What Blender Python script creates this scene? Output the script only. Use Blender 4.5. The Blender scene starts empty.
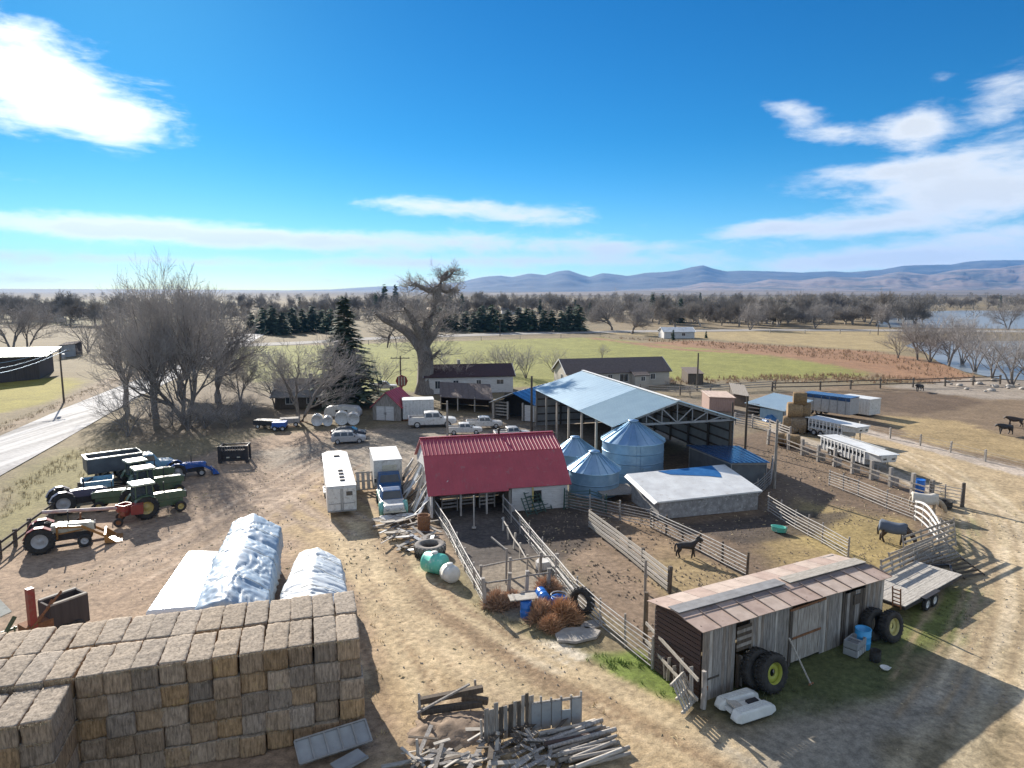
import bpy, bmesh, math, random
import numpy as np
from mathutils import Vector, Matrix, Euler, noise as mnoise

# ------------------------------------------------------------------ camera, sky, sun, exposure
SC = bpy.context.scene
COL = SC.collection
FPX, HCAM = 692.0, 17.0
PITCH = math.atan(94 / FPX)
R = math.radians

cam_d = bpy.data.cameras.new('camera')
cam_d.sensor_width = 36.0
cam_d.lens = FPX / 1024 * 36.0
cam_d.clip_end = 60000
cam = bpy.data.objects.new('camera', cam_d)
COL.objects.link(cam)
cam.location = (0, 0, HCAM)
cam.rotation_euler = (math.pi / 2 - PITCH, 0, 0)
SC.camera = cam

def pxdir(px, py):
    x = (px - 512) / FPX; y = (384 - py) / FPX
    return Vector((x, math.cos(PITCH) + y * math.sin(PITCH), -math.sin(PITCH) + y * math.cos(PITCH)))

def at(px, py, z=0.0):
    d = pxdir(px, py)
    t = (z - HCAM) / d.z
    return Vector((d.x * t, d.y * t, z))

def up(px, py, base):
    """height of the pixel above the ground on the upright through a base point"""
    d = pxdir(px, py)
    return HCAM + base[1] * d.z / d.y

SUN_AZ, SUN_EL = R(-29.0), R(24.0)      # azimuth measured from +Y towards +X
SUN_DIR = Vector((math.sin(SUN_AZ) * math.cos(SUN_EL), math.cos(SUN_AZ) * math.cos(SUN_EL), math.sin(SUN_EL)))
sd = bpy.data.lights.new('sun', 'SUN')
sd.energy = 4.6
sd.angle = R(0.5)
sd.color = (1.0, 0.93, 0.83)
sun = bpy.data.objects.new('sun', sd)
COL.objects.link(sun)
sun.rotation_euler = (-SUN_DIR).to_track_quat('-Z', 'Y').to_euler()
sun.location = SUN_DIR * 300

W = bpy.data.worlds.new('World')
SC.world = W
W.use_nodes = True
W.cycles.sampling_method = 'MANUAL'; W.cycles.sample_map_resolution = 512
SC.view_settings.view_transform = 'Standard'
SC.view_settings.look = 'None'
SC.view_settings.gamma = 1.0
SC.view_settings.use_curve_mapping = False
SC.view_settings.exposure = 1.12
SKY_STRENGTH = 0.06
cy = SC.cycles
cy.max_bounces = 4; cy.diffuse_bounces = 2; cy.glossy_bounces = 2; cy.transmission_bounces = 2; cy.volume_bounces = 0; cy.transparent_max_bounces = 6

def build_world():
    nt = W.node_tree; N = nt.nodes; L = nt.links
    N.clear()
    out = N.new('ShaderNodeOutputWorld'); bg = N.new('ShaderNodeBackground')
    bg.inputs['Strength'].default_value = SKY_STRENGTH
    L.new(bg.outputs[0], out.inputs[0])
    sky = N.new('ShaderNodeTexSky'); sky.sky_type = 'NISHITA'; sky.sun_disc = False
    sky.sun_elevation = SUN_EL; sky.sun_rotation = SUN_AZ
    sky.altitude = 1500; sky.air_density = 1.0; sky.dust_density = 0.3; sky.ozone_density = 2.5
    hs = N.new('ShaderNodeHueSaturation')
    hs.inputs['Saturation'].default_value = 1.35
    hs.inputs['Value'].default_value = 1.0
    L.new(sky.outputs[0], hs.inputs['Color'])
    tint = N.new('ShaderNodeMix'); tint.data_type = 'RGBA'; tint.blend_type = 'MULTIPLY'
    tint.inputs['Factor'].default_value = 1.0
    tint.inputs['B'].default_value = (0.25, 0.70, 0.86, 1)
    L.new(hs.outputs[0], tint.inputs['A'])
    ramp = N.new('ShaderNodeMix'); ramp.data_type = 'RGBA'; ramp.inputs['A'].default_value = (0.72, 0.92, 1.0, 1); ramp.inputs['B'].default_value = (0.21, 0.70, 0.82, 1)
    L.new(ramp.outputs['Result'], tint.inputs['B'])
    tc = N.new('ShaderNodeTexCoord')
    nrm = N.new('ShaderNodeVectorMath'); nrm.operation = 'NORMALIZE'
    L.new(tc.outputs['Generated'], nrm.inputs[0])
    sep = N.new('ShaderNodeSeparateXYZ'); L.new(nrm.outputs[0], sep.inputs[0])
    def M(op, a, b=None, c=None):
        n = N.new('ShaderNodeMath'); n.operation = op
        for i, q in enumerate((a, b, c)):
            if q is None: continue
            if isinstance(q, (int, float)): n.inputs[i].default_value = q
            else: L.new(q, n.inputs[i])
        return n.outputs[0]
    az = M('ARCTAN2', sep.outputs[0], sep.outputs[1])
    el = M('ARCSINE', sep.outputs[2])
    er = N.new('ShaderNodeMapRange'); er.interpolation_type = 'SMOOTHSTEP'; er.inputs['From Min'].default_value = -0.02; er.inputs['From Max'].default_value = 0.22
    L.new(el, er.inputs['Value']); L.new(er.outputs[0], ramp.inputs['Factor'])
    def fbm(su, sv, detail, ox, rough=0.55, dist=0.0):
        cb = N.new('ShaderNodeCombineXYZ')
        L.new(M('MULTIPLY', az, su), cb.inputs[0]); L.new(M('MULTIPLY', el, sv), cb.inputs[1])
        cb.inputs[2].default_value = ox
        t = N.new('ShaderNodeTexNoise'); t.inputs['Scale'].default_value = 1.0
        t.inputs['Detail'].default_value = detail; t.inputs['Roughness'].default_value = rough
        t.inputs['Distortion'].default_value = dist
        L.new(cb.outputs[0], t.inputs['Vector'])
        return t.outputs[0]
    big = fbm(6.0, 17.0, 9.0, 3.3, 0.6, 0.5)
    fine = fbm(17.0, 55.0, 7.0, 9.1, 0.62, 0.3)
    total = None
    # one soft cloud bank each: direction of its middle (as seen on the photograph), half-sizes, tilt, weight
    banks = [(55, 88, 95, 42, 0.16, 0.62), (15, 55, 50, 42, 0, 0.45), (120, 125, 70, 20, 0.12, 0.2),
             (10, 176, 40, 7, 0, 0.22),
             (430, 206, 110, 12, 0.02, 0.66), (555, 216, 90, 10, 0.06, 0.5),
             (60, 226, 230, 11, 0.05, 0.66), (330, 240, 220, 11, 0.03, 0.64), (100, 259, 300, 7, 0.02, 0.52), (450, 262, 220, 6, 0.0, 0.46), (620, 247, 150, 14, 0.07, 0.5),
             (300, 280, 620, 7, 0.0, 0.38), (900, 262, 260, 8, 0.0, 0.36),
             (795, 113, 30, 12, 0.3, 0.62), (850, 134, 64, 12, 0.05, 0.66), (916, 125, 26, 20, 0, 0.66), (1008, 100, 36, 24, -0.1, 0.7),
             (945, 164, 120, 15, -0.12, 0.6), (985, 188, 90, 15, -0.05, 0.6), (870, 170, 60, 8, -.05, .34), (762, 228, 56, 11, -0.1, 0.72), (868, 226, 62, 9, -0.08, 0.75),
             (945, 248, 130, 16, -0.12, 0.6), (1010, 200, 120, 24, -0.05, 0.3), (943, 78, 14, 9, 0, 0.2)]
    for (bx, by, sx, sy, tilt, wt) in banks:
        d = pxdir(bx, by).normalized()
        a0 = math.atan2(d.x, d.y); e0 = math.asin(d.z)
        sa, se = sx / FPX * 0.9, sy / FPX * 0.9
        du = M('SUBTRACT', az, a0); dv = M('ADD', M('SUBTRACT', el, e0), M('MULTIPLY', du, tilt))
        q = M('ADD', M('POWER', M('ABSOLUTE', M('DIVIDE', du, sa)), 2.0), M('POWER', M('ABSOLUTE', M('DIVIDE', dv, se)), 2.0))
        g = M('MULTIPLY', M('EXPONENT', M('MULTIPLY', q, -1.0)), wt)
        total = g if total is None else M('ADD', total, g)
    # cloud added outside the view, as fill light on faces towards the camera
    behind = M('MULTIPLY', M('GREATER_THAN', M('ABSOLUTE', az), 0.85), 0.44)
    total = M('ADD', total, behind)
    gate = N.new('ShaderNodeMapRange'); gate.inputs['From Max'].default_value = 0.2; gate.inputs['To Min'].default_value = 0.25; L.new(total, gate.inputs['Value'])
    dens = M('MULTIPLY_ADD', gate.outputs[0], M('ADD', M('MULTIPLY', M('SUBTRACT', big, 0.5), 1.3), M('MULTIPLY', M('SUBTRACT', fine, 0.5), 0.8)), total)
    mr = N.new('ShaderNodeMapRange'); mr.interpolation_type = 'SMOOTHSTEP'
    mr.inputs['From Min'].default_value = 0.16; mr.inputs['From Max'].default_value = 0.78
    L.new(dens, mr.inputs['Value'])
    above = N.new('ShaderNodeMapRange'); above.interpolation_type = 'SMOOTHSTEP'
    above.inputs['From Min'].default_value = -0.01; above.inputs['From Max'].default_value = 0.012
    L.new(el, above.inputs['Value'])
    fac = M('MULTIPLY', M('MULTIPLY', mr.outputs[0], above.outputs[0]), 0.96)
    # cloud light: brighter towards the sun, greyer where thick
    core = N.new('ShaderNodeMapRange'); core.inputs['From Min'].default_value = 0.35; core.inputs['From Max'].default_value = 0.9
    core.inputs['To Min'].default_value = 1.0; core.inputs['To Max'].default_value = 0.8
    L.new(dens, core.inputs['Value'])
    dot = N.new('ShaderNodeVectorMath'); dot.operation = 'DOT_PRODUCT'
    L.new(nrm.outputs[0], dot.inputs[0]); dot.inputs[1].default_value = SUN_DIR
    glow = M('ADD', M('MULTIPLY', M('POWER', M('MAXIMUM', dot.outputs['Value'], 0.0), 10.0), 5.0), 8.6)
    lum = M('MULTIPLY', core.outputs[0], glow)
    cc = N.new('ShaderNodeCombineColor')
    L.new(M('MULTIPLY', lum, 0.95), cc.inputs[0]); L.new(M('MULTIPLY', lum, 0.99), cc.inputs[1]); L.new(M('MULTIPLY', lum, 1.03), cc.inputs[2])
    mix = N.new('ShaderNodeMix'); mix.data_type = 'RGBA'
    L.new(fac, mix.inputs['Factor']); L.new(tint.outputs['Result'], mix.inputs['A']); L.new(cc.outputs[0], mix.inputs['B'])
    L.new(mix.outputs['Result'], bg.inputs['Color'])
build_world()

# ------------------------------------------------------------------ small helpers
rnd = random.Random(7)

def link(o):
    COL.objects.link(o); return o

def tag(o, label=None, cat=None, group=None, kind=None):
    if label: o['label'] = label
    if cat: o['category'] = cat
    if group: o['group'] = group
    if kind: o['kind'] = kind
    return o

def thing(name, label, cat, loc=(0, 0, 0), rz=0.0, group=None):
    o = link(bpy.data.objects.new(name, None))
    o.location = loc; o.rotation_euler = (0, 0, rz)
    o.empty_display_size = 0.3
    return tag(o, label, cat, group)

def copy_tree(o, parent=None):
    c = link(o.copy()); c.parent = parent
    for ch in list(o.children): copy_tree(ch, c)
    return c

def basis(a, b):
    d = (Vector(b) - Vector(a)); l = d.length; d.normalize()
    s = Vector((0, 0, 1)) if abs(d.z) < 0.95 else Vector((1, 0, 0))
    u = s.cross(d).normalized(); w = d.cross(u).normalized()
    return d, u, w, l

class MB:
    """collects shapes, builds ONE mesh object"""
    def __init__(self):
        self.v = []; self.f = []; self.m = []; self.s = []
    def add(self, vs, fs, mi=0, smooth=False):
        n = len(self.v)
        self.v.extend([tuple(x) for x in vs])
        for q in fs:
            self.f.append([n + i for i in q]); self.m.append(mi); self.s.append(smooth)
        return self
    def quad(self, a, b, c, d, mi=0):
        return self.add([a, b, c, d], [(0, 1, 2, 3)], mi)
    def box(self, c, s, rz=0.0, mi=0, rx=0.0, ry=0.0):
        E = Euler((rx, ry, rz)).to_matrix(); c = Vector(c)
        vs = [c + E @ Vector((x * s[0] / 2, y * s[1] / 2, z * s[2] / 2)) for x in (-1, 1) for y in (-1, 1) for z in (-1, 1)]
        return self.add(vs, [(0, 1, 3, 2), (4, 6, 7, 5), (0, 4, 5, 1), (2, 3, 7, 6), (0, 2, 6, 4), (1, 5, 7, 3)], mi)
    def beam(self, a, b, w, h, mi=0):
        d, u, t, l = basis(a, b); a = Vector(a); b = Vector(b)
        vs = []
        for p in (a, b):
            for (x, y) in ((-1, -1), (1, -1), (1, 1), (-1, 1)): vs.append(p + u * x * w / 2 + t * y * h / 2)
        return self.add(vs, [(3, 2, 1, 0), (4, 5, 6, 7), (0, 1, 5, 4), (1, 2, 6, 5), (2, 3, 7, 6), (3, 0, 4, 7)], mi)
    def tube(self, pts, rs, n=8, cap=True, mi=0, smooth=True):
        pts = [Vector(p) for p in pts]
        if not isinstance(rs, (list, tuple)): rs = [rs] * len(pts)
        vs = []; fs = []
        for i, p in enumerate(pts):
            a = pts[max(0, i - 1)]; b = pts[min(len(pts) - 1, i + 1)]
            if (b - a).length < 1e-6: b = a + Vector((0, 0, 1))
            d, u, t, l = basis(a, b)
            for k in range(n):
                an = 2 * math.pi * k / n
                vs.append(p + (u * math.cos(an) + t * math.sin(an)) * rs[i])
        for i in range(len(pts) - 1):
            for k in range(n):
                k2 = (k + 1) % n
                fs.append((i * n + k, i * n + k2, (i + 1) * n + k2, (i + 1) * n + k))
        self.add(vs, fs, mi, smooth)
        if cap:
            m = len(pts) - 1
            self.add(vs[:n], [tuple(reversed(range(n)))], mi); self.add(vs[m * n:], [tuple(range(n))], mi)
        return self
    def lathe(self, prof, n=24, o=(0, 0, 0), axis='Z', mi=0, smooth=True, close=False):
        o = Vector(o); vs = []; fs = []
        for (r, h) in prof:
            for k in range(n):
                a = 2 * math.pi * k / n; x, y = r * math.cos(a), r * math.sin(a)
                vs.append(o + (Vector((x, y, h)) if axis == 'Z' else Vector((x, h, y)) if axis == 'Y' else Vector((h, x, y))))
        m = len(prof); rng = m if close else m - 1
        for i in range(rng):
            j = (i + 1) % m
            for k in range(n):
                k2 = (k + 1) % n
                q = (i * n + k, i * n + k2, j * n + k2, j * n + k)
                fs.append(q if axis != 'Y' else q[::-1])
        return self.add(vs, fs, mi, smooth)
    def prism(self, poly, y0, y1, mi=0, taper=0.0):
        """polygon in XZ (counter-clockwise seen from -Y) pushed from y0 to y1"""
        n = len(poly)
        vs = [(x, y0, z) for x, z in poly] + [(x, y1, z) for x, z in poly]
        fs = [tuple(range(n)), tuple(reversed(range(n, 2 * n)))]
        for i in range(n):
            j = (i + 1) % n; fs.append((i, i + n, j + n, j))
        return self.add(vs, fs, mi)
    def slab(self, poly, z0, z1, mi=0):
        """polygon in XY pushed from z0 to z1"""
        n = len(poly)
        vs = [(x, y, z0) for x, y in poly] + [(x, y, z1) for x, y in poly]
        fs = [tuple(reversed(range(n))), tuple(range(n, 2 * n))]
        for i in range(n):
            j = (i + 1) % n; fs.append((i, j, j + n, i + n))
        return self.add(vs, fs, mi)
    def sheet(self, a, b, c, d, th=0.04, mi=0):
        """thick board through four corners; thickness goes down the normal"""
        a, b, c, d = map(Vector, (a, b, c, d))
        nn = (b - a).cross(d - a).normalized() * th
        vs = [a, b, c, d, a - nn, b - nn, c - nn, d - nn]
        return self.add(vs, [(0, 1, 2, 3), (7, 6, 5, 4), (0, 4, 5, 1), (1, 5, 6, 2), (2, 6, 7, 3), (3, 7, 4, 0)], mi)
    def ribs(self, a, b, c, d, n, w=0.05, h=0.04, mi=0):
        """n raised ribs running a->d, b->c across a sheet"""
        a, b, c, d = map(Vector, (a, b, c, d))
        nn = (b - a).cross(d - a).normalized()
        for i in range(n):
            t = (i + 0.5) / n
            p = a.lerp(b, t) + nn * h * 0.4; q = d.lerp(c, t) + nn * h * 0.4
            dr = (q - p).normalized(); u = nn.cross(dr).normalized()
            vs = [p - u * w, p + u * w, p + nn * h, q - u * w, q + u * w, q + nn * h]
            self.add(vs, [(0, 2, 5, 3), (2, 1, 4, 5), (0, 1, 2), (3, 5, 4)], mi)
        return self
    def build(self, name, mats, parent=None, loc=(0, 0, 0), rz=0.0, bevel=0.0, seg=2):
        me = bpy.data.meshes.new(name)
        me.from_pydata(self.v, [], self.f)
        if not isinstance(mats, (list, tuple)): mats = [mats]
        for m in mats: me.materials.append(m)
        if len(mats) > 1: me.polygons.foreach_set('material_index', self.m)
        me.polygons.foreach_set('use_smooth', self.s)
        me.update()
        bm = bmesh.new(); bm.from_mesh(me)
        if bevel: bmesh.ops.remove_doubles(bm, verts=bm.verts, dist=1e-5)
        bmesh.ops.recalc_face_normals(bm, faces=bm.faces) if bevel else None
        bm.to_mesh(me); bm.free()
        o = link(bpy.data.objects.new(name, me))
        o.parent = parent; o.location = loc; o.rotation_euler = (0, 0, rz)
        if bevel:
            b = o.modifiers.new('bevel', 'BEVEL'); b.width = bevel; b.segments = seg; b.limit_method = 'ANGLE'; b.angle_limit = R(35)
            b.harden_normals = False
        return o

# ------------------------------------------------------------------ procedural materials
def mat(name, c, c2=None, scale=4.0, rough=0.75, bump=0.0, metal=0.0, stretch=(1, 1, 1), rand=0.0, detail=5.0,
        bscale=None, spots=None, spec=0.5, coat=0.0, contrast=(0.35, 0.65)):
    """noise between two colours in object space, optional bump, dirt spots and per-object variation"""
    m = bpy.data.materials.new(name); m.use_nodes = True
    nt = m.node_tree; N = nt.nodes; L = nt.links
    b = N['Principled BSDF']
    b.inputs['Roughness'].default_value = rough; b.inputs['Metallic'].default_value = metal
    b.inputs['Specular IOR Level'].default_value = spec; b.inputs['Coat Weight'].default_value = coat
    tc = N.new('ShaderNodeTexCoord'); mp = N.new('ShaderNodeMapping'); mp.inputs['Scale'].default_value = stretch
    oi = N.new('ShaderNodeObjectInfo')
    sh = N.new('ShaderNodeVectorMath'); sh.operation = 'MULTIPLY_ADD'
    cx = N.new('ShaderNodeCombineXYZ')
    for i in range(3): L.new(oi.outputs['Random'], cx.inputs[i])
    sh.inputs[1].default_value = (37, 53, 71)
    L.new(cx.outputs[0], sh.inputs[0]); L.new(tc.outputs['Object'], sh.inputs[2])
    L.new(sh.outputs[0], mp.inputs['Vector'])
    nz = N.new('ShaderNodeTexNoise'); nz.inputs['Scale'].default_value = scale; nz.inputs['Detail'].default_value = detail
    nz.inputs['Roughness'].default_value = 0.62
    L.new(mp.outputs[0], nz.inputs['Vector'])
    if c2 is None: c2 = tuple(x * 0.8 for x in c)
    mr = N.new('ShaderNodeMapRange'); mr.inputs['From Min'].default_value = contrast[0]; mr.inputs['From Max'].default_value = contrast[1]
    L.new(nz.outputs[0], mr.inputs['Value'])
    mx = N.new('ShaderNodeMix'); mx.data_type = 'RGBA'
    mx.inputs['A'].default_value = (*c, 1); mx.inputs['B'].default_value = (*c2, 1)
    L.new(mr.outputs[0], mx.inputs['Factor'])
    col = mx.outputs['Result']
    if spots:
        n2 = N.new('ShaderNodeTexNoise'); n2.inputs['Scale'].default_value = spots[1]; n2.inputs['Detail'].default_value = 6
        n2.inputs['Roughness'].default_value = 0.7
        L.new(sh.outputs[0], n2.inputs['Vector'])
        r2 = N.new('ShaderNodeMapRange'); r2.inputs['From Min'].default_value = spots[2]; r2.inputs['From Max'].default_value = spots[2] + 0.1
        r2.inputs['To Max'].default_value = spots[3] if len(spots) > 3 else 0.8
        L.new(n2.outputs[0], r2.inputs['Value'])
        m2 = N.new('ShaderNodeMix'); m2.data_type = 'RGBA'; m2.inputs['B'].default_value = (*spots[0], 1)
        L.new(r2.outputs[0], m2.inputs['Factor']); L.new(col, m2.inputs['A']); col = m2.outputs['Result']
    if rand:
        hv = N.new('ShaderNodeHueSaturation')
        r3 = N.new('ShaderNodeMapRange'); r3.inputs['To Min'].default_value = 1 - rand; r3.inputs['To Max'].default_value = 1 + rand
        L.new(oi.outputs['Random'], r3.inputs['Value']); L.new(r3.outputs[0], hv.inputs['Value'])
        r4 = N.new('ShaderNodeMath'); r4.operation = 'FRACT'
        r5 = N.new('ShaderNodeMath'); r5.operation = 'MULTIPLY'; r5.inputs[1].default_value = 17.3
        L.new(oi.outputs['Random'], r5.inputs[0]); L.new(r5.outputs[0], r4.inputs[0])
        r6 = N.new('ShaderNodeMapRange'); r6.inputs['To Min'].default_value = 1 - rand; r6.inputs['To Max'].default_value = 1 + rand
        L.new(r4.outputs[0], r6.inputs['Value']); L.new(r6.outputs[0], hv.inputs['Saturation'])
        L.new(col, hv.inputs['Color']); col = hv.outputs[0]
    L.new(col, b.inputs['Base Color'])
    if bump:
        bp = N.new('ShaderNodeBump'); bp.inputs['Strength'].default_value = min(1.0, bump * 10); bp.inputs['Distance'].default_value = bump
        if bscale:
            n4 = N.new('ShaderNodeTexNoise'); n4.inputs['Scale'].default_value = bscale; n4.inputs['Detail'].default_value = 4
            L.new(mp.outputs[0], n4.inputs['Vector']); L.new(n4.outputs[0], bp.inputs['Height'])
        else: L.new(nz.outputs[0], bp.inputs['Height'])
        L.new(bp.outputs[0], b.inputs['Normal'])
    return m

M = {}
RUST = (0.16, 0.075, 0.035)
DIRTC = (0.2, 0.15, 0.1)
def paint(name, c, rough=0.5, metal=0.0, dirt=0.6, spot=0.53, coat=0.0):
    M[name] = mat(name, c, tuple(x * 0.82 for x in c), 3.0, rough, 0.0, metal, spots=(DIRTC, 4.0, spot, dirt), coat=coat)
for nm, c in dict(white_paint=(0.66, 0.655, 0.63), silver_paint=(0.42, 0.43, 0.44), dark_blue_paint=(0.02, 0.035, 0.06),
                  sky_blue_paint=(0.22, 0.42, 0.56), blue_paint=(0.02, 0.11, 0.42), green_paint=(0.085, 0.13, 0.07),
                  pale_green_paint=(0.42, 0.47, 0.36), yellow_paint=(0.52, 0.40, 0.13), orange_paint=(0.40, 0.19, 0.05),
                  red_paint=(0.30, 0.05, 0.04), violet_paint=(0.085, 0.085, 0.14), teal_paint=(0.20, 0.50, 0.44),
                  deep_blue_paint=(0.03, 0.10, 0.24), cream_paint=(0.6, 0.58, 0.47)).items():
    paint(nm, c, 0.4, 0.0, 0.45)
M['rust'] = mat('rust', RUST, (0.28, 0.13, 0.06), 9, 0.9, 0.004)
M['black_metal'] = mat('black_metal', (0.02, 0.02, 0.022), (0.045, 0.04, 0.04), 6, 0.6)
M['grey_metal'] = mat('grey_metal', (0.33, 0.34, 0.35), (0.24, 0.25, 0.26), 5, 0.42, 0, 0.6)
M['pipe_steel'] = mat('pipe_steel', (0.34, 0.33, 0.32), (0.22, 0.18, 0.15), 3, 0.6, 0, 0.2, spots=(RUST, 4, 0.6, 0.6))
M['pale_pipe'] = mat('pale_pipe', (0.46, 0.435, 0.40), (0.32, 0.29, 0.26), 3, 0.6, spots=(RUST, 6, 0.62, 0.6))
M['green_pipe'] = mat('green_pipe', (0.03, 0.07, 0.055), (0.05, 0.09, 0.07), 3, 0.55)
M['rubber'] = mat('rubber', (0.022, 0.021, 0.02), (0.05, 0.045, 0.04), 5, 0.9, 0.004)
M['glass'] = mat('glass', (0.025, 0.035, 0.045), (0.05, 0.06, 0.07), 2, 0.08, spec=0.8)
M['lamp_glass'] = mat('lamp_glass', (0.6, 0.6, 0.58), None, 5, 0.15)
M['red_lens'] = mat('red_lens', (0.3, 0.01, 0.01), None, 5, 0.2)
M['wood_grey'] = mat('wood_grey', (0.42, 0.385, 0.345), (0.21, 0.185, 0.16), 3.0, 0.9, 0.006, stretch=(5, 5, 0.5), rand=0.2)
M['wood_plank'] = mat('wood_plank', (0.36, 0.33, 0.29), (0.19, 0.165, 0.14), 3.0, 0.9, 0.005, stretch=(1.2, 9, 9), rand=0.22)
M['wood_pale'] = mat('wood_pale', (0.52, 0.48, 0.42), (0.29, 0.26, 0.22), 3.0, 0.9, 0.004, stretch=(1, 7, 7), rand=0.15)
M['wood_dark'] = mat('wood_dark', (0.075, 0.058, 0.045), (0.13, 0.105, 0.08), 4.0, 0.9, 0.006, stretch=(3, 3, 0.6), rand=0.2)
M['wood_red'] = mat('wood_red', (0.095, 0.055, 0.045), (0.055, 0.038, 0.032), 4.0, 0.9, 0.006, stretch=(1, 1, 6))
M['concrete'] = mat('concrete', (0.42, 0.39, 0.35), (0.31, 0.28, 0.245), 2.5, 0.9, 0.004, spots=((0.2, 0.17, 0.13), 3, 0.58, 0.5))
M['galv'] = mat('galv', (0.29, 0.45, 0.60), (0.23, 0.38, 0.53), 2.2, 0.45, 0.0, 0.4, spots=((0.42, 0.40, 0.37), 5, 0.6, 0.5))
# ------------------------------------------------------------------ END SETUP
# ------------------------------------------------------------------ terrain
def vnoise(x, y, s, seed=0):
    """smooth value noise on arrays"""
    rs = np.random.RandomState(seed); T = rs.rand(256, 256)
    u = x / s; v = y / s
    i = np.floor(u).astype(int); j = np.floor(v).astype(int)
    a = u - i; b = v - j
    a = a * a * (3 - 2 * a); b = b * b * (3 - 2 * b)
    i0, i1, j0, j1 = i % 256, (i + 1) % 256, j % 256, (j + 1) % 256
    return (T[i0, j0] * (1 - a) + T[i1, j0] * a) * (1 - b) + (T[i0, j1] * (1 - a) + T[i1, j1] * a) * b
def fnoise(x, y, s, seed=0, oc=4):
    t = 0; w = 0; k = 1.0
    for o in range(oc):
        t = t + k * vnoise(x, y, s / 2 ** o, seed + o); w += k; k *= 0.55
    return t / w - 0.5

def inside(px, py, poly):
    n = len(poly); r = np.zeros(px.shape, bool)
    for k in range(n):
        x1, y1 = poly[k]; x2, y2 = poly[(k + 1) % n]
        c = ((y1 > py) != (y2 > py)) & (px < (x2 - x1) * (py - y1) / (y2 - y1 + 1e-12) + x1)
        r ^= c
    return r
def seg_dist(px, py, pts, closed):
    d = np.full(px.shape, 1e9); n = len(pts)
    for k in range(n if closed else n - 1):
        x1, y1 = pts[k]; x2, y2 = pts[(k + 1) % n]
        dx, dy = x2 - x1, y2 - y1; l2 = dx * dx + dy * dy + 1e-9
        t = np.clip(((px - x1) * dx + (py - y1) * dy) / l2, 0, 1)
        d = np.minimum(d, np.hypot(px - x1 - t * dx, py - y1 - t * dy))
    return d

def axis(stops):
    out = [stops[0][0]]
    for (a, st), (b, _) in zip(stops[:-1], stops[1:]):
        n = max(1, int(round((b - a) / st)))
        out += list(a + (b - a) * (np.arange(n) + 1) / n)
    return np.array(out)

GP = lambda pts: [tuple(at(x, y)[:2]) for x, y in pts]
ROAD_L = GP([(-60, 470), (0, 436), (60, 410), (115, 388), (150, 375), (205, 350), (232, 336), (262, 323)])
ROAD_R = GP([(-60, 510), (0, 476), (60, 442), (115, 410), (150, 391), (212, 361), (246, 345), (278, 327)])
FARROAD = [GP([(246, 345), (300, 343), (360, 339), (440, 336), (520, 333.5), (620, 331.5), (760, 330), (900, 330.5), (1100, 332)]), 5.0]

GSHAPES = []   # (points, closed, half-width or 0, soft edge m, noise warp m, colour, strength)
def zone(pts, col, soft=1.0, warp=1.5, k=1.0): GSHAPES.append((GP(pts), True, 0, soft, warp, col, k))
def strip(pts, w, col, soft=0.5, warp=0.4, k=1.0): GSHAPES.append((GP(pts), False, w / 2, soft, warp, col, k))

C_DIRT = (0.36, 0.268, 0.195); C_TAN = (0.42, 0.318, 0.195); C_STRAW = (0.40, 0.31, 0.16); C_MUCK = (0.18, 0.132, 0.095)
C_MUCKD = (0.075, 0.062, 0.055); C_GREEN = (0.245, 0.25, 0.075); C_DRY = (0.27, 0.225, 0.14); C_WEED = (0.13, 0.17, 0.045)
C_GRASSD = (0.095, 0.115, 0.05); C_RUSTY = (0.30, 0.175, 0.105); C_PALE = (0.60, 0.54, 0.44); C_ASPH = (0.15, 0.14, 0.13)
# far fields
zone([(600, 333), (720, 340), (900, 352), (905, 332), (800, 331), (600, 330)], (0.36, 0.285, 0.155), 4, 4)
zone([(860, 312), (760, 312), (620, 316), (600, 330), (900, 330), (1030, 331), (1030, 312)], (0.24, 0.19, 0.12), 6, 6, 0.8)
zone([(210, 346), (330, 345), (440, 341), (520, 339), (600, 337), (648, 343), (700, 347), (760, 353), (830, 363), (872, 372), (858, 377), (780, 380),
      (700, 380), (600, 384), (500, 388), (430, 392), (330, 392), (250, 392), (215, 366)], C_GREEN, 1.5, 1.5)
zone([(640, 343), (700, 348), (760, 354), (830, 364), (872, 373), (900, 380), (960, 388), (975, 372), (940, 362), (880, 352), (760, 344), (690, 340)], C_RUSTY, 3, 4)
strip([(595, 338), (640, 344), (690, 350), (760, 353)], 5, C_RUSTY, 2, 2)
strip([(640, 383), (700, 380), (780, 380), (860, 378), (940, 384)], 4, (0.22, 0.165, 0.09), 2, 2)
zone([(0, 325), (150, 325), (230, 318), (230, 300), (0, 300)], (0.23, 0.22, 0.12), 8, 8, 0.8)
# left of the road
zone([(-200, 420), (0, 412), (45, 404), (84, 382), (70, 377), (0, 380), (-200, 384)], (0.30, 0.265, 0.06), 1.2, 1.0)
zone([(-80, 440), (0, 428), (45, 408), (92, 384), (150, 362), (205, 341), (215, 350), (150, 374), (60, 409), (0, 434), (-80, 470)], (0.30, 0.235, 0.17), 0.8, 0.8)
# strip between road and farm
zone([(-80, 530), (0, 478), (60, 444), (115, 412), (150, 393), (212, 364), (240, 362), (262, 392), (262, 430), (200, 452), (120, 470), (60, 505), (0, 548), (-80, 600)], (0.26, 0.215, 0.135), 1, 1.2)
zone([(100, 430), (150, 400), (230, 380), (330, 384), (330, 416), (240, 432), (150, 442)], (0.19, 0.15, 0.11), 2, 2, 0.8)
zone([(20, 475), (70, 448), (120, 460), (70, 500), (0, 540), (-30, 530)], (0.25, 0.23, 0.10), 1.5, 1.5, 0.7)
zone([(70, 520), (130, 505), (150, 520), (110, 540), (60, 556), (30, 556)], (0.26, 0.25, 0.07), 0.5, 0.6, 0.75)
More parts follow.
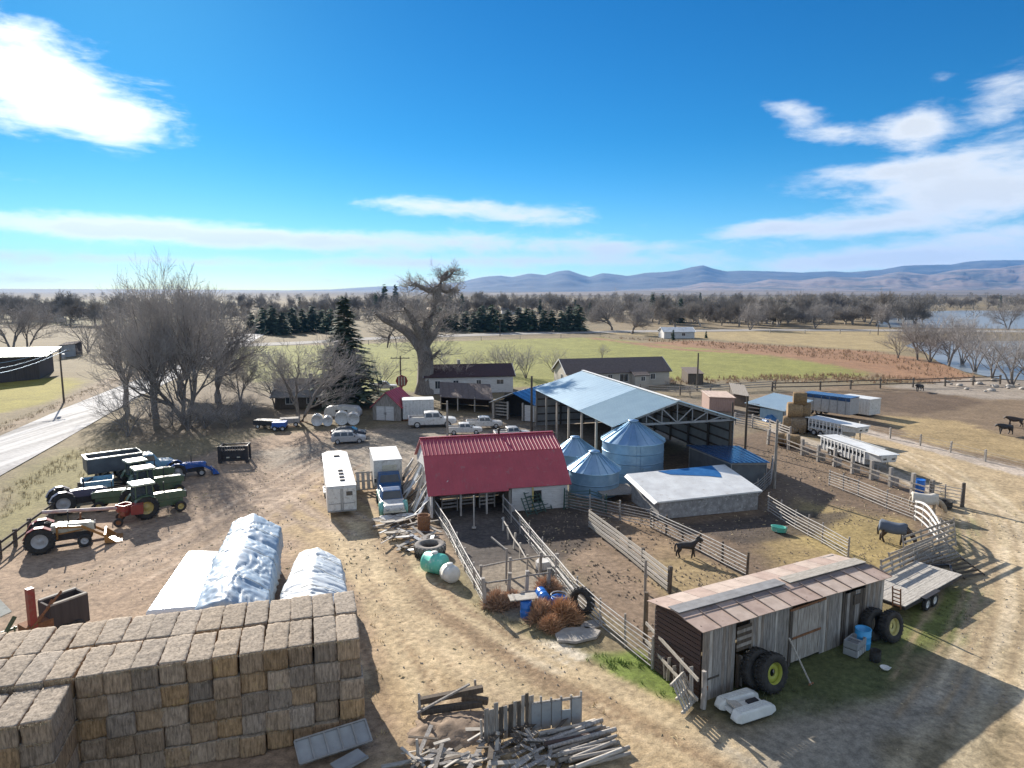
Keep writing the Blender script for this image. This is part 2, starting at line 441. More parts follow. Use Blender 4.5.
# yards
zone([(-60, 600), (0, 556), (60, 525), (120, 480), (200, 455), (280, 432), (380, 428), (430, 432), (432, 520), (500, 606), (560, 660), (650, 705), (790, 790), (700, 900), (300, 900), (0, 800)], C_DIRT, 1.0, 1.2)
zone([(330, 470), (380, 500), (420, 560), (520, 640), (640, 690), (760, 768), (700, 880), (380, 900), (372, 700), (352, 590), (280, 520)], C_TAN, 1.5, 2.0)
zone([(250, 452), (330, 440), (440, 428), (560, 428), (620, 440), (430, 470), (260, 470)], (0.31, 0.265, 0.215), 1.5, 1.5)
zone([(330, 432), (440, 425), (440, 445), (330, 448)], (0.25, 0.22, 0.18), 1.5, 2.0, 0.6)
zone([(380, 425), (520, 412), (760, 392), (780, 420), (700, 440), (520, 440)], (0.24, 0.2, 0.16), 2, 2, 0.8)
zone([(640, 385), (760, 378), (870, 385), (800, 400), (700, 400)], (0.22, 0.185, 0.13), 2, 3, 0.8)
for pts in ([(330, 520), (370, 610), (420, 700), (440, 790)], [(350, 520), (400, 610), (470, 680), (540, 760)], [(380, 540), (470, 630), (600, 700), (740, 790)],
            [(400, 540), (500, 632), (640, 700), (790, 790)], [(370, 600), (440, 660), (560, 720), (640, 790)]):
    strip(pts, 0.55, (0.53, 0.425, 0.275), 0.3, 0.25, 0.9)
for pts in ([(340, 520), (385, 610), (440, 700)], [(390, 560), (480, 640), (620, 705), (760, 790)], [(385, 600), (470, 670), (600, 730)]):
    strip(pts, 0.4, (0.27, 0.19, 0.115), 0.3, 0.3, 0.7)
for pts in ([(120, 560), (260, 500), (330, 450)], [(60, 590), (200, 540), (300, 480)], [(100, 580), (300, 520), (390, 540)]):
    strip(pts, 0.5, (0.43, 0.34, 0.26), 0.35, 0.4, 0.7)
zone([(420, 560), (470, 610), (520, 640), (600, 660), (590, 640), (520, 600), (450, 560)], (0.24, 0.215, 0.12), 0.6, 0.7, 0.8)
zone([(505, 640), (560, 640), (590, 655), (560, 672), (512, 668)], C_PALE, 0.15, 0.4)
zone([(592, 655), (640, 650), (690, 690), (680, 700), (620, 675)], (0.16, 0.23, 0.045), 0.4, 0.5, 0.9)
zone([(400, 745), (430, 700), (500, 690), (520, 720), (470, 768), (400, 800)], (0.30, 0.22, 0.15), 0.6, 0.8, 0.8)
# pens
zone([(505, 500), (575, 500), (680, 450), (770, 430), (840, 455), (945, 500), (945, 545), (885, 572), (700, 640), (655, 650), (590, 590)], C_MUCK, 0.6, 0.8)
zone([(432, 512), (505, 500), (575, 590), (560, 615), (490, 605)], (0.105, 0.092, 0.085), 0.4, 0.4)
zone([(470, 570), (555, 552), (585, 600), (560, 625), (495, 612)], (0.33, 0.28, 0.22), 0.6, 0.7, 0.8)
zone([(655, 540), (745, 575), (670, 600), (640, 580)], C_STRAW, 0.8, 0.8, 0.6)
zone([(760, 540), (850, 520), (920, 540), (880, 570), (800, 575), (765, 565)], (0.33, 0.25, 0.12), 1.2, 1.2, 0.85)
zone([(800, 500), (900, 520), (935, 545), (880, 572), (790, 540)], (0.34, 0.265, 0.12), 1.2, 1.2, 0.8)
zone([(560, 545), (640, 560), (660, 600), (655, 640), (600, 600)], (0.27, 0.2, 0.145), 0.5, 0.7, 0.8)
zone([(590, 530), (660, 560), (700, 550), (640, 515)], (0.28, 0.2, 0.13), 0.5, 0.7, 0.7)
zone([(770, 440), (830, 462), (890, 495), (830, 488), (765, 462)], (0.20, 0.145, 0.10), 0.6, 0.8, 0.9)
zone([(505, 505), (580, 507), (600, 535), (560, 560), (530, 545)], C_MUCKD, 0.5, 0.5, 0.8)
zone([(690, 525), (790, 510), (850, 512), (830, 530), (745, 545)], C_MUCKD, 0.5, 0.8, 0.8)
# right side lane and lots
zone([(760, 425), (850, 440), (930, 478), (965, 505), (985, 545), (960, 600), (960, 660), (1020, 700), (1000, 800), (1500, 900), (1400, 560), (1030, 476), (870, 432), (790, 410), (745, 415)], (0.44, 0.345, 0.22), 0.8, 1.2)
zone([(750, 395), (870, 384), (1024, 392), (1300, 410), (1300, 520), (1030, 470), (930, 446), (860, 432), (800, 412)], (0.21, 0.155, 0.105), 1, 1.5)
zone([(880, 415), (960, 420), (1024, 440), (1100, 470), (1024, 462), (900, 436)], (0.37, 0.28, 0.15), 1, 2.0, 0.9)
zone([(860, 395), (930, 388), (985, 402), (930, 414), (880, 412)], (0.13, 0.092, 0.065), 1, 1.5, 0.9)
strip([(862, 430), (930, 448), (1024, 472), (1200, 515)], 2.6, (0.46, 0.40, 0.35), 0.25, 0.3, 0.9)
strip([(775, 430), (850, 455), (930, 488)], 2.2, (0.46, 0.40, 0.33), 0.25, 0.3, 0.9)
for pts in ([(930, 470), (975, 520), (985, 580), (960, 660), (900, 768)], [(960, 470), (1005, 530), (1010, 590), (990, 670), (960, 768)], [(985, 480), (1040, 545), (1040, 620), (1020, 700)]):
    strip(pts, 0.8, (0.56, 0.47, 0.325), 0.5, 0.5, 0.8)
zone([(695, 700), (760, 640), (880, 622), (950, 590), (990, 590), (985, 610), (940, 650), (900, 700), (820, 720), (740, 720)], C_GRASSD, 0.8, 1.0, 0.95)
zone([(890, 600), (985, 580), (960, 640), (905, 650)], (0.17, 0.19, 0.055), 0.7, 0.9, 0.8)
zone([(700, 740), (800, 715), (880, 700), (960, 660), (1010, 690), (850, 768), (760, 768)], (0.33, 0.30, 0.25), 1.0, 1.2, 0.9)
zone([(880, 385), (1030, 374), (1200, 380), (1200, 400), (980, 398)], (0.33, 0.29, 0.25), 1.5, 2.0, 0.9)
zone([(960, 515), (985, 520), (975, 560), (950, 560)], (0.22, 0.22, 0.09), 0.6, 0.8, 0.6)

_r = random.Random(77)
def ruts(paths, n, spread, tones):
    for _ in range(n):
        p = _r.choice(paths); o = _r.uniform(-spread, spread); a = _r.uniform(0, .35); b = _r.uniform(.6, 1)
        g = [Vector((*q, 0)) for q in GP(p)]; m = len(g) - 1
        q = [g[min(m - 1, int(t * m))].lerp(g[min(m, int(t * m) + 1)], t * m - min(m - 1, int(t * m))) for t in [a + (b - a) * i / 7 for i in range(8)]]
        for s in (-.85, .85):
            pts = []
            for i, v in enumerate(q):
                d = (q[min(7, i + 1)] - q[max(0, i - 1)]).normalized(); w = v + Vector((-d.y, d.x, 0)) * (o + s); pts.append((w.x, w.y))
            GSHAPES.append((pts, False, _r.uniform(.1, .2), .12, .12, _r.choice(tones), _r.uniform(.6, .95)))
ruts([[(340, 520), (380, 600), (430, 690), (460, 790)], [(385, 560), (470, 640), (600, 705), (760, 800)], [(350, 500), (420, 610), (540, 690), (700, 770)]], 22, 1.6, [(.56, .45, .30), (.30, .215, .135), (.27, .19, .12), (.5, .4, .26)])
ruts([[(930, 465), (980, 530), (985, 600), (950, 690), (880, 790)], [(800, 440), (900, 455), (985, 510), (1010, 600), (980, 720)]], 10, 2.6, [(.60, .5, .36), (.37, .285, .185), (.35, .27, .175)])
ruts([[(80, 600), (200, 540), (310, 470), (380, 440)], [(130, 540), (230, 500), (330, 450), (420, 438)], [(200, 500), (300, 490), (360, 530)]], 20, 3.0, [(.47, .37, .285), (.27, .2, .15), (.25, .19, .15)])

def build_ground():
    xs = axis([(-14000, 1500), (-5000, 500), (-1500, 100), (-400, 20), (-140, 3), (-80, 0.8), (-44, 0.28), (44, 0.5), (80, 1.2), (150, 4), (420, 20), (1500, 100), (5000, 500), (14000, 1500)])
    ys = axis([(-400, 60), (-40, 6), (14, 0.28), (60, 0.6), (110, 1.5), (220, 4), (420, 12), (1000, 60), (4000, 400), (14000, 1000)])
    X, Y = np.meshgrid(xs, ys)
    near = (np.abs(X) < 420) & (Y > -30) & (Y < 1000)
    big = np.clip(fnoise(X, Y, 90, 3) * 1.6, -.5, .5)
    base = np.empty(X.shape + (3,))
    c0 = np.array((0.25, 0.205, 0.125)); c1 = np.array((0.19, 0.155, 0.10))
    base[:] = c0 + (c1 - c0) * (big[..., None] + 0.5)
    wx = fnoise(X, Y, 6.0, 11) ; wf = fnoise(X, Y, 1.6, 23)
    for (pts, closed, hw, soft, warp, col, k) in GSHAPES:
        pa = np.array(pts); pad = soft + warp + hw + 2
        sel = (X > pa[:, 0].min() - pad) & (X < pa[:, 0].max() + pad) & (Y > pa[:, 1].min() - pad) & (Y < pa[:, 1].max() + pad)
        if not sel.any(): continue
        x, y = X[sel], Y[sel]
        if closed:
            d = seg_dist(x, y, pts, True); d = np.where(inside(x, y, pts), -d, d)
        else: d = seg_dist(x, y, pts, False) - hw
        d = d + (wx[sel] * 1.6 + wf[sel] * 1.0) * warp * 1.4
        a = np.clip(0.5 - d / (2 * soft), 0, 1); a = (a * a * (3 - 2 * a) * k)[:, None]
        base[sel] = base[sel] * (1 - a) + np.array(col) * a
    fd = np.clip((np.hypot(X, Y) - 900) / 1500, 0, 1)[..., None]; base = base * (1 - fd) + np.array((0.10, 0.085, 0.065)) * fd
    mott = 1 + 0.42 * fnoise(X, Y, 4.0, 31) + 0.34 * fnoise(X, Y, 0.9, 41)
    base *= mott[..., None] * np.array((0.93, 0.905, 0.865))
    Z = np.where(near, 0.05 * fnoise(X, Y, 1.4, 51) + 0.10 * fnoise(X, Y, 9, 61), 0)
    edge = np.clip((np.hypot(X, Y - 60) - 130) / 60, 0, 1)
    Z = Z * (1 - edge) - 0.06
    ny, nx = X.shape
    me = bpy.data.meshes.new('ground')
    idx = np.arange(nx * ny).reshape(ny, nx)
    F = np.stack([idx[:-1, :-1], idx[:-1, 1:], idx[1:, 1:], idx[1:, :-1]], -1).reshape(-1, 4)
    me.vertices.add(nx * ny); me.vertices.foreach_set('co', np.stack([X, Y, Z], -1).ravel().astype(np.float32))
    me.loops.add(F.size); me.loops.foreach_set('vertex_index', F.ravel().astype(np.int32))
    me.polygons.add(len(F)); me.polygons.foreach_set('loop_start', (np.arange(len(F)) * 4).astype(np.int32))
    me.polygons.foreach_set('loop_total', np.full(len(F), 4, np.int32))
    me.polygons.foreach_set('use_smooth', np.ones(len(F), bool))
    me.update()
    ca = me.color_attributes.new('soil', 'FLOAT_COLOR', 'POINT')
    ca.data.foreach_set('color', np.concatenate([np.clip(base, 0.01, 0.9), np.ones(X.shape + (1,))], -1).ravel().astype(np.float32))
    o = link(bpy.data.objects.new('ground', me)); tag(o, kind='structure')
    m = bpy.data.materials.new('soil'); m.use_nodes = True
    N = m.node_tree.nodes; L = m.node_tree.links; b = N['Principled BSDF']
    b.inputs['Roughness'].default_value = 0.95; b.inputs['Specular IOR Level'].default_value = 0.2
    at_ = N.new('ShaderNodeAttribute'); at_.attribute_name = 'soil'
    tc = N.new('ShaderNodeTexCoord')
    def nz(s, d, r=0.65):
        n = N.new('ShaderNodeTexNoise'); n.inputs['Scale'].default_value = s; n.inputs['Detail'].default_value = d; n.inputs['Roughness'].default_value = r
        L.new(tc.outputs['Object'], n.inputs['Vector']); return n.outputs[0]
    n1 = nz(3.2, 8); n2 = nz(0.45, 5); n3 = nz(14, 3)
    def rng(s, a, b_, lo=.3, hi=.7):
        r = N.new('ShaderNodeMapRange'); r.inputs['From Min'].default_value = lo; r.inputs['From Max'].default_value = hi
        r.inputs['To Min'].default_value = a; r.inputs['To Max'].default_value = b_; L.new(s, r.inputs['Value']); return r.outputs[0]
    def mul(a, b_):
        n = N.new('ShaderNodeMath'); n.operation = 'MULTIPLY'; L.new(a, n.inputs[0]); L.new(b_, n.inputs[1]); return n.outputs[0]
    k = mul(mul(rng(n1, 0.58, 1.34), rng(n2, 0.85, 1.15)), rng(n3, 0.8, 1.2))
    mx = N.new('ShaderNodeMix'); mx.data_type = 'RGBA'; mx.blend_type = 'MULTIPLY'; mx.inputs['Factor'].default_value = 1
    L.new(at_.outputs['Color'], mx.inputs['A']); L.new(k, mx.inputs['B'])
    L.new(mx.outputs['Result'], b.inputs['Base Color'])
    bp = N.new('ShaderNodeBump'); bp.inputs['Strength'].default_value = 0.7; bp.inputs['Distance'].default_value = 0.06
    ad = N.new('ShaderNodeMath'); ad.operation = 'MULTIPLY_ADD'; L.new(n3, ad.inputs[0]); ad.inputs[1].default_value = 0.35; L.new(n1, ad.inputs[2])
    L.new(ad.outputs[0], bp.inputs['Height']); L.new(bp.outputs[0], b.inputs['Normal'])
    me.materials.append(m)
build_ground()

def ribbon(name, left, right, z, m, kind='structure', sub=6):
    """road sheet between two edge lines, with a few cuts across for its shape"""
    mb = MB()
    for (a, b, c, d) in zip(left[:-1], right[:-1], right[1:], left[1:]):
        mb.quad((*a, z), (*b, z), (*c, z), (*d, z))
    o = mb.build(name, m); tag(o, kind=kind); return o

def road_mat():
    m = bpy.data.materials.new('pale_gravel'); m.use_nodes = True
    N = m.node_tree.nodes; L = m.node_tree.links; b = N['Principled BSDF']
    b.inputs['Roughness'].default_value = 0.9; b.inputs['Specular IOR Level'].default_value = 0.2
    tc = N.new('ShaderNodeTexCoord'); 
    n = N.new('ShaderNodeTexNoise'); n.inputs['Scale'].default_value = 0.5; n.inputs['Detail'].default_value = 7
    mp = N.new('ShaderNodeMapping'); mp.inputs['Rotation'].default_value = (0, 0, R(39)); mp.inputs['Scale'].default_value = (1.6, 0.06, 1)
    L.new(tc.outputs['Object'], mp.inputs['Vector']); L.new(mp.outputs[0], n.inputs['Vector'])
    n2 = N.new('ShaderNodeTexNoise'); n2.inputs['Scale'].default_value = 2.0; n2.inputs['Detail'].default_value = 6
    L.new(tc.outputs['Object'], n2.inputs['Vector'])
    cr = N.new('ShaderNodeValToRGB'); cr.color_ramp.elements[0].position = 0.36; cr.color_ramp.elements[0].color = (0.25, 0.24, 0.235, 1)
    cr.color_ramp.elements[1].position = 0.56; cr.color_ramp.elements[1].color = (0.52, 0.51, 0.50, 1)
    ad = N.new('ShaderNodeMath'); ad.operation = 'MULTIPLY_ADD'; L.new(n2.outputs[0], ad.inputs[0]); ad.inputs[1].default_value = 0.25; 
    sb = N.new('ShaderNodeMath'); sb.operation = 'SUBTRACT'; L.new(n.outputs[0], sb.inputs[0]); sb.inputs[1].default_value = 0.125
    L.new(sb.outputs[0], ad.inputs[2]); L.new(ad.outputs[0], cr.inputs['Fac'])
    L.new(cr.outputs[0], b.inputs['Base Color'])
    return m
M['pale_gravel'] = road_mat()
ribbon('road', ROAD_L, ROAD_R, 0.02, M['pale_gravel'])
c = FARROAD[0]
ribbon('far_road', [(x, y + 4.5 + 3 * (y > 200)) for x, y in c], [(x, y - 4.5 - 3 * (y > 200)) for x, y in c], 0.03,
       mat('far_gravel', (0.36, 0.34, 0.31), (0.28, 0.26, 0.24), 0.2, 0.9, spec=.1))

# water of the reservoir on the right
wm = bpy.data.materials.new('water'); wm.use_nodes = True
_b = wm.node_tree.nodes['Principled BSDF']; _b.inputs['Base Color'].default_value = (0.19, 0.205, 0.21, 1); _b.inputs['Roughness'].default_value = 0.3
_n = wm.node_tree.nodes.new('ShaderNodeTexNoise'); _n.inputs['Scale'].default_value = 0.6; _n.inputs['Detail'].default_value = 4
_p = wm.node_tree.nodes.new('ShaderNodeBump'); _p.inputs['Strength'].default_value = 0.25; _p.inputs['Distance'].default_value = 0.05
wm.node_tree.links.new(_n.outputs[0], _p.inputs['Height']); wm.node_tree.links.new(_p.outputs[0], _b.inputs['Normal'])
def water(name, pts):
    mb = MB(); q = [(*p, 0.03) for p in GP(pts)]
    mb.add(q, [tuple(range(len(q)))]); tag(mb.build(name, wm), kind='structure')
water('reservoir_water', [(876, 327), (940, 328), (1030, 329), (1300, 331), (1500, 318), (1100, 311), (960, 310.5), (905, 312), (880, 317)])
water('pond_water', [(905, 346), (925, 352), (938, 362), (965, 372), (1000, 379), (1100, 384), (1300, 372), (1300, 344), (1030, 341), (960, 341), (915, 342)])

# rolling plain and mountains
def ridge(name, prof, dist, depth, colA, colB, seed, rough=1.0, fall=1.0, nscale=1.0):
    """a mountain range: skyline heights (from the photograph's skyline at this distance) run down to the plain towards the viewer"""
    xs = []; hs = []
    for (px, py) in prof:
        d = pxdir(px, py); t = dist / d.y
        xs.append(d.x * t); hs.append(HCAM + d.z * t)
    n = 260; rows = 26
    X = np.linspace(xs[0], xs[-1], n); Hh = np.interp(X, xs, hs)
    V = []; rs = np.random.RandomState(seed)
    for r in range(rows + 6):
        t = r / rows
        y = dist - depth + depth * t if t <= 1 else dist + depth * 0.5 * (t - 1)
        prf = (t ** (1.35 * fall)) if t <= 1 else max(0, 1 - (t - 1) * 2.2)
        xx = X * (y / dist); nn = fnoise(xx, np.full(n, y), 700 * nscale, seed, 5)
        nr = np.abs(fnoise(xx + y * .4, np.full(n, y), 420 * nscale, seed + 9, 4))
        amp = 1 - abs(t - 0.55) / 0.55 if t <= 1 else 0
        z = Hh * prf + np.clip(amp, 0, 1) * Hh * rough * (nn * 0.7 - nr * 0.9 + 0.1)
        V.append(np.stack([xx, np.full(n, y), np.maximum(z, -2)], -1))
    V = np.concatenate(V)
    rr = rows + 6
    idx = np.arange(n * rr).reshape(rr, n)
    F = np.stack([idx[:-1, :-1], idx[:-1, 1:], idx[1:, 1:], idx[1:, :-1]], -1).reshape(-1, 4)
    me = bpy.data.meshes.new(name); me.from_pydata(V.tolist(), [], F.tolist())
    me.polygons.foreach_set('use_smooth', np.ones(len(F), bool))
    me.materials.append(mat(name, colA, colB, 0.0022 / nscale, 0.95, detail=8, contrast=(0.42, 0.58)))
    return tag(link(bpy.data.objects.new(name, me)), kind='structure')
ridge('mountains', [(250, 291), (330, 289.5), (385, 286), (410, 286.5), (440, 283), (460, 282), (482, 277), (500, 275.5), (512, 277), (530, 273.5), (545, 275), (557, 271.5), (568, 270), (580, 274),
                    (590, 277), (602, 273), (612, 274), (628, 276), (645, 273), (665, 272), (680, 270), (692, 266.5), (703, 265), (716, 269), (726, 271.5), (745, 270.5), (770, 271.5),
                    (800, 272.5), (830, 271), (850, 272), (880, 270), (905, 266), (930, 265), (950, 264.5), (962, 262), (985, 260), (1005, 259), (1024, 260), (1100, 262), (1300, 266)],
      11000, 2600, (0.055, 0.06, 0.05), (0.10, 0.095, 0.08), 5, 0.5, 0.8)
ridge('foothills', [(610, 291), (680, 287), (705, 282), (740, 284), (770, 279), (800, 281), (830, 276.5), (865, 278), (900, 272), (930, 275), (960, 270), (1000, 268), (1030, 264), (1100, 270), (1300, 275)],
      8200, 2400, (0.25, 0.18, 0.135), (0.085, 0.08, 0.065), 17, 0.8, 0.85, 0.7)
ridge('mesa', [(-400, 289.5), (-100, 288.6), (60, 289.0), (160, 289.4), (260, 290), (330, 291), (420, 292)], 6500, 1500, (0.06, 0.06, 0.05), (0.10, 0.09, 0.07), 23, 0.4)
ridge('low_rise', [(480, 293), (600, 291.5), (660, 290.3), (760, 290.3), (880, 291), (1024, 289.5), (1300, 289)], 4000, 1500, (0.10, 0.085, 0.07), (0.17, 0.13, 0.10), 29, 0.3)

# the air that fades the far country to blue
hb = MB(); hb.box((0, 5950, 345), (30000, 14200, 700))
haze = hb.build('haze', []); tag(haze, kind='stuff')
hm = bpy.data.materials.new('air'); hm.use_nodes = True
hm.node_tree.nodes.remove(hm.node_tree.nodes['Principled BSDF'])
pv = hm.node_tree.nodes.new('ShaderNodeVolumePrincipled')
pv.inputs['Color'].default_value = (0.13, 0.43, 1.0, 1); pv.inputs['Density'].default_value = 0.46e-4; pv.inputs['Anisotropy'].default_value = 0.1
hm.node_tree.links.new(pv.outputs[0], hm.node_tree.nodes['Material Output'].inputs['Volume'])
haze.data.materials.append(hm)
# ------------------------------------------------------------------ trees
M['bark'] = mat('bark', (0.26, 0.235, 0.21), (0.14, 0.12, 0.11), 5, 0.95, 0.02, stretch=(1, 1, 0.3))
M['twig'] = mat('twig', (0.42, 0.39, 0.37), (0.29, 0.265, 0.25), 0.6, 0.95)
M['twig_far'] = mat('twig_far', (0.35, 0.315, 0.275), (0.21, 0.19, 0.165), 0.25, 0.95, rand=0.22)
M['needles'] = mat('needles', (0.06, 0.105, 0.06), (0.10, 0.145, 0.08), 0.9, 0.9, rand=0.18)
M['tumble'] = mat('tumble', (0.62, 0.37, 0.21), (0.46, 0.27, 0.16), 3, 0.95, rand=0.2)
M['dry_stem'] = mat('dry_stem', (0.48, 0.39, 0.24), (0.35, 0.28, 0.17), 1.0, 0.95, rand=0.15)
M['weed_leaf'] = mat('weed_leaf', (0.12, 0.20, 0.035), (0.19, 0.24, 0.06), 2.0, 0.9)

def tri_tube(V, F, pts, rs, n=3):
    b = len(V); m = len(pts)
    for i, p in enumerate(pts):
        a = pts[max(0, i - 1)]; c = pts[min(m - 1, i + 1)]
        d = (c - a)
        if d.length < 1e-6: d = Vector((0, 0, 1))
        d.normalize()
        s = Vector((0, 0, 1)) if abs(d.z) < .9 else Vector((1, 0, 0))
        u = s.cross(d).normalized(); w = d.cross(u)
        for k in range(n):
            an = 2 * math.pi * k / n + i * .4
            V.append(p + (u * math.cos(an) + w * math.sin(an)) * rs[i])
    for i in range(m - 1):
        for k in range(n):
            k2 = (k + 1) % n
            F.append((b + i * n + k, b + i * n + k2, b + (i + 1) * n + k2, b + (i + 1) * n + k))

def rand_perp(rg, d):
    while True:
        v = Vector((rg.uniform(-1, 1), rg.uniform(-1, 1), rg.uniform(-1, 1)))
        v = v - d * v.dot(d)
        if v.length > .2: return v.normalized()

def grow(rg, V, F, TV, TF, p, d, l, r, lev, maxlev, P):
    """one branch: a few bent segments, then children along it; thin ones go to the twig lists"""
    segs = 4 if lev < 2 else 3 if lev < maxlev else 2
    pts = [p.copy()]; rs = [r]; q = p.copy(); dd = d.copy(); dirs = [dd.copy()]
    rend = r * (0.62 if lev < maxlev else 0.35)
    for i in range(segs):
        dd = (dd + rand_perp(rg, dd) * rg.uniform(0, P['bend']) + Vector((0, 0, P['lift'])) * (0.5 if lev else .2)).normalized()
        q = q + dd * l / segs
        pts.append(q.copy()); rs.append(r + (rend - r) * (i + 1) / segs); dirs.append(dd.copy())
    thin = r < P['thin']
    if thin: tri_tube(TV, TF, pts, [max(x, P['minr']) for x in rs], 3)
    else: tri_tube(V, F, pts, rs, 7 if r > .2 else 5)
    if lev >= maxlev: return
    k = P['kids'][min(lev, len(P['kids']) - 1)]
    for c in range(k):
        t = P['start'][min(lev, len(P['start']) - 1)]
        t = t + (1 - t) * (c + rg.uniform(.2, 1)) / k
        i = min(segs - 1, int(t * segs)); f = t * segs - i
        o = pts[i].lerp(pts[i + 1], f)
        ang = rg.uniform(*P['ang']); nd = (dirs[i + 1] * math.cos(ang) + rand_perp(rg, dirs[i + 1]) * math.sin(ang))
        if nd.z < -.25: nd.z *= -.4
        nd.normalize()
        grow(rg, V, F, TV, TF, o, nd, l * rg.uniform(*P['lrat']), (rs[i] + (rs[i + 1] - rs[i]) * f) * rg.uniform(.45, .72), lev + 1, maxlev, P)
    # the branch's own end carries on
    grow(rg, V, F, TV, TF, pts[-1], dirs[-1], l * rg.uniform(.6, .8), rend * .95, lev + 1, maxlev, P)

def mesh_from(name, V, F, m):
    me = bpy.data.meshes.new(name); me.from_pydata([tuple(v) for v in V], [], F); me.materials.append(m)
    me.polygons.foreach_set('use_smooth', np.ones(len(F), bool)); me.update(); return me

def bare_tree_meshes(seed, h, trunk_r, stems=1, maxlev=5, spread=0.35, kids=(4, 3, 3, 2, 2), minr=0.014, lrat=(.55, .8), trunk_frac=.3, lift=.07, bend=.28, ang=(.4, 1.0)):
    rg = random.Random(seed); V, F, TV, TF = [], [], [], []
    P = dict(bend=bend, lift=lift, thin=.05, minr=minr, kids=kids, start=(.3, .22, .2, .2, .15), ang=ang, lrat=lrat)
    for s in range(stems):
        a = rg.uniform(0, 6.28) if stems == 1 else 6.283 * s / stems + rg.uniform(-.4, .4)
        tilt = rg.uniform(.02, .08) if stems == 1 else spread * rg.uniform(.6, 1.2)
        d = Vector((math.cos(a) * tilt, math.sin(a) * tilt, 1)).normalized()
        o = Vector((math.cos(a), math.sin(a), 0)) * (0 if stems == 1 else trunk_r * .6)
        o.z = -0.15
        grow(rg, V, F, TV, TF, o, d, h * trunk_frac, trunk_r * (1 if stems == 1 else .75), 0, maxlev, P)
    zs = max(v.z for v in TV); k = h / zs
    for L_ in (V, TV):
        for v in L_: v *= k
    return mesh_from('trunk', V, F, M['bark']), mesh_from('crown', TV, TF, M['twig'])

def bare_tree(name, meshes, loc, rz, s, label, group=None, cat='tree', wide=1.0):
    t = thing(name, label, cat, loc, rz, group); t.scale = (s * wide, s * wide, s)
    for nm, me in zip(('trunk', 'crown'), meshes):
        o = link(bpy.data.objects.new(nm, me)); o.parent = t
    return t

def ground_at(px, py): v = at(px, py); v.z = -0.05; return v

# the big cottonwoods by the road
CW1 = bare_tree_meshes(3, 20, .48, 1, 6, kids=(6, 4, 3, 2, 2, 2), trunk_frac=.20, lrat=(.6, .95), minr=.013, lift=.15, ang=(.3, .85), bend=.42)
CW2 = bare_tree_meshes(8, 20, .46, 3, 6, kids=(5, 3, 3, 2, 2, 2), trunk_frac=.26, spread=.26, minr=.013, lift=.15, ang=(.3, .9), lrat=(.55, .92), bend=.42)
CW3 = bare_tree_meshes(14, 20, .42, 1, 6, kids=(6, 4, 3, 2, 2, 2), trunk_frac=.18, lrat=(.6, .95), minr=.013, ang=(.4, 1.0), lift=.12, bend=.45)
big = [(CW2, 186, 424, 262, 0.4, 'tallest bare cottonwood of the dense roadside clump, its trunks black at the base'),
       (CW1, 156, 418, 284, 2.1, 'bare cottonwood leaning out over the pale road, left in the clump'),
       (CW3, 218, 402, 276, 1.0, 'bare cottonwood with one dark limb reaching right towards the road junction'),
       (CW1, 126, 406, 290, 4.1, 'bare twiggy cottonwood at the left end of the roadside clump'),
       (CW3, 180, 394, 272, 5.2, 'bare cottonwood standing behind the clump on the far side of the road')]
for (ms, px, py, ty, rz, lab) in big:
    b = ground_at(px, py); h = up(px, ty, b)
    bare_tree('cottonwood_tree', ms, b, rz, h / 20 * 1.1, lab, 'bare cottonwoods beside the road', 'tree', .74)
YT = bare_tree_meshes(21, 14, .38, 2, 6, kids=(4, 3, 3, 3, 2, 2), trunk_frac=.34, spread=.22, minr=.013)
YT2 = bare_tree_meshes(27, 9, .17, 4, 4, kids=(3, 3, 3, 2), trunk_frac=.4, spread=.3, minr=.012)
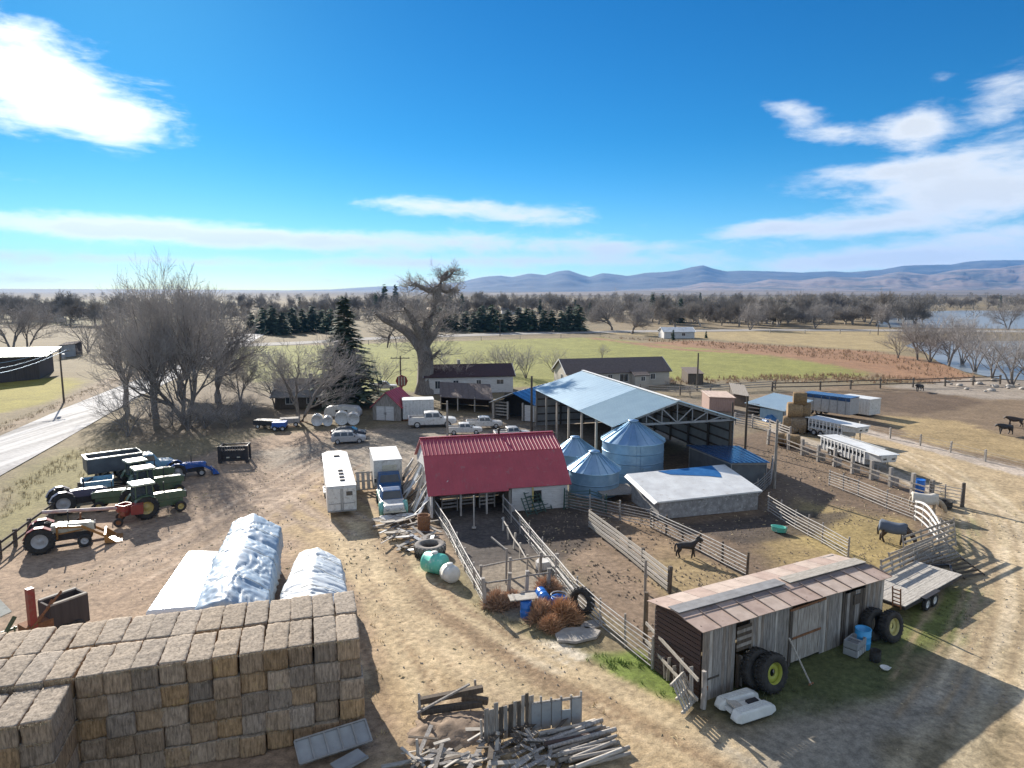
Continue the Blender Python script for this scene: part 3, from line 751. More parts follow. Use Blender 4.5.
for (ms, hh, px, py, ty, rz, lab, cat) in [
    (YT, 14, 300, 421, 322, .3, 'bare yard tree with two dark stems in front of the grey roofed house', 'tree'),
    (YT, 14, 240, 402, 350, 2.3, 'small bare tree with spreading low limbs at the right edge of the clump', 'tree'),
    (YT2, 9, 128, 436, 385, 1.2, 'low bare multi stemmed tree at the roadside edge in front of the clump', 'tree'),
    (YT2, 9, 275, 408, 362, 1.9, 'pale bare sapling tree left of the grey roofed house', 'tree'),
    (YT2, 9, 448, 392, 352, .5, 'bare bush tree between the huge pollarded trunk and the white house', 'tree'),
    (YT2, 9, 498, 372, 344, 1.5, 'pale bare sapling standing on the green field behind the white house', 'tree'),
    (YT2, 9, 512, 376, 340, .7, 'thin bare saplings on the green field right of the white house', 'tree'),
    (YT2, 9, 526, 378, 345, 2.7, 'grey bare sapling left of the long tan mobile home', 'tree'),
    (YT2, 9, 553, 372, 346, 3.7, 'small bare tree at the gable end of the tan mobile home', 'tree'),
    (YT2, 9, 602, 358, 343, 4.7, 'small round bare tree behind the tan mobile home roof', 'tree'),
    (YT2, 9, 473, 372, 348, 4.2, 'thin bare sapling on the green field behind the white house roof', 'tree'),
    (YT2, 9, 378, 392, 350, .2, 'thin bare saplings behind the dark spruce', 'tree'),
    (YT2, 9, 690, 396, 382, 1.2, 'low grey bush by the rubble behind the open pole barn', 'bush'),
    (YT2, 9, 668, 388, 374, 2.2, 'low grey bush beside the small shed behind the pole barn', 'bush'),
    (YT, 14, 948, 366, 306, 1.2, 'broad bare willow with many stems at the pond edge', 'tree'),
    (YT2, 9, 930, 362, 312, 3.2, 'bare willow with fanning pale stems left of the pond', 'tree'),
    (YT2, 9, 962, 364, 314, 5.2, 'bare willow leaning right over the pond', 'tree'),
    (YT2, 9, 898, 358, 325, .8, 'small bare willow on the rusty brush left of the pond', 'tree'),
    (YT2, 9, 1012, 385, 318, 2.5, 'bare willow at the right edge of the photo beside the pale bank', 'tree'),
    (YT2, 9, 975, 372, 318, 2.2, 'bare willow growing at the pond waterline', 'tree'),
    (YT, 14, 918, 360, 312, 4.2, 'broad bare willow left of the pond, tallest on the rusty brush', 'tree'),
    (YT2, 9, 992, 378, 322, 4.0, 'bare willow above the pale rocky bank', 'tree'),
    (YT2, 9, 1030, 390, 325, 1.5, 'bare leaning willow cut by the right frame edge', 'tree'),
    (YT, 14, 1008, 330, 296, 2.0, 'dark bare tree standing in front of the far reservoir water', 'tree'),
    (YT, 14, 12, 352, 290, 3.0, 'bare tree behind the long dark shed at the left frame edge', 'tree'),
    (YT, 14, 28, 347, 296, 1.0, 'bare grey tree behind the long dark shed', 'tree'),
    (YT2, 9, 88, 352, 308, 1.1, 'bare bushy tree right of the long dark shed', 'tree'),
    (CW3, 20, 612, 330, 287, 2.6, 'tall rounded bare tree at the bend of the far road', 'tree'),
    (CW3, 20, 632, 334, 292, 4.6, 'dark bare tree right of the bend of the far road', 'tree'),
    (CW2, 20, 815, 328, 298, 2.2, 'wide bare tree beyond the tan field', 'tree'),
    (CW2, 20, 750, 330, 296, 3.3, 'wide bare tree left of the tan field', 'tree'),
    (CW3, 20, 890, 328, 296, 1.3, 'bare tree in front of the pale reservoir', 'tree')]:
    b = ground_at(px, py); h = max(1.2, up(px, ty, b))
    bare_tree('bare_tree' if cat == 'tree' else 'bare_bush', ms, b, rz, h / hh, lab, 'bare trees and saplings about the farm', cat)

# the huge pollarded cottonwood: its limbs follow the photograph's outline at the tree's own distance
def pollard():
    b = ground_at(427, 393); D = b.y
    rg = random.Random(5)
    def P(px, py, dy=0): d = pxdir(px, py); t = (D + dy) / d.y; return Vector((d.x * t - b.x, dy, HCAM + d.z * t - b.z))
    V, F, TV, TF = [], [], [], []
    limbs = [([P(426, 397), P(426, 380), P(425, 360), P(422, 345), P(424, 332)], [2.2, 1.5, 1.3, 1.2, 1.0]),
             ([P(422, 348), P(414, 338, 1), P(405, 330, 2), P(394, 324, 3), P(384, 320, 3), P(375, 312, 3)], [1.2, .9, .75, .6, .5, .3]),
             ([P(424, 335), P(428, 322, -1), P(432, 310, -1), P(437, 298, -2), P(438, 288, -2), P(443, 278, -2), P(448, 271, -2)], [1.25, 1.0, .85, .7, .6, .45, .25]),
             ([P(438, 290, -2), P(428, 290, -3), P(420, 287, -4), P(414, 283, -4)], [.55, .45, .35, .2]),
             ([P(438, 289, -2), P(446, 292, -1), P(452, 290, 0), P(456, 293, 0)], [.4, .3, .25, .12]),
             ([P(443, 279, -2), P(449, 276, -3), P(455, 270, -3)], [.3, .22, .12]),
             ([P(424, 340), P(416, 328, -2), P(410, 316, -3), P(405, 308, -4)], [.9, .6, .45, .2]),
             ([P(426, 345), P(434, 335, 2), P(440, 322, 3), P(441, 312, 4)], [.7, .5, .35, .2]),
             ([P(396, 326, 3), P(390, 336, 3), P(387, 348, 3)], [.35, .22, .1]),
             ([P(424, 362), P(434, 356, -1), P(440, 350, -2)], [.5, .3, .12])]
    PP = dict(bend=.45, lift=.05, thin=.09, minr=.014, kids=(3, 3, 3), start=(.2, .2, .2), ang=(.5, 1.2), lrat=(.5, .8))
    for k, (pts, rs) in enumerate(limbs):
        tri_tube(V, F, pts, rs, 9)
        for i in range(1, len(pts)):
            for c in range(6 if k else 2):
                t = rg.random(); o = pts[i - 1].lerp(pts[i], t); d = (pts[i] - pts[i - 1]).normalized()
                nd = (d * .4 + rand_perp(rg, d) + Vector((0, 0, .25))).normalized()
                grow(rg, V, F, TV, TF, o, nd, rg.uniform(.9, 2.6) * (.7 if o.z > 15 else 1), .10 * rg.uniform(.4, 1.2), 0, 3, PP)
    for v in range(len(V)):
        n = mnoise.noise(V[v] * .5) * .22; V[v] = V[v] + Vector((n, n, 0))
    bare_tree('pollarded_tree', (mesh_from('trunk', V, F, M['bark']), mesh_from('crown', TV, TF, M['twig'])), b, 0, 1,
              'huge old bare tree with a swollen trunk and a hooked pollarded top', None)
pollard()

# needles: a spruce in layers of drooping boughs, and scruffier pines for the rows
def conifer_meshes(seed, h, rbase, layers, per, bough_w, skirt=.06, round_=1.0):
    rg = random.Random(seed); V, F = [], []; TV, TF = [], []
    tri_tube(V, F, [Vector((0, 0, -.1)), Vector((0, 0, h * .5)), Vector((0, 0, h * .98))], [h * .018, h * .011, .02], 7)
    for i in range(layers):
        t = i / (layers - 1); z = h * (skirt + (1 - skirt) * t ** .92)
        rad = rbase * (1 - t) ** round_ * rg.uniform(.82, 1.12) + .08
        for k in range(max(4, int(per * (1 - t * .55)))):
            a = rg.uniform(0, 6.283); L_ = rad * rg.uniform(.6, 1.12)
            if rg.random() < .05: L_ *= 1.15
            zz = z + rg.uniform(-.4, .4) * h / layers * 2
            n = max(2, int(L_ / .32))
            for j in range(n):
                f = (j + .55) / n; droop = -L_ * .34 * f * f + L_ * .06 * f
                c = Vector((math.cos(a) * L_ * f, math.sin(a) * L_ * f, zz + droop))
                for q in range(3):
                    s = bough_w * rg.uniform(.6, 1.25) * (1.15 - .5 * f)
                    aa = a + rg.uniform(-1.2, 1.2); tip = c + Vector((math.cos(aa) * s * 1.3, math.sin(aa) * s * 1.3, rg.uniform(-.75, .12) * s))
                    sd_ = Vector((-math.sin(aa), math.cos(aa), rg.uniform(-.7, .7))) * s * .36
                    bI = len(TV); TV.extend([c - sd_, c + sd_, tip]); TF.append((bI, bI + 1, bI + 2))
    tr = mesh_from('trunk', V, F, M['bark'])
    cr = mesh_from('crown', TV, TF, M['needles']); cr.polygons.foreach_set('use_smooth', np.zeros(len(TF), bool))
    return tr, cr
SPR = conifer_meshes(2, 16, 3.4, 40, 17, .55)
b = ground_at(347, 405); h = up(345, 299, b)
bare_tree('spruce_tree', SPR, b, 0, h / 16, 'tall dark green spruce with layered boughs beside the yard house', None, 'tree', 1.85)
PIN = [conifer_meshes(31 + i, 9, 2.7, 16, 13, .75, .08, .72) for i in range(3)]
LOWC = [conifer_meshes(41 + i, 9, 2.3, 16, 13, .75, .05, .85) for i in range(2)]
row = []
for i in range(17): row.append((440 + i * 8.6 + rnd.uniform(-2, 2), 331.5 + rnd.uniform(-1, .6), rnd.uniform(18, 25)))
for (px, py, hp) in row:
    b = ground_at(px, py)
    bare_tree('pine_tree', rnd.choice(PIN), b, rnd.uniform(0, 6), hp * b.y / FPX / 9, 'dark green pine in the row along the far road behind the green field', 'dark pines along the far road', 'tree', rnd.uniform(1.5, 2.0))
for (px, py, hp) in [(264, 333, 24), (273, 334, 27), (283, 335, 22), (293, 333, 24), (303, 332, 22), (313, 331, 24), (322, 332, 21), (330, 333, 23), (252, 332, 18)]:
    b = ground_at(px, py)
    bare_tree('pine_tree', rnd.choice(PIN), b, rnd.uniform(0, 6), hp * b.y / FPX / 9, 'dark green pine in the clump beyond the road junction behind the spruce', 'dark pines beyond the junction', 'tree', rnd.uniform(1.4, 1.9))
for (px, py, hp) in [(652, 318, 24), (662, 317, 22), (673, 322, 20), (680, 323, 24), (705, 318, 18), (715, 319, 16), (770, 318, 20), (785, 320, 18), (800, 318, 20), (575, 316, 16), (590, 317, 14),
                     (540, 314, 14), (640, 312, 14), (450, 312, 20), (462, 312, 18), (385, 312, 26), (396, 310, 24), (376, 314, 20), (300, 312, 14), (850, 314, 12), (1000, 308, 12), (700, 305, 12), (735, 306, 12)]:
    b = ground_at(px, py)
    bare_tree('evergreen_tree', rnd.choice(LOWC), b, rnd.uniform(0, 6), hp * b.y / FPX / 9, 'dark evergreen standing among the bare grey trees of the far tree line', 'evergreens in the far tree line', 'tree')
b = ground_at(673, 340); bare_tree('juniper_bush', LOWC[0], b, 0, 10 * b.y / FPX / 9, 'dark green juniper at the corner of the white far house', None, 'bush')
b = ground_at(706, 338); bare_tree('juniper_bush', LOWC[1], b, 0, 7 * b.y / FPX / 9, 'round dark green juniper right of the white far house', None, 'bush')

# the far tree line: single light meshes, each tree an object
def far_tree(seed, stems):
    rg = random.Random(seed); V, F = [], []
    P = dict(bend=.3, lift=.06, thin=-1, minr=.03, kids=(4, 4, 3, 3), start=(.35, .25, .2, .2), ang=(.45, 1.1), lrat=(.55, .85))
    V2, F2 = [], []
    for s in range(stems):
        a = 6.283 * s / stems; d = Vector((math.cos(a) * .2, math.sin(a) * .2, 1)).normalized()
        grow(rg, V, F, V2, F2, Vector((0, 0, -.1)), d, 3.4, .34, 0, 4, P)
    k = 12 / max(v.z for v in V)
    V = [v * k for v in V]
    # fine outer twigs as slivers in the crown
    tips = [v for v in V if v.z > 2.0]
    for i in range(7500):
        c = rg.choice(tips); d = (Vector((c.x, c.y, 1.5)).normalized() * .8 + Vector((rg.uniform(-.9, .9), rg.uniform(-.9, .9), rg.uniform(-.1, 1.3)))).normalized()
        u = rand_perp(rg, d) * .034; b0 = len(V); L_ = rg.uniform(.5, 1.9)
        V.extend([c - u, c + u, c + d * L_]); F.append((b0, b0 + 1, b0 + 2))
    return mesh_from('far_bare_tree', V, F, M['twig_far'])
FT = [far_tree(50 + i, 1 + i % 2) for i in range(5)]
def far_row(n, x0, x1, y0, y1, h0, h1, label, group):
    for i in range(n):
        px = x0 + (x1 - x0) * (i + rnd.random()) / n; py = y0 + (y1 - y0) * rnd.random() ** .8
        b = ground_at(px, py); o = link(bpy.data.objects.new('far_bare_tree', rnd.choice(FT)))
        o.location = b; o.rotation_euler = (0, 0, rnd.uniform(0, 6)); s = rnd.uniform(h0, h1) / 12; w_ = rnd.uniform(.75, 1.25); o.scale = (s * w_, s * w_ * rnd.uniform(.9, 1.1), s * rnd.uniform(.62, 1.2))
        tag(o, label, 'tree', group)
far_row(34, -30, 130, 309, 326, 10, 15, 'bare grey tree of the far tree line at the left, beyond the dark shed', 'bare trees of the left far tree line')
far_row(42, 120, 330, 307, 324, 9, 14, 'bare grey tree of the far tree line beyond the road junction', 'bare trees beyond the road junction')
far_row(70, 330, 640, 306, 316, 10, 15, 'bare grey tree of the far tree line behind the row of dark pines', 'bare trees behind the pine row')
far_row(74, 640, 810, 308, 327, 10, 15, 'bare grey tree of the far tree line behind the white far house', 'bare trees behind the far house')
far_row(50, 800, 930, 307, 326, 10, 15, 'bare grey tree of the far tree line beyond the tan field', 'bare trees beyond the tan field')
far_row(22, 920, 1060, 303, 309, 9, 13, 'bare grey tree on the far shore of the reservoir', 'bare trees on the far shore')

# ------------------------------------------------------------------ tumbleweeds, weeds and dry grass
def bush_mesh(seed, r, hgt, n, m, w=.02, seglen=.3):
    rg = random.Random(seed); V, F = [], []
    for i in range(n):
        a = rg.uniform(0, 6.283); e = math.acos(rg.random() ** .7 * .98)
        d = Vector((math.sin(e) * math.cos(a), math.sin(e) * math.sin(a), math.cos(e)))
        o = Vector((d.x * r * rg.uniform(.1, .85), d.y * r * rg.uniform(.1, .85), d.z * hgt * rg.uniform(.1, .85)))
        d2 = (d + Vector((rg.uniform(-.7, .7), rg.uniform(-.7, .7), rg.uniform(-.3, .7)))).normalized()
        u = rand_perp(rg, d2) * w; L_ = seglen * rg.uniform(.5, 1.2); b0 = len(V)
        V.extend([o - u, o + u, o + d2 * L_ + u * .3, o + d2 * L_ - u * .3]); F.append((b0, b0 + 1, b0 + 2, b0 + 3))
    me = mesh_from('bush', V, F, m); return me
BU = [bush_mesh(60 + i, .95, 1.0, 1500, M['tumble'], .022, .38) for i in range(3)]
V, F = [], []; rg = random.Random(91)
for i in range(860):
    y = rg.uniform(420, 1500); x = y * rg.uniform(-.95, .95); hh = rg.uniform(8, 13); w = rg.uniform(5, 10)
    if i > 520:
        y = rg.uniform(335, 620); x = y * rg.uniform(-.95, .5); hh = rg.uniform(3, 8); w = rg.uniform(3, 7)
        if .02 < x / y < .50 and y < 345: continue
    if -.02 < x / y < .02 and y < 600: continue
    for k in range(230):
        a = rg.uniform(0, 6.283); q = rg.random() ** .6; z = hh * rg.uniform(.05, 1); rr = w * q * math.sin(min(1, .25 + z / hh) * 2.6) * .62
        c = Vector((x + rr * math.cos(a), y + rr * math.sin(a), z - .3)); d = Vector((math.cos(a) * .5, math.sin(a) * .5, rg.uniform(.3, 1.2))).normalized(); u = rand_perp(rg, d) * .13; b0 = len(V)
        V += [c - u, c + u, c + d * rg.uniform(1, 2.4)]; F.append((b0, b0 + 1, b0 + 2))
tag(link(bpy.data.objects.new('far_woods', mesh_from('far_woods', V, F, M['twig_far']))), 'brown grey far woods filling the plain below the mountains', 'woods', None, 'stuff')
for i, (px, py, s) in enumerate([(205, 428, .8), (188, 430, .9), (172, 424, .8), (218, 418, .9), (238, 420, .7), (150, 416, .8), (228, 428, .6), (250, 414, .7)]):
    b = ground_at(px, py); bare_tree('bare_bush', YT2, b, i * 1.3, s * .5, 'tangled bare bush at the feet of the roadside cottonwoods', 'bushes under the cottonwoods', 'bush', 1.5)
for (px, py, s, lab) in [(540, 618, 1.1, 'orange brown tumbleweed in front of the blue tub'), (562, 620, 1.25, 'largest orange brown tumbleweed beside the pipe fence'),
                         (551, 628, .8, 'low orange brown tumbleweed on the cracked concrete slab'), (497, 606, 1.0, 'orange brown tumbleweed against the pen rails left of the blue barrel'),
                         (512, 603, .8, 'reddish tumbleweed left of the board topped blue barrel'), (548, 592, 1.0, 'brown tumbleweed inside the pen corner behind the blue barrels')]:
    o = link(bpy.data.objects.new('tumbleweed', rnd.choice(BU))); o.location = ground_at(px, py); o.scale = (s, s, s); o.rotation_euler = (0, 0, rnd.uniform(0, 6))
    tag(o, lab, 'tumbleweed', 'tumbleweeds by the pens')

def blades(name, polys, per, h, w, m, label, seed, cat='grass', lean=.5):
    """ground cover nobody could count: one mesh of single blades"""
    rg = random.Random(seed); V, F = [], []
    for poly, dens in polys:
        g = GP(poly); xs = [p[0] for p in g]; ys = [p[1] for p in g]
        n = int((max(xs) - min(xs)) * (max(ys) - min(ys)) * dens)
        X = np.array([rg.uniform(min(xs), max(xs)) for _ in range(n)]); Y = np.array([rg.uniform(min(ys), max(ys)) for _ in range(n)])
        ok = inside(X, Y, g) & (fnoise(X, Y, 1.8, seed) > -.06)
        for x, y in zip(X[ok], Y[ok]):
            for k in range(per):
                a = rg.uniform(0, 6.283); hh = h * rg.uniform(.4, 1.2); o = Vector((x + rg.uniform(-.12, .12), y + rg.uniform(-.12, .12), -.06))
                u = Vector((math.cos(a), math.sin(a), 0)) * w; t = Vector((rg.uniform(-lean, lean) * hh, rg.uniform(-lean, lean) * hh, hh))
                b0 = len(V); V.extend([o - u, o + u, o + t]); F.append((b0, b0 + 1, b0 + 2))
    o = link(bpy.data.objects.new(name, mesh_from(name, V, F, m))); o.data.polygons.foreach_set('use_smooth', np.zeros(len(F), bool))
    tag(o, label, cat, None, 'stuff')
blades('green_weeds', [([(598, 660), (640, 655), (688, 690), (676, 702), (622, 678)], 16), ([(580, 655), (600, 650), (618, 672), (600, 672)], 6)], 6, .22, .025, M['weed_leaf'], 'bright green weeds growing beside the track left of the shed', 71)
blades('shed_grass', [([(710, 700), (760, 650), (880, 628), (960, 595), (985, 600), (940, 645), (890, 695), (800, 715)], 7)], 4, .16, .018, mat('dull_grass', (0.11, 0.135, 0.05), (0.17, 0.16, 0.08), 1, .95), 'short dull green grass along the wooden shed', 72)
blades('roadside_grass', [([(0, 492), (60, 458), (115, 425), (150, 405), (130, 430), (90, 458), (30, 505), (0, 520)], 5), ([(0, 424), (60, 400), (100, 384), (140, 368), (140, 372), (60, 406), (0, 432)], 4),
                          ([(60, 470), (110, 450), (250, 420), (250, 432), (120, 472), (70, 490)], 1.2)], 5, .34, .016, M['dry_stem'], 'dry tan grass along the roadside bank', 73)
blades('ditch_grass', [([(640, 379), (760, 376), (860, 374), (940, 380), (940, 384), (760, 382), (640, 386)], 1.6), ([(600, 337), (660, 342), (760, 352), (880, 364), (950, 384), (975, 374), (880, 352), (700, 341)], .5)], 6, .75, .045,
       mat('rusty_brush', (0.42, 0.27, 0.16), (0.32, 0.21, 0.12), .3, .95, rand=.1), 'rusty brown brush along the ditch bordering the green field', 74)
blades('yard_weeds', [([(425, 565), (470, 612), (520, 640), (600, 655), (585, 640), (520, 605), (455, 560)], 2.2), ([(385, 535), (430, 545), (440, 580), (420, 570)], 1.5), ([(372, 600), (385, 640), (390, 760), (370, 760)], 2.0),
                      ([(400, 700), (440, 690), (600, 700), (640, 760), (420, 768)], 1.6)], 4, .2, .02, M['dry_stem'], 'sparse dry weeds along the pens and scrap piles', 75)

def bits(name, polys, dens, L0, L1, w, h, m, label, cat, seed):
    rg = random.Random(seed); V, F = [], []
    for poly in polys:
        g = GP(poly); xs = [p[0] for p in g]; ys = [p[1] for p in g]; n = int((max(xs) - min(xs)) * (max(ys) - min(ys)) * dens)
        X = np.array([rg.uniform(min(xs), max(xs)) for _ in range(n)]); Y = np.array([rg.uniform(min(ys), max(ys)) for _ in range(n)])
        ok = inside(X, Y, g) & (fnoise(X, Y, 2.5, seed) + .6 * fnoise(X, Y, .8, seed + 3) > -.02)
        for x, y in zip(X[ok], Y[ok]):
            a = rg.uniform(0, 6.283); L = rg.uniform(L0, L1); W_ = w * rg.uniform(.6, 1.4); d = Vector((math.cos(a) * L, math.sin(a) * L, 0)); u = Vector((-math.sin(a), math.cos(a), 0)) * W_; c = Vector((x, y, -.075)); hh = Vector((0, 0, h * rg.uniform(.5, 1.3) + .05)); b0 = len(V)
            V += [c - d, c - u, c + d, c + u, c + hh]; F += [(b0, b0 + 1, b0 + 4), (b0 + 1, b0 + 2, b0 + 4), (b0 + 2, b0 + 3, b0 + 4), (b0 + 3, b0, b0 + 4)]
    o = link(bpy.data.objects.new(name, mesh_from(name, V, F, m))); tag(o, label, cat, None, 'stuff')
PEN = [(505, 510), (575, 505), (680, 460), (770, 440), (840, 460), (935, 510), (940, 540), (880, 565), (700, 635), (655, 645), (590, 590)]
YARD = [(20, 600), (130, 530), (240, 470), (420, 440), (432, 520), (500, 615), (650, 705), (760, 760), (420, 768), (372, 640)]
LANE = [(850, 445), (930, 470), (985, 520), (1024, 500), (1024, 700), (900, 768), (880, 720), (960, 640), (960, 560)]
bits('manure_clods', [PEN], 5.0, .03, .09, .08, .07, mat('clod', (0.13, 0.10, 0.075), (0.2, 0.155, 0.11), 1, .95), 'dark manure clods littering the corral', 'manure', 81)
bits('straw_litter', [PEN, YARD, LANE], 1.3, .06, .2, .02, .02, mat('straw', (0.55, 0.45, 0.27), (0.42, 0.33, 0.19), 1, .95), 'loose straw littering the corral and the yard', 'straw', 82)
bits('small_stones', [YARD, LANE], 1.6, .03, .08, .05, .05, mat('stone', (0.36, 0.31, 0.26), (0.2, 0.17, 0.14), 1, .95), 'small stones strewn over the dirt yard', 'stones', 83)
# ------------------------------------------------------------------ buildings
M['red_roof'] = mat('red_roof', (0.42, 0.065, 0.085), (0.34, 0.052, 0.07), 0.8, 0.42, spots=((0.30, 0.17, 0.16), 1.8, .58, .55))
M['white_board'] = mat('white_board', (0.66, 0.65, 0.63), (0.48, 0.46, 0.44), 2.2, 0.8, 0.004, stretch=(.6, .6, 7), spots=((0.25, 0.2, 0.16), 3, .6, .6))
M['white_roof'] = mat('white_roof', (0.70, 0.71, 0.70), (0.56, 0.56, 0.55), 0.9, 0.5, spots=((0.36, 0.31, 0.25), 1.6, .6, .55))
M['block_wall'] = mat('block_wall', (0.36, 0.35, 0.34), (0.22, 0.21, 0.2), 2.5, 0.9, 0.01, spots=((0.55, 0.54, 0.52), 4, .55, .7))
M['barn_roof'] = mat('barn_roof', (0.32, 0.44, 0.52), (0.27, 0.38, 0.46), 0.5, 0.45, 0, 0.25, spots=((0.33, 0.42, 0.48), 1.2, .6, .6))
M['barn_roof_new'] = mat('barn_roof_new', (0.52, 0.66, 0.72), (0.45, 0.59, 0.66), 0.8, 0.38, 0, 0.35)
M['grey_panel'] = mat('grey_panel', (0.36, 0.37, 0.37), (0.28, 0.285, 0.29), 1.2, 0.7, 0, 0.1, spots=((0.2, 0.17, 0.15), 2, .6, .5))
M['dark_steel'] = mat('dark_steel', (0.13, 0.145, 0.16), (0.09, 0.10, 0.115), 1.5, 0.5, 0, 0.3)
M['blue_steel'] = mat('blue_steel', (0.035, 0.085, 0.20), (0.05, 0.11, 0.24), 1.2, 0.25, 0, 0.4)
M['brown_shingle'] = mat('brown_shingle', (0.17, 0.13, 0.115), (0.115, 0.09, 0.08), 3, 0.9, 0.006)
M['maroon_shingle'] = mat('maroon_shingle', (0.075, 0.04, 0.042), (0.05, 0.03, 0.032), 3, 0.9, 0.006)
M['grey_shingle'] = mat('grey_shingle', (0.24, 0.225, 0.21), (0.16, 0.15, 0.14), 2, 0.9, 0.006)
M['tan_siding'] = mat('tan_siding', (0.50, 0.455, 0.385), (0.42, 0.38, 0.32), 1.5, 0.8, stretch=(.3, .3, 6))
M['trim_white'] = mat('trim_white', (0.74, 0.73, 0.71), (0.62, 0.61, 0.59), 3, 0.6)
M['tarp_blue'] = mat('tarp_blue', (0.02, 0.11, 0.30), (0.04, 0.16, 0.38), 2, 0.4)
M['pink_board'] = mat('pink_board', (0.42, 0.30, 0.25), (0.3, 0.2, 0.17), 3, 0.9, 0.005, stretch=(5, 5, .4))
M['tin_tan'] = mat('tin_tan', (0.50, 0.375, 0.30), (0.38, 0.275, 0.22), 1.6, 0.6, 0, .1, spots=(RUST, 3, .6, .6))
M['tin_pale'] = mat('tin_pale', (0.58, 0.465, 0.38), (0.44, 0.34, 0.27), 1.6, 0.6, 0, .1, spots=((0.25, 0.15, 0.1), 3, .62, .5))
M['tin_dark'] = mat('tin_dark', (0.25, 0.195, 0.17), (0.17, 0.13, 0.115), 1.6, 0.7, spots=(RUST, 3, .58, .6))
M['tin_grey'] = mat('tin_grey', (0.34, 0.33, 0.32), (0.24, 0.23, 0.22), 2, 0.6, 0, .2)
M['inside_shade'] = mat('inside_shade', (0.05, 0.045, 0.04), (0.03, 0.028, 0.026), 2, 0.95)  # near-black colour standing in for the shade inside the barns
M['dark_green_tin'] = mat('dark_green_tin', (0.26, 0.36, 0.33), (0.2, 0.29, 0.27), .6, 0.55, 0, .15)
M['char_board'] = mat('char_board', (0.055, 0.045, 0.042), (0.085, 0.07, 0.065), 1, 0.9, 0.006, stretch=(4, 4, .3))

def gframe(pa, pb):
    a, b = at(*pa), at(*pb); d = b - a
    return a, math.atan2(d.y, d.x), d.length

def wall_planks(mb, x0, x1, z0, z1, y=0.0, w=.22, th=.03, mis=(0,), rg=rnd, ztop=None, skip=None, jag=.03):
    """upright boards side by side along X on the plane y (outside towards -Y)"""
    x = x0
    while x < x1 - .02:
        ww = min(w * rg.uniform(.7, 1.25), x1 - x)
        if not skip or not skip(x + ww / 2):
            zt = (ztop(x + ww / 2) if ztop else z1) - rg.uniform(0, jag)
            d = rg.uniform(0, .018)
            mb.box((x + ww / 2, y - th / 2 - d, (z0 + zt) / 2), (ww - .012, th, zt - z0), mi=rg.choice(mis))
        x += ww

def window(t, x, z, w, h, y=-.0, face='front', frame_m='trim_white'):
    f = MB(); g = MB(); b = .07
    def P(a, b_, c): return (a, b_, c) if face == 'front' else (b_, a, c)
    def S(a, b_, c): return (a, b_, c) if face == 'front' else (b_, a, c)
    for s in (-1, 1):
        f.box(P(x + s * (w / 2), y, z), S(b, .09, h + b)); f.box(P(x, y, z + s * h / 2), S(w - b, .085, b))
    f.box(P(x, y, z), S(.04, .07, h - b))
    o = f.build('window', M[frame_m], t); p = g.box(P(x, y + .004, z), S(w - b, .04, h - b)).build('pane', M['glass'], o)
    return o

M['pale_tin'] = mat('pale_tin', (0.62, 0.74, 0.79), (0.55, 0.68, 0.74), .8, .4, 0, .2)
# --- red roofed barn
t = thing('barn', 'white barn with a bright red metal roof and an open front bay', 'barn', (-6.14, 50.3, 0), R(13.6))
Lb = 10.84; y1, z1, y2, z2, y3, z3 = 2.46, 4.16, 5.03, 5.02, 9.6, 2.7
rf = MB()
def slope(mb, x0, x1, ya, za, yb, zb, n, th=.06):
    a, b, c, d = (x0, ya, za), (x1, ya, za), (x1, yb, zb), (x0, yb, zb)
    mb.sheet(a, b, c, d, th); mb.ribs(a, b, c, d, n, .03, .035 if za > 4 else .012)
slope(rf, -.2, 6.0, -.35, 1.78, y1, z1, 20); slope(rf, 6.0, Lb + .25, -.2, 1.92, y1, z1, 16)
slope(rf, -.2, Lb + .25, y1, z1 + .03, y2, z2 + .03, 37); slope(rf, -.2, Lb + .25, y2, z2 + .02, y3 + .3, z3 - .1, 37)
rf.beam((-.2, y2, z2 + .07), (Lb + .25, y2, z2 + .07), .22, .06)
r_ = rf.build('roof', M['red_roof'], t)
v_ = MB(); v_.lathe([(.09, 0), (.09, .4), (.16, .42), (.16, .5), (0, .56)], 10, (6.4, y2, z2)).build('roof_vent', M['black_metal'], r_)
def gable(mb, x, sgn):
    pl = [(0, 0), (y3, 0), (y3, z3 - .06), (y2, z2 - .06), (y1, z1 - .06), (0, 1.9)]
    n = len(pl); vs = [(x, a, b) for a, b in pl] + [(x + sgn * .1, a, b) for a, b in pl]
    mb.add(vs, [tuple(range(n)), tuple(reversed(range(n, 2 * n)))] + [(i, i + n, (i + 1) % n + n, (i + 1) % n) for i in range(n)])
g = MB(); gable(g, .02, .1)
for k in range(12): g.box((-.01, .5 + k * .75, 1.2 + min(k, 11 - k) * .12), (.04, .12, 2.2))
g.build('gable_wall', M['white_board'], t)
g = MB(); gable(g, Lb - .12, .1); g.build('gable_wall', M['white_board'], t)
w = MB(); w.box((7.1, .05, .95), (1.6, .12, 1.9)); w.box((9.75, .05, .95), (2.1, .12, 1.9)); w.box((8.3, .05, 1.72), (.8, .12, .36)); w.box((8.3, .05, .25), (.8, .12, .5))
for k in range(9): w.box((9.7, -.02, .2 + .2 * k), (2.0, .02, .015))
w.build('front_wall', M['white_board'], t)
w = MB(); w.box((8.3, .2, .95), (.8, .03, 1.0)); w.build('opening_shade', M['inside_shade'], t)  # dark sheet put in for the shade behind the wall opening
w = MB(); w.box((5.4, 4.6, 1.9), (10.6, .1, 3.8)); w.box((6.3, 2.4, 1.0), (.1, 4.4, 2.0)); w.build('inner_wall', M['wood_grey'], t)
for x in (.1, 2.3, 4.3, 6.1): p = MB(); p.box((x, -.1, .88), (.14, .14, 1.78)); p.build('post', M['white_board' if x < 1 else 'wood_grey'], t)
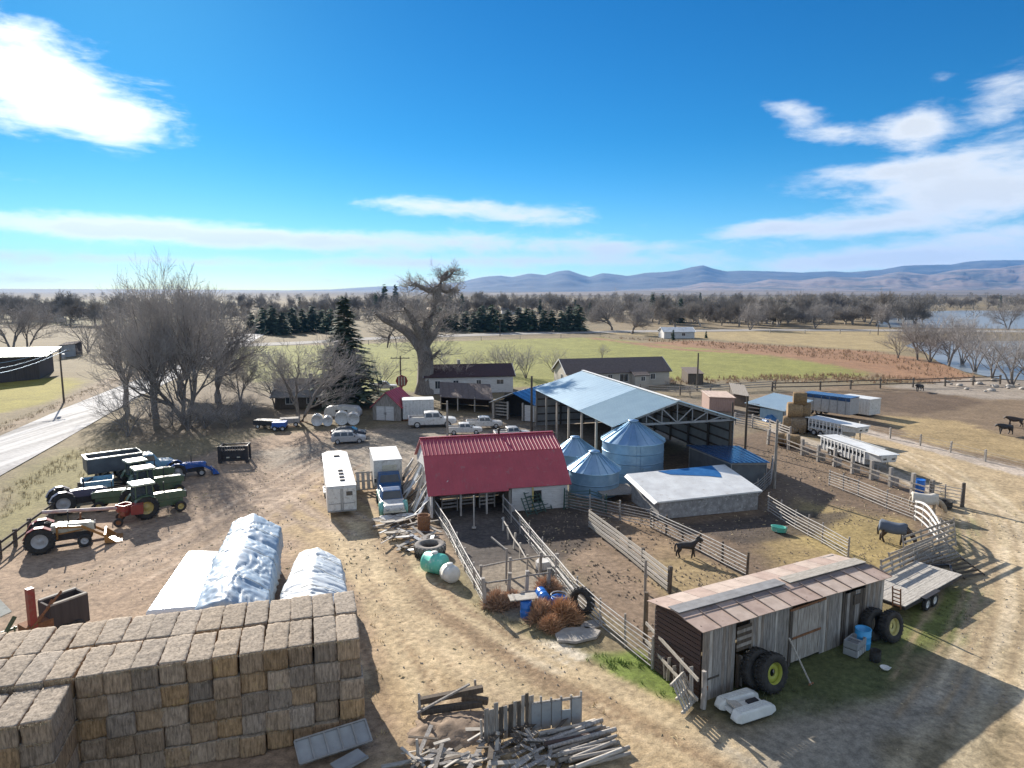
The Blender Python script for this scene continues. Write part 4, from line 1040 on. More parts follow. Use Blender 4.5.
p = MB(); p.box((7.9, -.3, .95), (.1, .1, 1.9)); p.build('yellow_post', M['yellow_paint'], t)
for (x, y, a) in ((1.6, 1.2, .2), (3.1, 1.8, -.3), (4.6, 1.4, .1)):
    p = MB()
    for k in range(4): p.beam((x - .6, y, .3 + .28 * k), (x + .7, y + .1, .35 + .28 * k), .04, .14)
    for s in (-.55, .65): p.box((x + s, y + .07, .7), (.1, .05, 1.4))
    p.build('stall_rail', M['wood_grey'], t)

# --- grain bins
def grain_bin(px, cy, r, ze, zt, label, s):
    cx = at(px, 480).x / at(px, 480).y * cy
    t = thing('grain_bin', label, 'grain bin', (cx, cy, -.03), s, 'round steel grain bins')
    b = MB(); prof = []
    n = max(2, int(ze / .82)); hh = ze / n
    for i in range(n):
        z = i * hh
        prof += [(r, z), (r, z + .04)]
        m = 7
        for k in range(1, m): prof += [(r + .014 * (1 if k % 2 else -1), z + .04 + (hh - .06) * k / m)]
        prof += [(r + .0, z + hh - .02), (r + .03, z + hh - .015), (r + .03, z + hh)]
    b.lathe(prof, 48).build('wall', M['galv'], t)
    c = MB(); c.lathe([(r + .16, ze - .05), (r + .15, ze), (.38, zt - .2), (.36, zt - .2)], 48, smooth=False)
    for k in range(20):
        a = 2 * math.pi * k / 20; ca, sa = math.cos(a), math.sin(a)
        c.beam((ca * (r + .15), sa * (r + .15), ze + .04), (ca * .4, sa * .4, zt - .15), .06, .07)
    rf = c.build('roof', M['galv_roof'], t)
    MB().lathe([(.42, zt - .24), (.42, zt - .08), (.5, zt - .06), (.46, zt), (0, zt + .06)], 20).build('cap', M['galv_roof'], rf)
    d = MB(); d.box((0, -r - .03, .9), (.75, .1, 1.3)); d.build('hatch', M['galv'], t)
    l = MB()
    for sx in (-.2, .2): l.beam((-r * .3 + sx, -r * .96 - .1, .5), (-r * .3 + sx, -r * .96 - .1, ze), .03, .03)
    for k in range(int(ze / .35)): l.beam((-r * .3 - .2, -r * .96 - .1, .6 + .33 * k), (-r * .3 + .2, -r * .96 - .1, .6 + .33 * k), .02, .02)
    l.build('ladder', M['galv'], t)
M['galv_roof'] = mat('galv_roof', (0.40, 0.56, 0.70), (0.32, 0.48, 0.62), 1.2, 0.33, 0, 0.8)
grain_bin(632, 62.0, 2.78, 3.55, 5.3, 'largest round steel grain bin with a ribbed cone roof', .3)
grain_bin(594, 57.3, 2.12, 2.05, 3.55, 'short front grain bin beside the red barn, nearest to it', 2.3)
grain_bin(575, 64.5, 1.95, 1.8, 3.25, 'rear grain bin mostly hidden behind the red roof and the short bin', 4.0)

# --- low shed with a white roof
t = thing('animal_shed', 'low block shed with a white sloping roof and a blue patch', 'shed', (11.0, 50.0, 0), R(16.0))
Ls, Ws = 8.55, 4.7
a, b_, c_, d_ = (-.3, -.25, 1.42), (Ls + .2, -.25, 1.55), (Ls + .2, Ws + .3, 2.35), (-.3, Ws + .3, 2.2)
rf = MB().sheet(a, b_, c_, d_, .12); rf.ribs(a, b_, c_, d_, 9, .02, .006); rf.sheet((-.55, -.22, 1.25), (-.3, -.25, 1.41), (-.3, Ws + .3, 2.19), (-.55, Ws + .25, 2.0), .06)
rf = rf.build('roof', M['white_roof'], t)
def rp(u, v, k=.02): # point on the roof
    A, B, C_, D_ = map(Vector, (a, b_, c_, d_)); p = A.lerp(B, u).lerp(D_.lerp(C_, u), v); return p + Vector((0, 0, k))
mb = MB(); pl = [rp(.30, .98), rp(.86, .99), rp(.84, .70), rp(.80, .55), rp(.70, .64), rp(.52, .74), rp(.38, .82)]
mb.add(pl + [q + Vector((0, 0, .012)) for q in pl], [tuple(range(7, 14)), (6, 5, 4, 3, 2, 1, 0)] + [(i, (i + 1) % 7, (i + 1) % 7 + 7, i + 7) for i in range(7)]); mb.build('blue_patch', M['tarp_blue'], rf)
w = MB(); w.box((Ls / 2, .1, .66), (Ls, .2, 1.4)); w.build('front_wall', M['block_wall'], t)
w = MB(); w.box((.1, Ws / 2 + .1, .72), (.2, Ws - .2, 1.5)); w.build('end_wall', M['block_wall'], t)
w = MB(); w.box((Ls - .1, Ws / 2 + .1, .8), (.2, Ws - .2, 1.6)); w.build('end_wall', M['block_wall'], t)
w = MB(); w.box((Ls / 2, Ws, 1.0), (Ls - .4, .2, 2.1)); w.build('back_wall', M['block_wall'], t)
t = thing('low_platform', 'low grey board platform between the short bin and the white roofed shed', 'platform', at(600, 503), R(10))
p = MB()
for k in range(12): p.box((.3 + k * .26, 1.4, .62), (.25, 2.9, .05))
p.build('deck', M['wood_grey'], t)
for x in (.3, 3.0):
    for y in (.1, 2.6): MB().box((x, y, .3), (.12, .12, .6)).build('leg', M['wood_grey'], t)

# --- open pole barn with the big blue grey roof
t = thing('pole_barn', 'large open pole barn with a blue grey metal roof and exposed gable truss', 'barn', (3.06, 86.36, 0), R(-75.2))
L_, W_, ze, zr = 24.6, 12.6, 4.75, 6.75; so = .35
mid = L_ * .66
def half(name, x0, x1, m, n):
    mb = MB()
    for (ya, yb) in ((-so, W_ / 2), (W_ + so, W_ / 2)):
        za = ze - so * (zr - ze) / (W_ / 2)
        q = [(x0, ya, za), (x1, ya, za), (x1, yb, zr), (x0, yb, zr)]
        if ya > yb: q = [q[1], q[0], q[3], q[2]]
        mb.sheet(*q, .05); mb.ribs(*q, n, .035, .035 if 'new' in m else .008)
    return mb.build(name, M[m], t)
r1 = half('roof', -.3, mid, 'barn_roof', 18); r2 = half('roof', mid, L_ + .5, 'barn_roof_new', 26); r2['label'] = 'paler newer roof panels at the open end'
MB().beam((-.3, W_ / 2, zr + .06), (L_ + .5, W_ / 2, zr + .06), .35, .05).build('ridge_cap', M['trim_white'], r1)
w = MB(); w.box((.05, W_ / 2, ze / 2), (.05, W_, ze)); w.add([(.05, 0, ze), (.05, W_, ze), (.05, W_ / 2, zr - .1)], [(0, 1, 2)]); w.build('end_wall', M['grey_panel'], t)
w = MB(); w.box((L_ * .5, W_ - .03, ze / 2 + .2), (L_ - .2, .05, ze - .5)); w.build('side_wall', M['grey_panel'], t)
for k in range(5): MB().beam((.14, 0.1, .5 + k * .95), (.14, W_ - .2, .5 + k * .95), .1, .16).build('girt', M['wood_dark'], t)
for k in range(5): MB().beam((.2, W_ - .14, .5 + k * .95), (L_ - .1, W_ - .14, .5 + k * .95), .1, .16).build('girt', M['wood_dark'], t)
for k in range(7):
    x = .2 + (L_ - .4) * k / 6
    MB().box((x, 0, ze / 2 - .06), (.2, .2, ze - .12)).build('post', M['wood_pale' if k % 2 else 'wood_grey'], t)
    if k: MB().box((x, W_ - .3, ze / 2 - .06), (.2, .2, ze - .12)).build('post', M['wood_dark'], t)
for y in (3.2, 6.3, 9.4): MB().box((.2, y, ze / 2), (.2, .2, ze)).build('post', M['wood_dark'], t)
def truss(x, m):
    mb = MB(); sl = lambda y: ze + (zr - ze) * (1 - abs(y - W_ / 2) / (W_ / 2)) - .2
    mb.beam((x, 0, ze - .12), (x, W_, ze - .12), .1, .2)
    mb.beam((x, 0, sl(0)), (x, W_ / 2, sl(W_ / 2)), .1, .2); mb.beam((x, W_, sl(W_)), (x, W_ / 2, sl(W_ / 2)), .1, .2)
    ys = [W_ * i / 8 for i in range(9)]
    for i in range(1, 8): mb.beam((x + .06, ys[i], ze - .1), (x + .06, ys[i], sl(ys[i])), .06, .1)
    for i in range(1, 4): mb.beam((x + .1, ys[i], sl(ys[i])), (x + .1, ys[i + 1], ze - .1), .05, .1); mb.beam((x + .1, W_ - ys[i], sl(ys[i])), (x + .1, W_ - ys[i + 1], ze - .1), .05, .1)
    mb.build('truss', M[m], t)
truss(L_ + .2, 'grey_panel'); truss(L_ * .75, 'wood_dark'); truss(L_ * .5, 'wood_dark'); truss(L_ * .25, 'wood_dark')
for k in range(4):
    for sgn in (-1, 1): y = W_ / 2 + sgn * (1.2 + k * 1.5); z = zr - (zr - ze) * (1.2 + k * 1.5) / (W_ / 2) - .16; MB().beam((0, y, z), (L_ + .3, y, z), .08, .12).build('purlin', M['wood_dark'], t)

# --- dark steel lean-to with the blue roof
def corner_shed(name, label, cat, base, tops, roof_m, wall_ms, over=.15, ribs=8, trim=None):
    """a building on four ground corners with its own height at each corner"""
    o = base[0]; t = thing(name, label, cat, (o.x, o.y, 0))
    B = [Vector((p.x - o.x, p.y - o.y, 0)) for p in base]; c = sum(B, Vector()) / 4
    T = [Vector((b.x, b.y, z)) for b, z in zip(B, tops)]
    R_ = [Vector((q.x + (q.x - c.x) * over / 3, q.y + (q.y - c.y) * over / 3, q.z + .04)) for q in T]
    r = MB().sheet(*R_, .06); r.ribs(*R_, ribs, .03, .03); r.build('roof', M[roof_m], t)
    for i in range(4):
        if wall_ms[i] is None: continue
        a, b = B[i], B[(i + 1) % 4]; ta, tb = T[i], T[(i + 1) % 4]
        n = (b - a).cross(Vector((0, 0, 1))).normalized() * -.06
        e = Vector((0, 0, -.05))
        MB().sheet(a, b, tb + e, ta + e, .08).build('wall', M[wall_ms[i]], t)
        if trim:
            m = MB()
            dn = (b - a).normalized().cross(Vector((0, 0, 1))) * .03
            m.beam(ta + e + dn - Vector((0, 0, .1)), tb + e + dn - Vector((0, 0, .1)), .05, .14); m.beam(a + dn, ta + e * 3.2 + dn, .1, .05); m.build('trim', M[trim], t)
    return t
b0, b1, b2, b3 = at(730, 493), at(765, 489), at(737, 470), at(689, 471)
corner_shed('machine_shed', 'dark steel machine shed with a glossy blue sloping roof', 'shed', [b0, b1, b2, b3],
            [up(730, 462, b0), up(765, 462, b1), up(736, 447, b2), up(689, 446, b3)], 'blue_steel', ['dark_steel', 'dark_steel', 'dark_steel', 'dark_steel'], .3, 8, 'tin_grey')

# --- weathered board shed in the foreground right
t = thing('board_shed', 'long weathered grey board shed with a patchy rusty tin roof', 'shed', (7.85, 26.85, 0), R(30.2))
Lw, Ww = 12.55, 2.85
zf = lambda x: 3.22 - .035 * x
w = MB(); rg = random.Random(11)
wall_planks(w, 0, Lw, -.1, 0, 0, .2, .035, (0, 0, 1, 2), rg, zf, lambda x: 2.0 < x < 2.9 or 5.55 < x < 7.65 or 9.35 < x < 11.0, .05)
for x in (5.45, 9.25): w.box((x, -.07, 1.35), (.12, .05, 2.7), mi=3)
w.beam((0, -.06, .9), (1.0, -.06, .88), .03, .08, 3); w.beam((0, -.05, 3.15), (Lw, -.05, 2.72), .1, .14, 3)
w.build('front_wall', [M['wood_plank_v'] if 'wood_plank_v' in M else M['wood_grey'], mat('wood_silver', (0.56, 0.525, 0.475), (0.30, 0.265, 0.23), 3.0, .9, .006, stretch=(5, 5, .5)),
                       mat('wood_brown', (0.34, 0.29, 0.24), (0.17, 0.14, 0.115), 3.0, .9, .006, stretch=(5, 5, .5)), M['wood_dark']], t)
d = MB(); wall_planks(d, 5.6, 7.62, .12, 0, -.02, .19, .04, (0, 1), rg, lambda x: 2.62); d.box((6.6, -.1, 1.3), (2.0, .03, .1), mi=2)
o = d.build('sliding_door', [M['wood_grey'], M['wood_plank_s'] if 'wood_plank_s' in M else M['wood_grey'], M['rust']], t)
MB().box((6.6, -.1, 2.72), (2.5, .06, .1)).build('door_track', M['rust'], t)
d = MB(); wall_planks(d, 9.4, 10.98, .05, 0, -.01, .19, .035, (0, 0, 1), rg, lambda x: 2.55); d.box((10.3, -.09, 2.1), (.5, .03, .5), mi=1); d.build('door', [M['wood_grey'], M['wood_dark']], t)
d = MB()
for k in range(7): d.box((2.45, -.05, 1.72 + k * .16), (.9, .035, .15), mi=k % 2)
for k in range(4): d.beam((2.1 + .23 * k, -.07, .0), (2.1 + .2 * k, -.05, 1.5 - .1 * k), .16, .03, k % 2)
d.build('boarded_window', [M['wood_dark'], M['wood_grey']], t)
w = MB()
for k in range(15): w.box((-.02, Ww / 2, .1 + k * .22), (.05, Ww - .1, .2 - .015))
w.add([(-.02, 0, 3.2), (-.02, Ww, 3.2), (-.02, Ww / 2, 3.3)], [(0, 1, 2)]); w.build('end_wall', M['wood_red'], t)
MB().box((Lw - .04, Ww / 2, 1.4), (.06, Ww - .1, 2.8)).build('end_wall', M['wood_grey'], t)
MB().box((Lw / 2, Ww, 1.45), (Lw, .06, 2.9)).build('back_wall', M['wood_grey'], t)
rf = MB(); n = 12; zb = lambda x: 3.2 - .03 * x; zq = lambda x: 3.43 - .034 * x
rg = random.Random(4)
for k in range(n):
    xa, xb = -.3 + (Lw + .55) * k / n, -.3 + (Lw + .55) * (k + 1) / n - .02
    j = rg.uniform(0, .02)
    rf.sheet((xa, -.3, zf(xa) + j), (xb, -.3, zf(xb) + j), (xb, Ww * .28, zf(xb) * .42 + zq(xb) * .58 + j), (xa, Ww * .28, zf(xa) * .42 + zq(xa) * .58 + j), .025, rg.choice((0, 0, 1, 1, 3)))
    rf.sheet((xa, Ww * .27, zf(xa) * .42 + zq(xa) * .58 + .03), (xb, Ww * .27, zf(xb) * .42 + zq(xb) * .58 + .03), (xb, Ww * .5, zq(xb) + .03), (xa, Ww * .5, zq(xa) + .03), .025, 2 if .06 < k / n < .95 and k % 4 != 2 else 0)
    rf.sheet((xa, Ww * .5, zq(xa) + .02), (xb, Ww * .5, zq(xb) + .02), (xb, Ww + .25, zb(xb) + .02), (xa, Ww + .25, zb(xa) + .02), .025, rg.choice((1, 1, 0)))
    rf.box((xb, -.1 + Ww * .15, (zf(xb) + zq(xb)) / 2 + .01), (.04, Ww * .42, .05), mi=2, rx=math.atan2(zq(xb) - zf(xb), Ww * .5))
for s, o_ in ((-.16, .06), (.16, .06)): rf.beam((-.3, Ww * .5 + s, zq(0) + o_), (Lw * .52, Ww * .5 + s, zq(Lw * .52) + o_), .34, .03, 3); rf.beam((Lw * .54, Ww * .5 + s, zq(Lw * .54) + o_), (Lw + .2, Ww * .5 + s, zq(Lw) + o_), .34, .03, 4)
rf.build('roof', [M['tin_tan'], M['tin_pale'], M['tin_dark'], M['tin_grey'], M['wood_pale']], t)

# --- houses and sheds of the yard behind
def gable_house(name, label, loc, rz, L, W, ze, zr, wall_m, roof_m, wins=(), over=.35, door=None, chim=False, cat='house', ribs=0, end_m=None):
    t = thing(name, label, cat, loc, rz)
    for (nm, c, s) in (('wall', (L / 2, .06, ze / 2), (L, .12, ze)), ('wall', (L / 2, W - .06, ze / 2), (L, .12, ze))): MB().box(c, s).build(nm, M[wall_m], t)
    for x in (.06, L - .06):
        m = MB(); pl = [(0.13, 0), (W - .13, 0), (W - .13, ze), (W / 2, zr - .08), (.13, ze)]
        vs = [(x - .06, a, b) for a, b in pl] + [(x + .06, a, b) for a, b in pl]
        m.add(vs, [(0, 1, 2, 3, 4), (9, 8, 7, 6, 5)] + [(i, i + 5, (i + 1) % 5 + 5, (i + 1) % 5) for i in range(5)]); m.build('gable_wall', M[end_m or wall_m], t)
    r = MB(); k = (zr - ze) / (W / 2)
    for (ya, yb) in ((-over, W / 2), (W + over, W / 2)):
        q = [(-over, ya, ze - over * k + .06), (L + over, ya, ze - over * k + .06), (L + over, yb, zr + .06), (-over, yb, zr + .06)]
        if ya > yb: q = [q[1], q[0], q[3], q[2]]
        r.sheet(*q, .12)
        if ribs: r.ribs(*q, ribs, .03, .03)
    r = r.build('roof', M[roof_m], t)
    f = MB()
    for x in (-over - .03, L + over + .03):
        for s in (0, 1): f.beam((x, -over if s == 0 else W + over, ze - over * k + .02), (x, W / 2, zr + .02), .05, .2)
    f.build('fascia', M['trim_white'], r)
    if chim: MB().box((L * .4, W * .55, zr + .3), (.5, .5, .9)).build('chimney', M['block_wall'], r)
    for (x, z, w_, h_) in wins: window(t, x, z, w_, h_)
    if door:
        d = MB().box((door[0], -.02, 1.02), (.95, .06, 2.04)).build('door', M[door[1]], t); MB().lathe([(.04, 0), (.04, .06)], 8, (door[0] + .36, -.1, 1.0), 'Y').build('handle', M['grey_metal'], d)
    return t
t = gable_house('mobile_home', 'long tan mobile home with a brown roof at the edge of the green field', (9.63, 119.9, 0), R(13.5), 19.4, 7.8, 2.6, 4.7, 'tan_siding', 'brown_shingle',
                [(3.0, 1.5, 1.0, 1.2), (8.0, 1.5, .9, 1.4), (10.6, 1.5, 1.6, 1.4), (16.2, 1.6, .9, 1.0)], .35, None, False, 'house')
window(t, 3.0, 1.5, 1.0, 1.2, -.03, 'end')
p = gable_house('x', 'y', (0, 0, 0), 0, .1, .1, .1, .2, 'tan_siding', 'brown_shingle') if False else None
e = MB(); e.box((13.2, -1.0, 1.1), (2.6, 2.0, 2.2)); en = e.build('entry_room', M['tan_siding'], t)
e = MB(); e.sheet((11.7, -2.2, 2.1), (14.7, -2.2, 2.1), (14.7, .1, 2.9), (11.7, .1, 2.9), .1); e.build('entry_roof', M['brown_shingle'], en)
window(t, 13.4, 1.5, .8, .8, -2.02)
gable_house('farm_house', 'white farmhouse with a dark maroon roof beside the huge pollarded tree', (-14.2, 112.6, 0), R(10), 14.6, 6.6, 2.9, 4.5, 'white_board', 'maroon_shingle',
            [(5.0, 1.4, .9, 1.6), (8.8, 1.6, .8, 1.2), (12.4, 1.8, 1.2, .8), (2.0, 1.5, .9, 1.3)], .35, (6.6, 'white_paint'), True)
b = at(276, 409)
gable_house('ranch_house', 'low ranch house with a grey roof half hidden by bare yard trees', (b.x, b.y, 0), R(5), 10.6, 7.5, 2.0, 3.9, 'wood_dark', 'grey_shingle',
            [(2.0, 1.2, 1.2, 1.0), (5.0, 1.2, 1.2, 1.0), (9.0, 1.2, 1.0, 1.0)], .6, (7, 'cream_paint'), True)
a, rz, Lx = gframe((372, 420), (401, 421))
t = gable_house('garden_shed', 'small shed with a patchy red gable roof and white double doors', (a.x, a.y, 0), 0, .1, .1, .1, .2, 'wood_grey', 'red_roof') if False else None
def end_gable(name, label, pa, pb, depth, ze, zr, wall_m, roof_ms, cat='shed', yaw_off=0, ribs=8, open_front=False):
    """gable end towards the viewer between two ground pixels"""
    a, rz, L = gframe(pa, pb); t = thing(name, label, cat, (a.x, a.y, 0), rz + yaw_off)
    def face(y, m, nm):
        pl = [(0, 0), (L, 0), (L, ze), (L / 2, zr), (0, ze)]
        MB().prism(pl, y, y + .1).build(nm, M[m], t)
    if not open_front: face(0, wall_m, 'front_wall')
    face(depth - .1, wall_m, 'back_wall')
    for x in (.05, L - .05): MB().box((x, depth / 2, ze / 2 - .02), (.1, depth - .22, ze - .05)).build('side_wall', M[wall_m], t)
    k = (zr - ze) / (L / 2); o = .3
    for i, (xa, xb) in enumerate(((-o, L / 2), (L + o, L / 2))):
        q = [(xa, -.3, ze - o * k + .1), (xa, depth + .3, ze - o * k + .1), (xb, depth + .3, zr + .1), (xb, -.3, zr + .1)]
        if i == 0: q = [q[1], q[0], q[3], q[2]]
        MB().sheet(*q, .08).ribs(*q, ribs, .04, .04).build('roof', M[roof_ms[i]], t)
    return t, L
t, L1 = end_gable('garden_shed', 'small grey shed with a red gable roof and white double doors', (373, 420), (401, 421), 5, 1.9, 3.7, 'wood_grey', ('red_roof', 'red_roof'))
for s in (-.62, .62):
    d = MB().box((L1 * .45 + s, -.06, .95), (1.15, .06, 1.85)).build('door', M['white_board'], t); MB().box((L1 * .45 + s * .2, -.11, .95), (.05, .05, .3)).build('handle', M['black_metal'], d)
MB().sheet((-.2, -.32, 2.2), (.5, -.32, 2.9), (.5, 2.6, 2.95), (-.2, 2.6, 2.25), .04).build('snow_patch', M['white_roof'], t) if False else None
t, L2 = end_gable('old_barn', 'old open fronted barn with a pale roof slope and a blue tarp', (492, 418), (541, 419), 13, 2.2, 3.6, 'wood_grey', ('white_roof', 'tarp_blue'), 'barn', R(-22), 10, True)
MB().box((L2 / 2, 3.2, 1.5), (L2 - .3, .1, 3.0)).build('inner_wall', M['inside_shade'], t)  # dark sheet across the bay, its colour stands in for interior shade
for x in (.2, L2 * .36, L2 * .7, L2 - .2): MB().box((x, .1, 1.2), (.22, .22, 2.4)).build('post', M['wood_pale'], t)
for k in range(5): MB().beam((.3, .4, .5 + k * .42), (L2 * .36, .4, .5 + k * .42), .06, .16).build('plank', M['wood_grey'], t)
MB().box((L2 * .86, .05, 1.1), (1.5, .08, 2.1)).build('door', M['white_board'], t)
b = at(441, 410); b1 = at(492, 413)
corner_shed('open_carport', 'long low carport with a brownish roof in front of the white farmhouse', 'carport', [b, b1, b1 + Vector((-.6, 6, 0)), b + Vector((-.6, 6, 0))],
            [up(441, 397, b), up(490, 400, b1), 3.2, 3.2], 'brown_shingle', [None, 'wood_dark', 'wood_dark', 'wood_dark'])
t = bpy.data.objects['open_carport']
for k in range(4): q = (b1 - b) * (k / 3); MB().box((q.x, q.y + .1, 1.05), (.16, .16, 2.1)).build('post', M['wood_pale'], t)
a, rz, L3 = gframe((403, 421), (434, 420))
t = thing('box_container', 'white box container beside the red roofed garden shed', 'container', (a.x, a.y, 0), rz)
MB().box((L3 / 2, 1.25, 1.45), (L3, 2.5, 2.5)).build('body', M['white_paint'], t, bevel=.04)
MB().box((L3 / 2, 1.25, 2.72), (L3 + .1, 2.6, .08)).build('roof', M['white_roof'], t)
m = MB()
for k in range(9): m.box((L3 * (k + .5) / 9, -.02, 1.45), (.08, .05, 2.3))
m.build('ribs', M['trim_white'], t); MB().box((L3 / 2, 1.25, .1), (L3, 2.2, .2)).build('skid', M['rust'], t)
# long dark shed across the road
b0, b1 = at(-140, 396), at(40, 379); dep = at(54, 371) - b1
corner_shed('long_shed', 'long dark board shed with a pale green tin roof across the road', 'shed', [b0, b1, b1 + dep, b0 + dep],
            [up(-140, 360, b0), up(40, 356.5, b1), up(40, 356, b1) + .5, up(-140, 360, b0) + .5], 'dark_green_tin', ['char_board'] * 4, .4, 30)
b0, b1 = at(61, 358), at(76, 356)
corner_shed('open_shelter', 'small dark roofed shelter beside the utility pole across the road', 'shed', [b0, b1, b1 + Vector((-2, 6, 0)), b0 + Vector((-2, 6, 0))], [3.2, 3.2, 3.5, 3.5], 'maroon_shingle', ['grey_panel', None, 'char_board', 'char_board'], .5)
# right hand sheds
b0, b1 = at(747, 417), at(783, 423); n = (b1 - b0).normalized(); dp = Vector((-n.y, n.x, 0)) * 6.2
zt0, zt1 = up(747, 403, b0), up(783, 411, b1)
t = corner_shed('tin_shed', 'pale blue tin roofed shed behind the round bale stack', 'shed', [b0, b1, b1 + dp, b0 + dp], [zt0, zt1, zt1 + .75, zt0 + .75], 'pale_tin', [None, 'grey_panel', 'grey_panel', 'wood_grey'], .3, 20)
q = (b1 - b0); m = MB().sheet(Vector(q * .36), Vector(q), Vector(q) + Vector((0, 0, zt1 - .05)), Vector(q * .36) + Vector((0, 0, zt1 - .02)), .08); m.build('wall', M['galv'], t)
for k in range(4): MB().beam(Vector(q * .02) + Vector((0, 0, .4 + .5 * k)), Vector(q * .34) + Vector((0, 0, .4 + .5 * k)), .05, .16).build('plank', M['wood_grey'], t)
b0, b1 = at(709, 411), at(734, 412)
corner_shed('board_hut', 'low pinkish board hut with a flat roof behind the pole barn', 'shed', [b0, b1, b1 + Vector((0, 4, 0)), b0 + Vector((0, 4, 0))], [2.0, 2.0, 2.3, 2.3], 'tin_tan', ['pink_board'] * 4, .3)
b0, b1 = at(733, 405), at(748, 408)
corner_shed('board_hut', 'grey roofed board hut touching the pale blue tin shed', 'shed', [b0, b1, b1 + Vector((1, 5, 0)), b0 + Vector((1, 5, 0))], [1.7, 1.7, 2.6, 2.6], 'wood_grey', ['wood_dark'] * 4, .3)
b0, b1 = at(688, 384), at(703, 384)
corner_shed('field_shed', 'small brown shed at the edge of the green field right of the mobile home', 'shed', [b0, b1, b1 + Vector((0, 5, 0)), b0 + Vector((0, 5, 0))], [1.9, 1.9, 2.5, 2.5], 'brown_shingle', ['wood_dark'] * 4, .3)
b = at(664, 338.5)
gable_house('far_house', 'white far house low among bare trees beyond the field', (b.x, b.y, 0), R(4), 11, 7, 2.4, 3.8, 'white_board', 'white_roof', [(3, 1.4, 1.2, 1.0), (7, 1.4, 1.2, 1.0)], .4)
for (px, py, L, lab) in [(430, 318, 12, 'tiny white house far behind the pollarded tree'), (812, 317, 14, 'tiny pale house far beyond the tan field'), (25, 322, 16, 'tiny pale barn far off at the left'), (502, 314, 14, 'tiny white house far above the pine row')]:
    b = at(px, py); gable_house('far_house', lab, (b.x, b.y, 0), R(5), L, 8, 2.8, 4.6, 'white_board', 'grey_shingle', [(3, 1.5, 1.2, 1.2)], .4)
# ------------------------------------------------------------------ vehicles and farm machines (forward is +X)
def vthing(name, label, cat, rear, front, group=None, z=0.0):
    """stands between two ground pixels: its rear and its front"""
    a, b = at(*rear), at(*front); c = (a + b) / 2; d = b - a
    return thing(name, label, cat, (c.x, c.y, z - .03), math.atan2(d.y, d.x), group), d.length

def wheel(t, x, y, r, w, rim='white_paint', hub=.55, lugs=0, nm='wheel'):
    m = MB(); h = w / 2
    m.lathe([(r * hub, -h * .8), (r * .8, -h), (r * .95, -h * .9), (r, -h * .55), (r, h * .55), (r * .95, h * .9), (r * .8, h), (r * hub, h * .8)], 24, (x, y, r), 'Y')
    for k in range(lugs):
        a = 2 * math.pi * k / lugs
        for s in (-1, 1):
            aa = a + s * math.pi / lugs * .5
            m.box((x + math.sin(aa) * r, y + s * w * .24, r + math.cos(aa) * r), (r * .09, w * .46, r * .1), 0, 0, 0, aa)
    o = m.build(nm, M['rubber'], t)
    q = MB(); q.lathe([(r * hub, -h * .7), (r * hub * .85, -h * .35), (r * .2, -h * .3), (r * .14, -h * .6), (0, -h * .6)], 20, (x, y, r), 'Y')
    q.lathe([(r * hub, h * .7), (r * hub * .85, h * .35), (r * .2, h * .3), (r * .14, h * .6), (0, h * .6)], 20, (x, y, r), 'Y')
    q.build('rim', M[rim], o); return o

def loft(secs, mi=0):
    """closed shell through cross-sections: each (x, halfwidth_low, halfwidth_high, z_low, z_high)"""
    m = MB(); vs = []; fs = []
    for (x, a, b, z0, z1) in secs: vs += [(x, -a, z0), (x, a, z0), (x, b, z1), (x, -b, z1)]
    n = len(secs)
    for i in range(n - 1):
        for k in range(4): fs.append((i * 4 + k, i * 4 + (k + 1) % 4, i * 4 + 4 + (k + 1) % 4, i * 4 + 4 + k))
    fs += [(3, 2, 1, 0), (n * 4 - 4, n * 4 - 3, n * 4 - 2, n * 4 - 1)]
    m.add(vs, fs, mi); return m

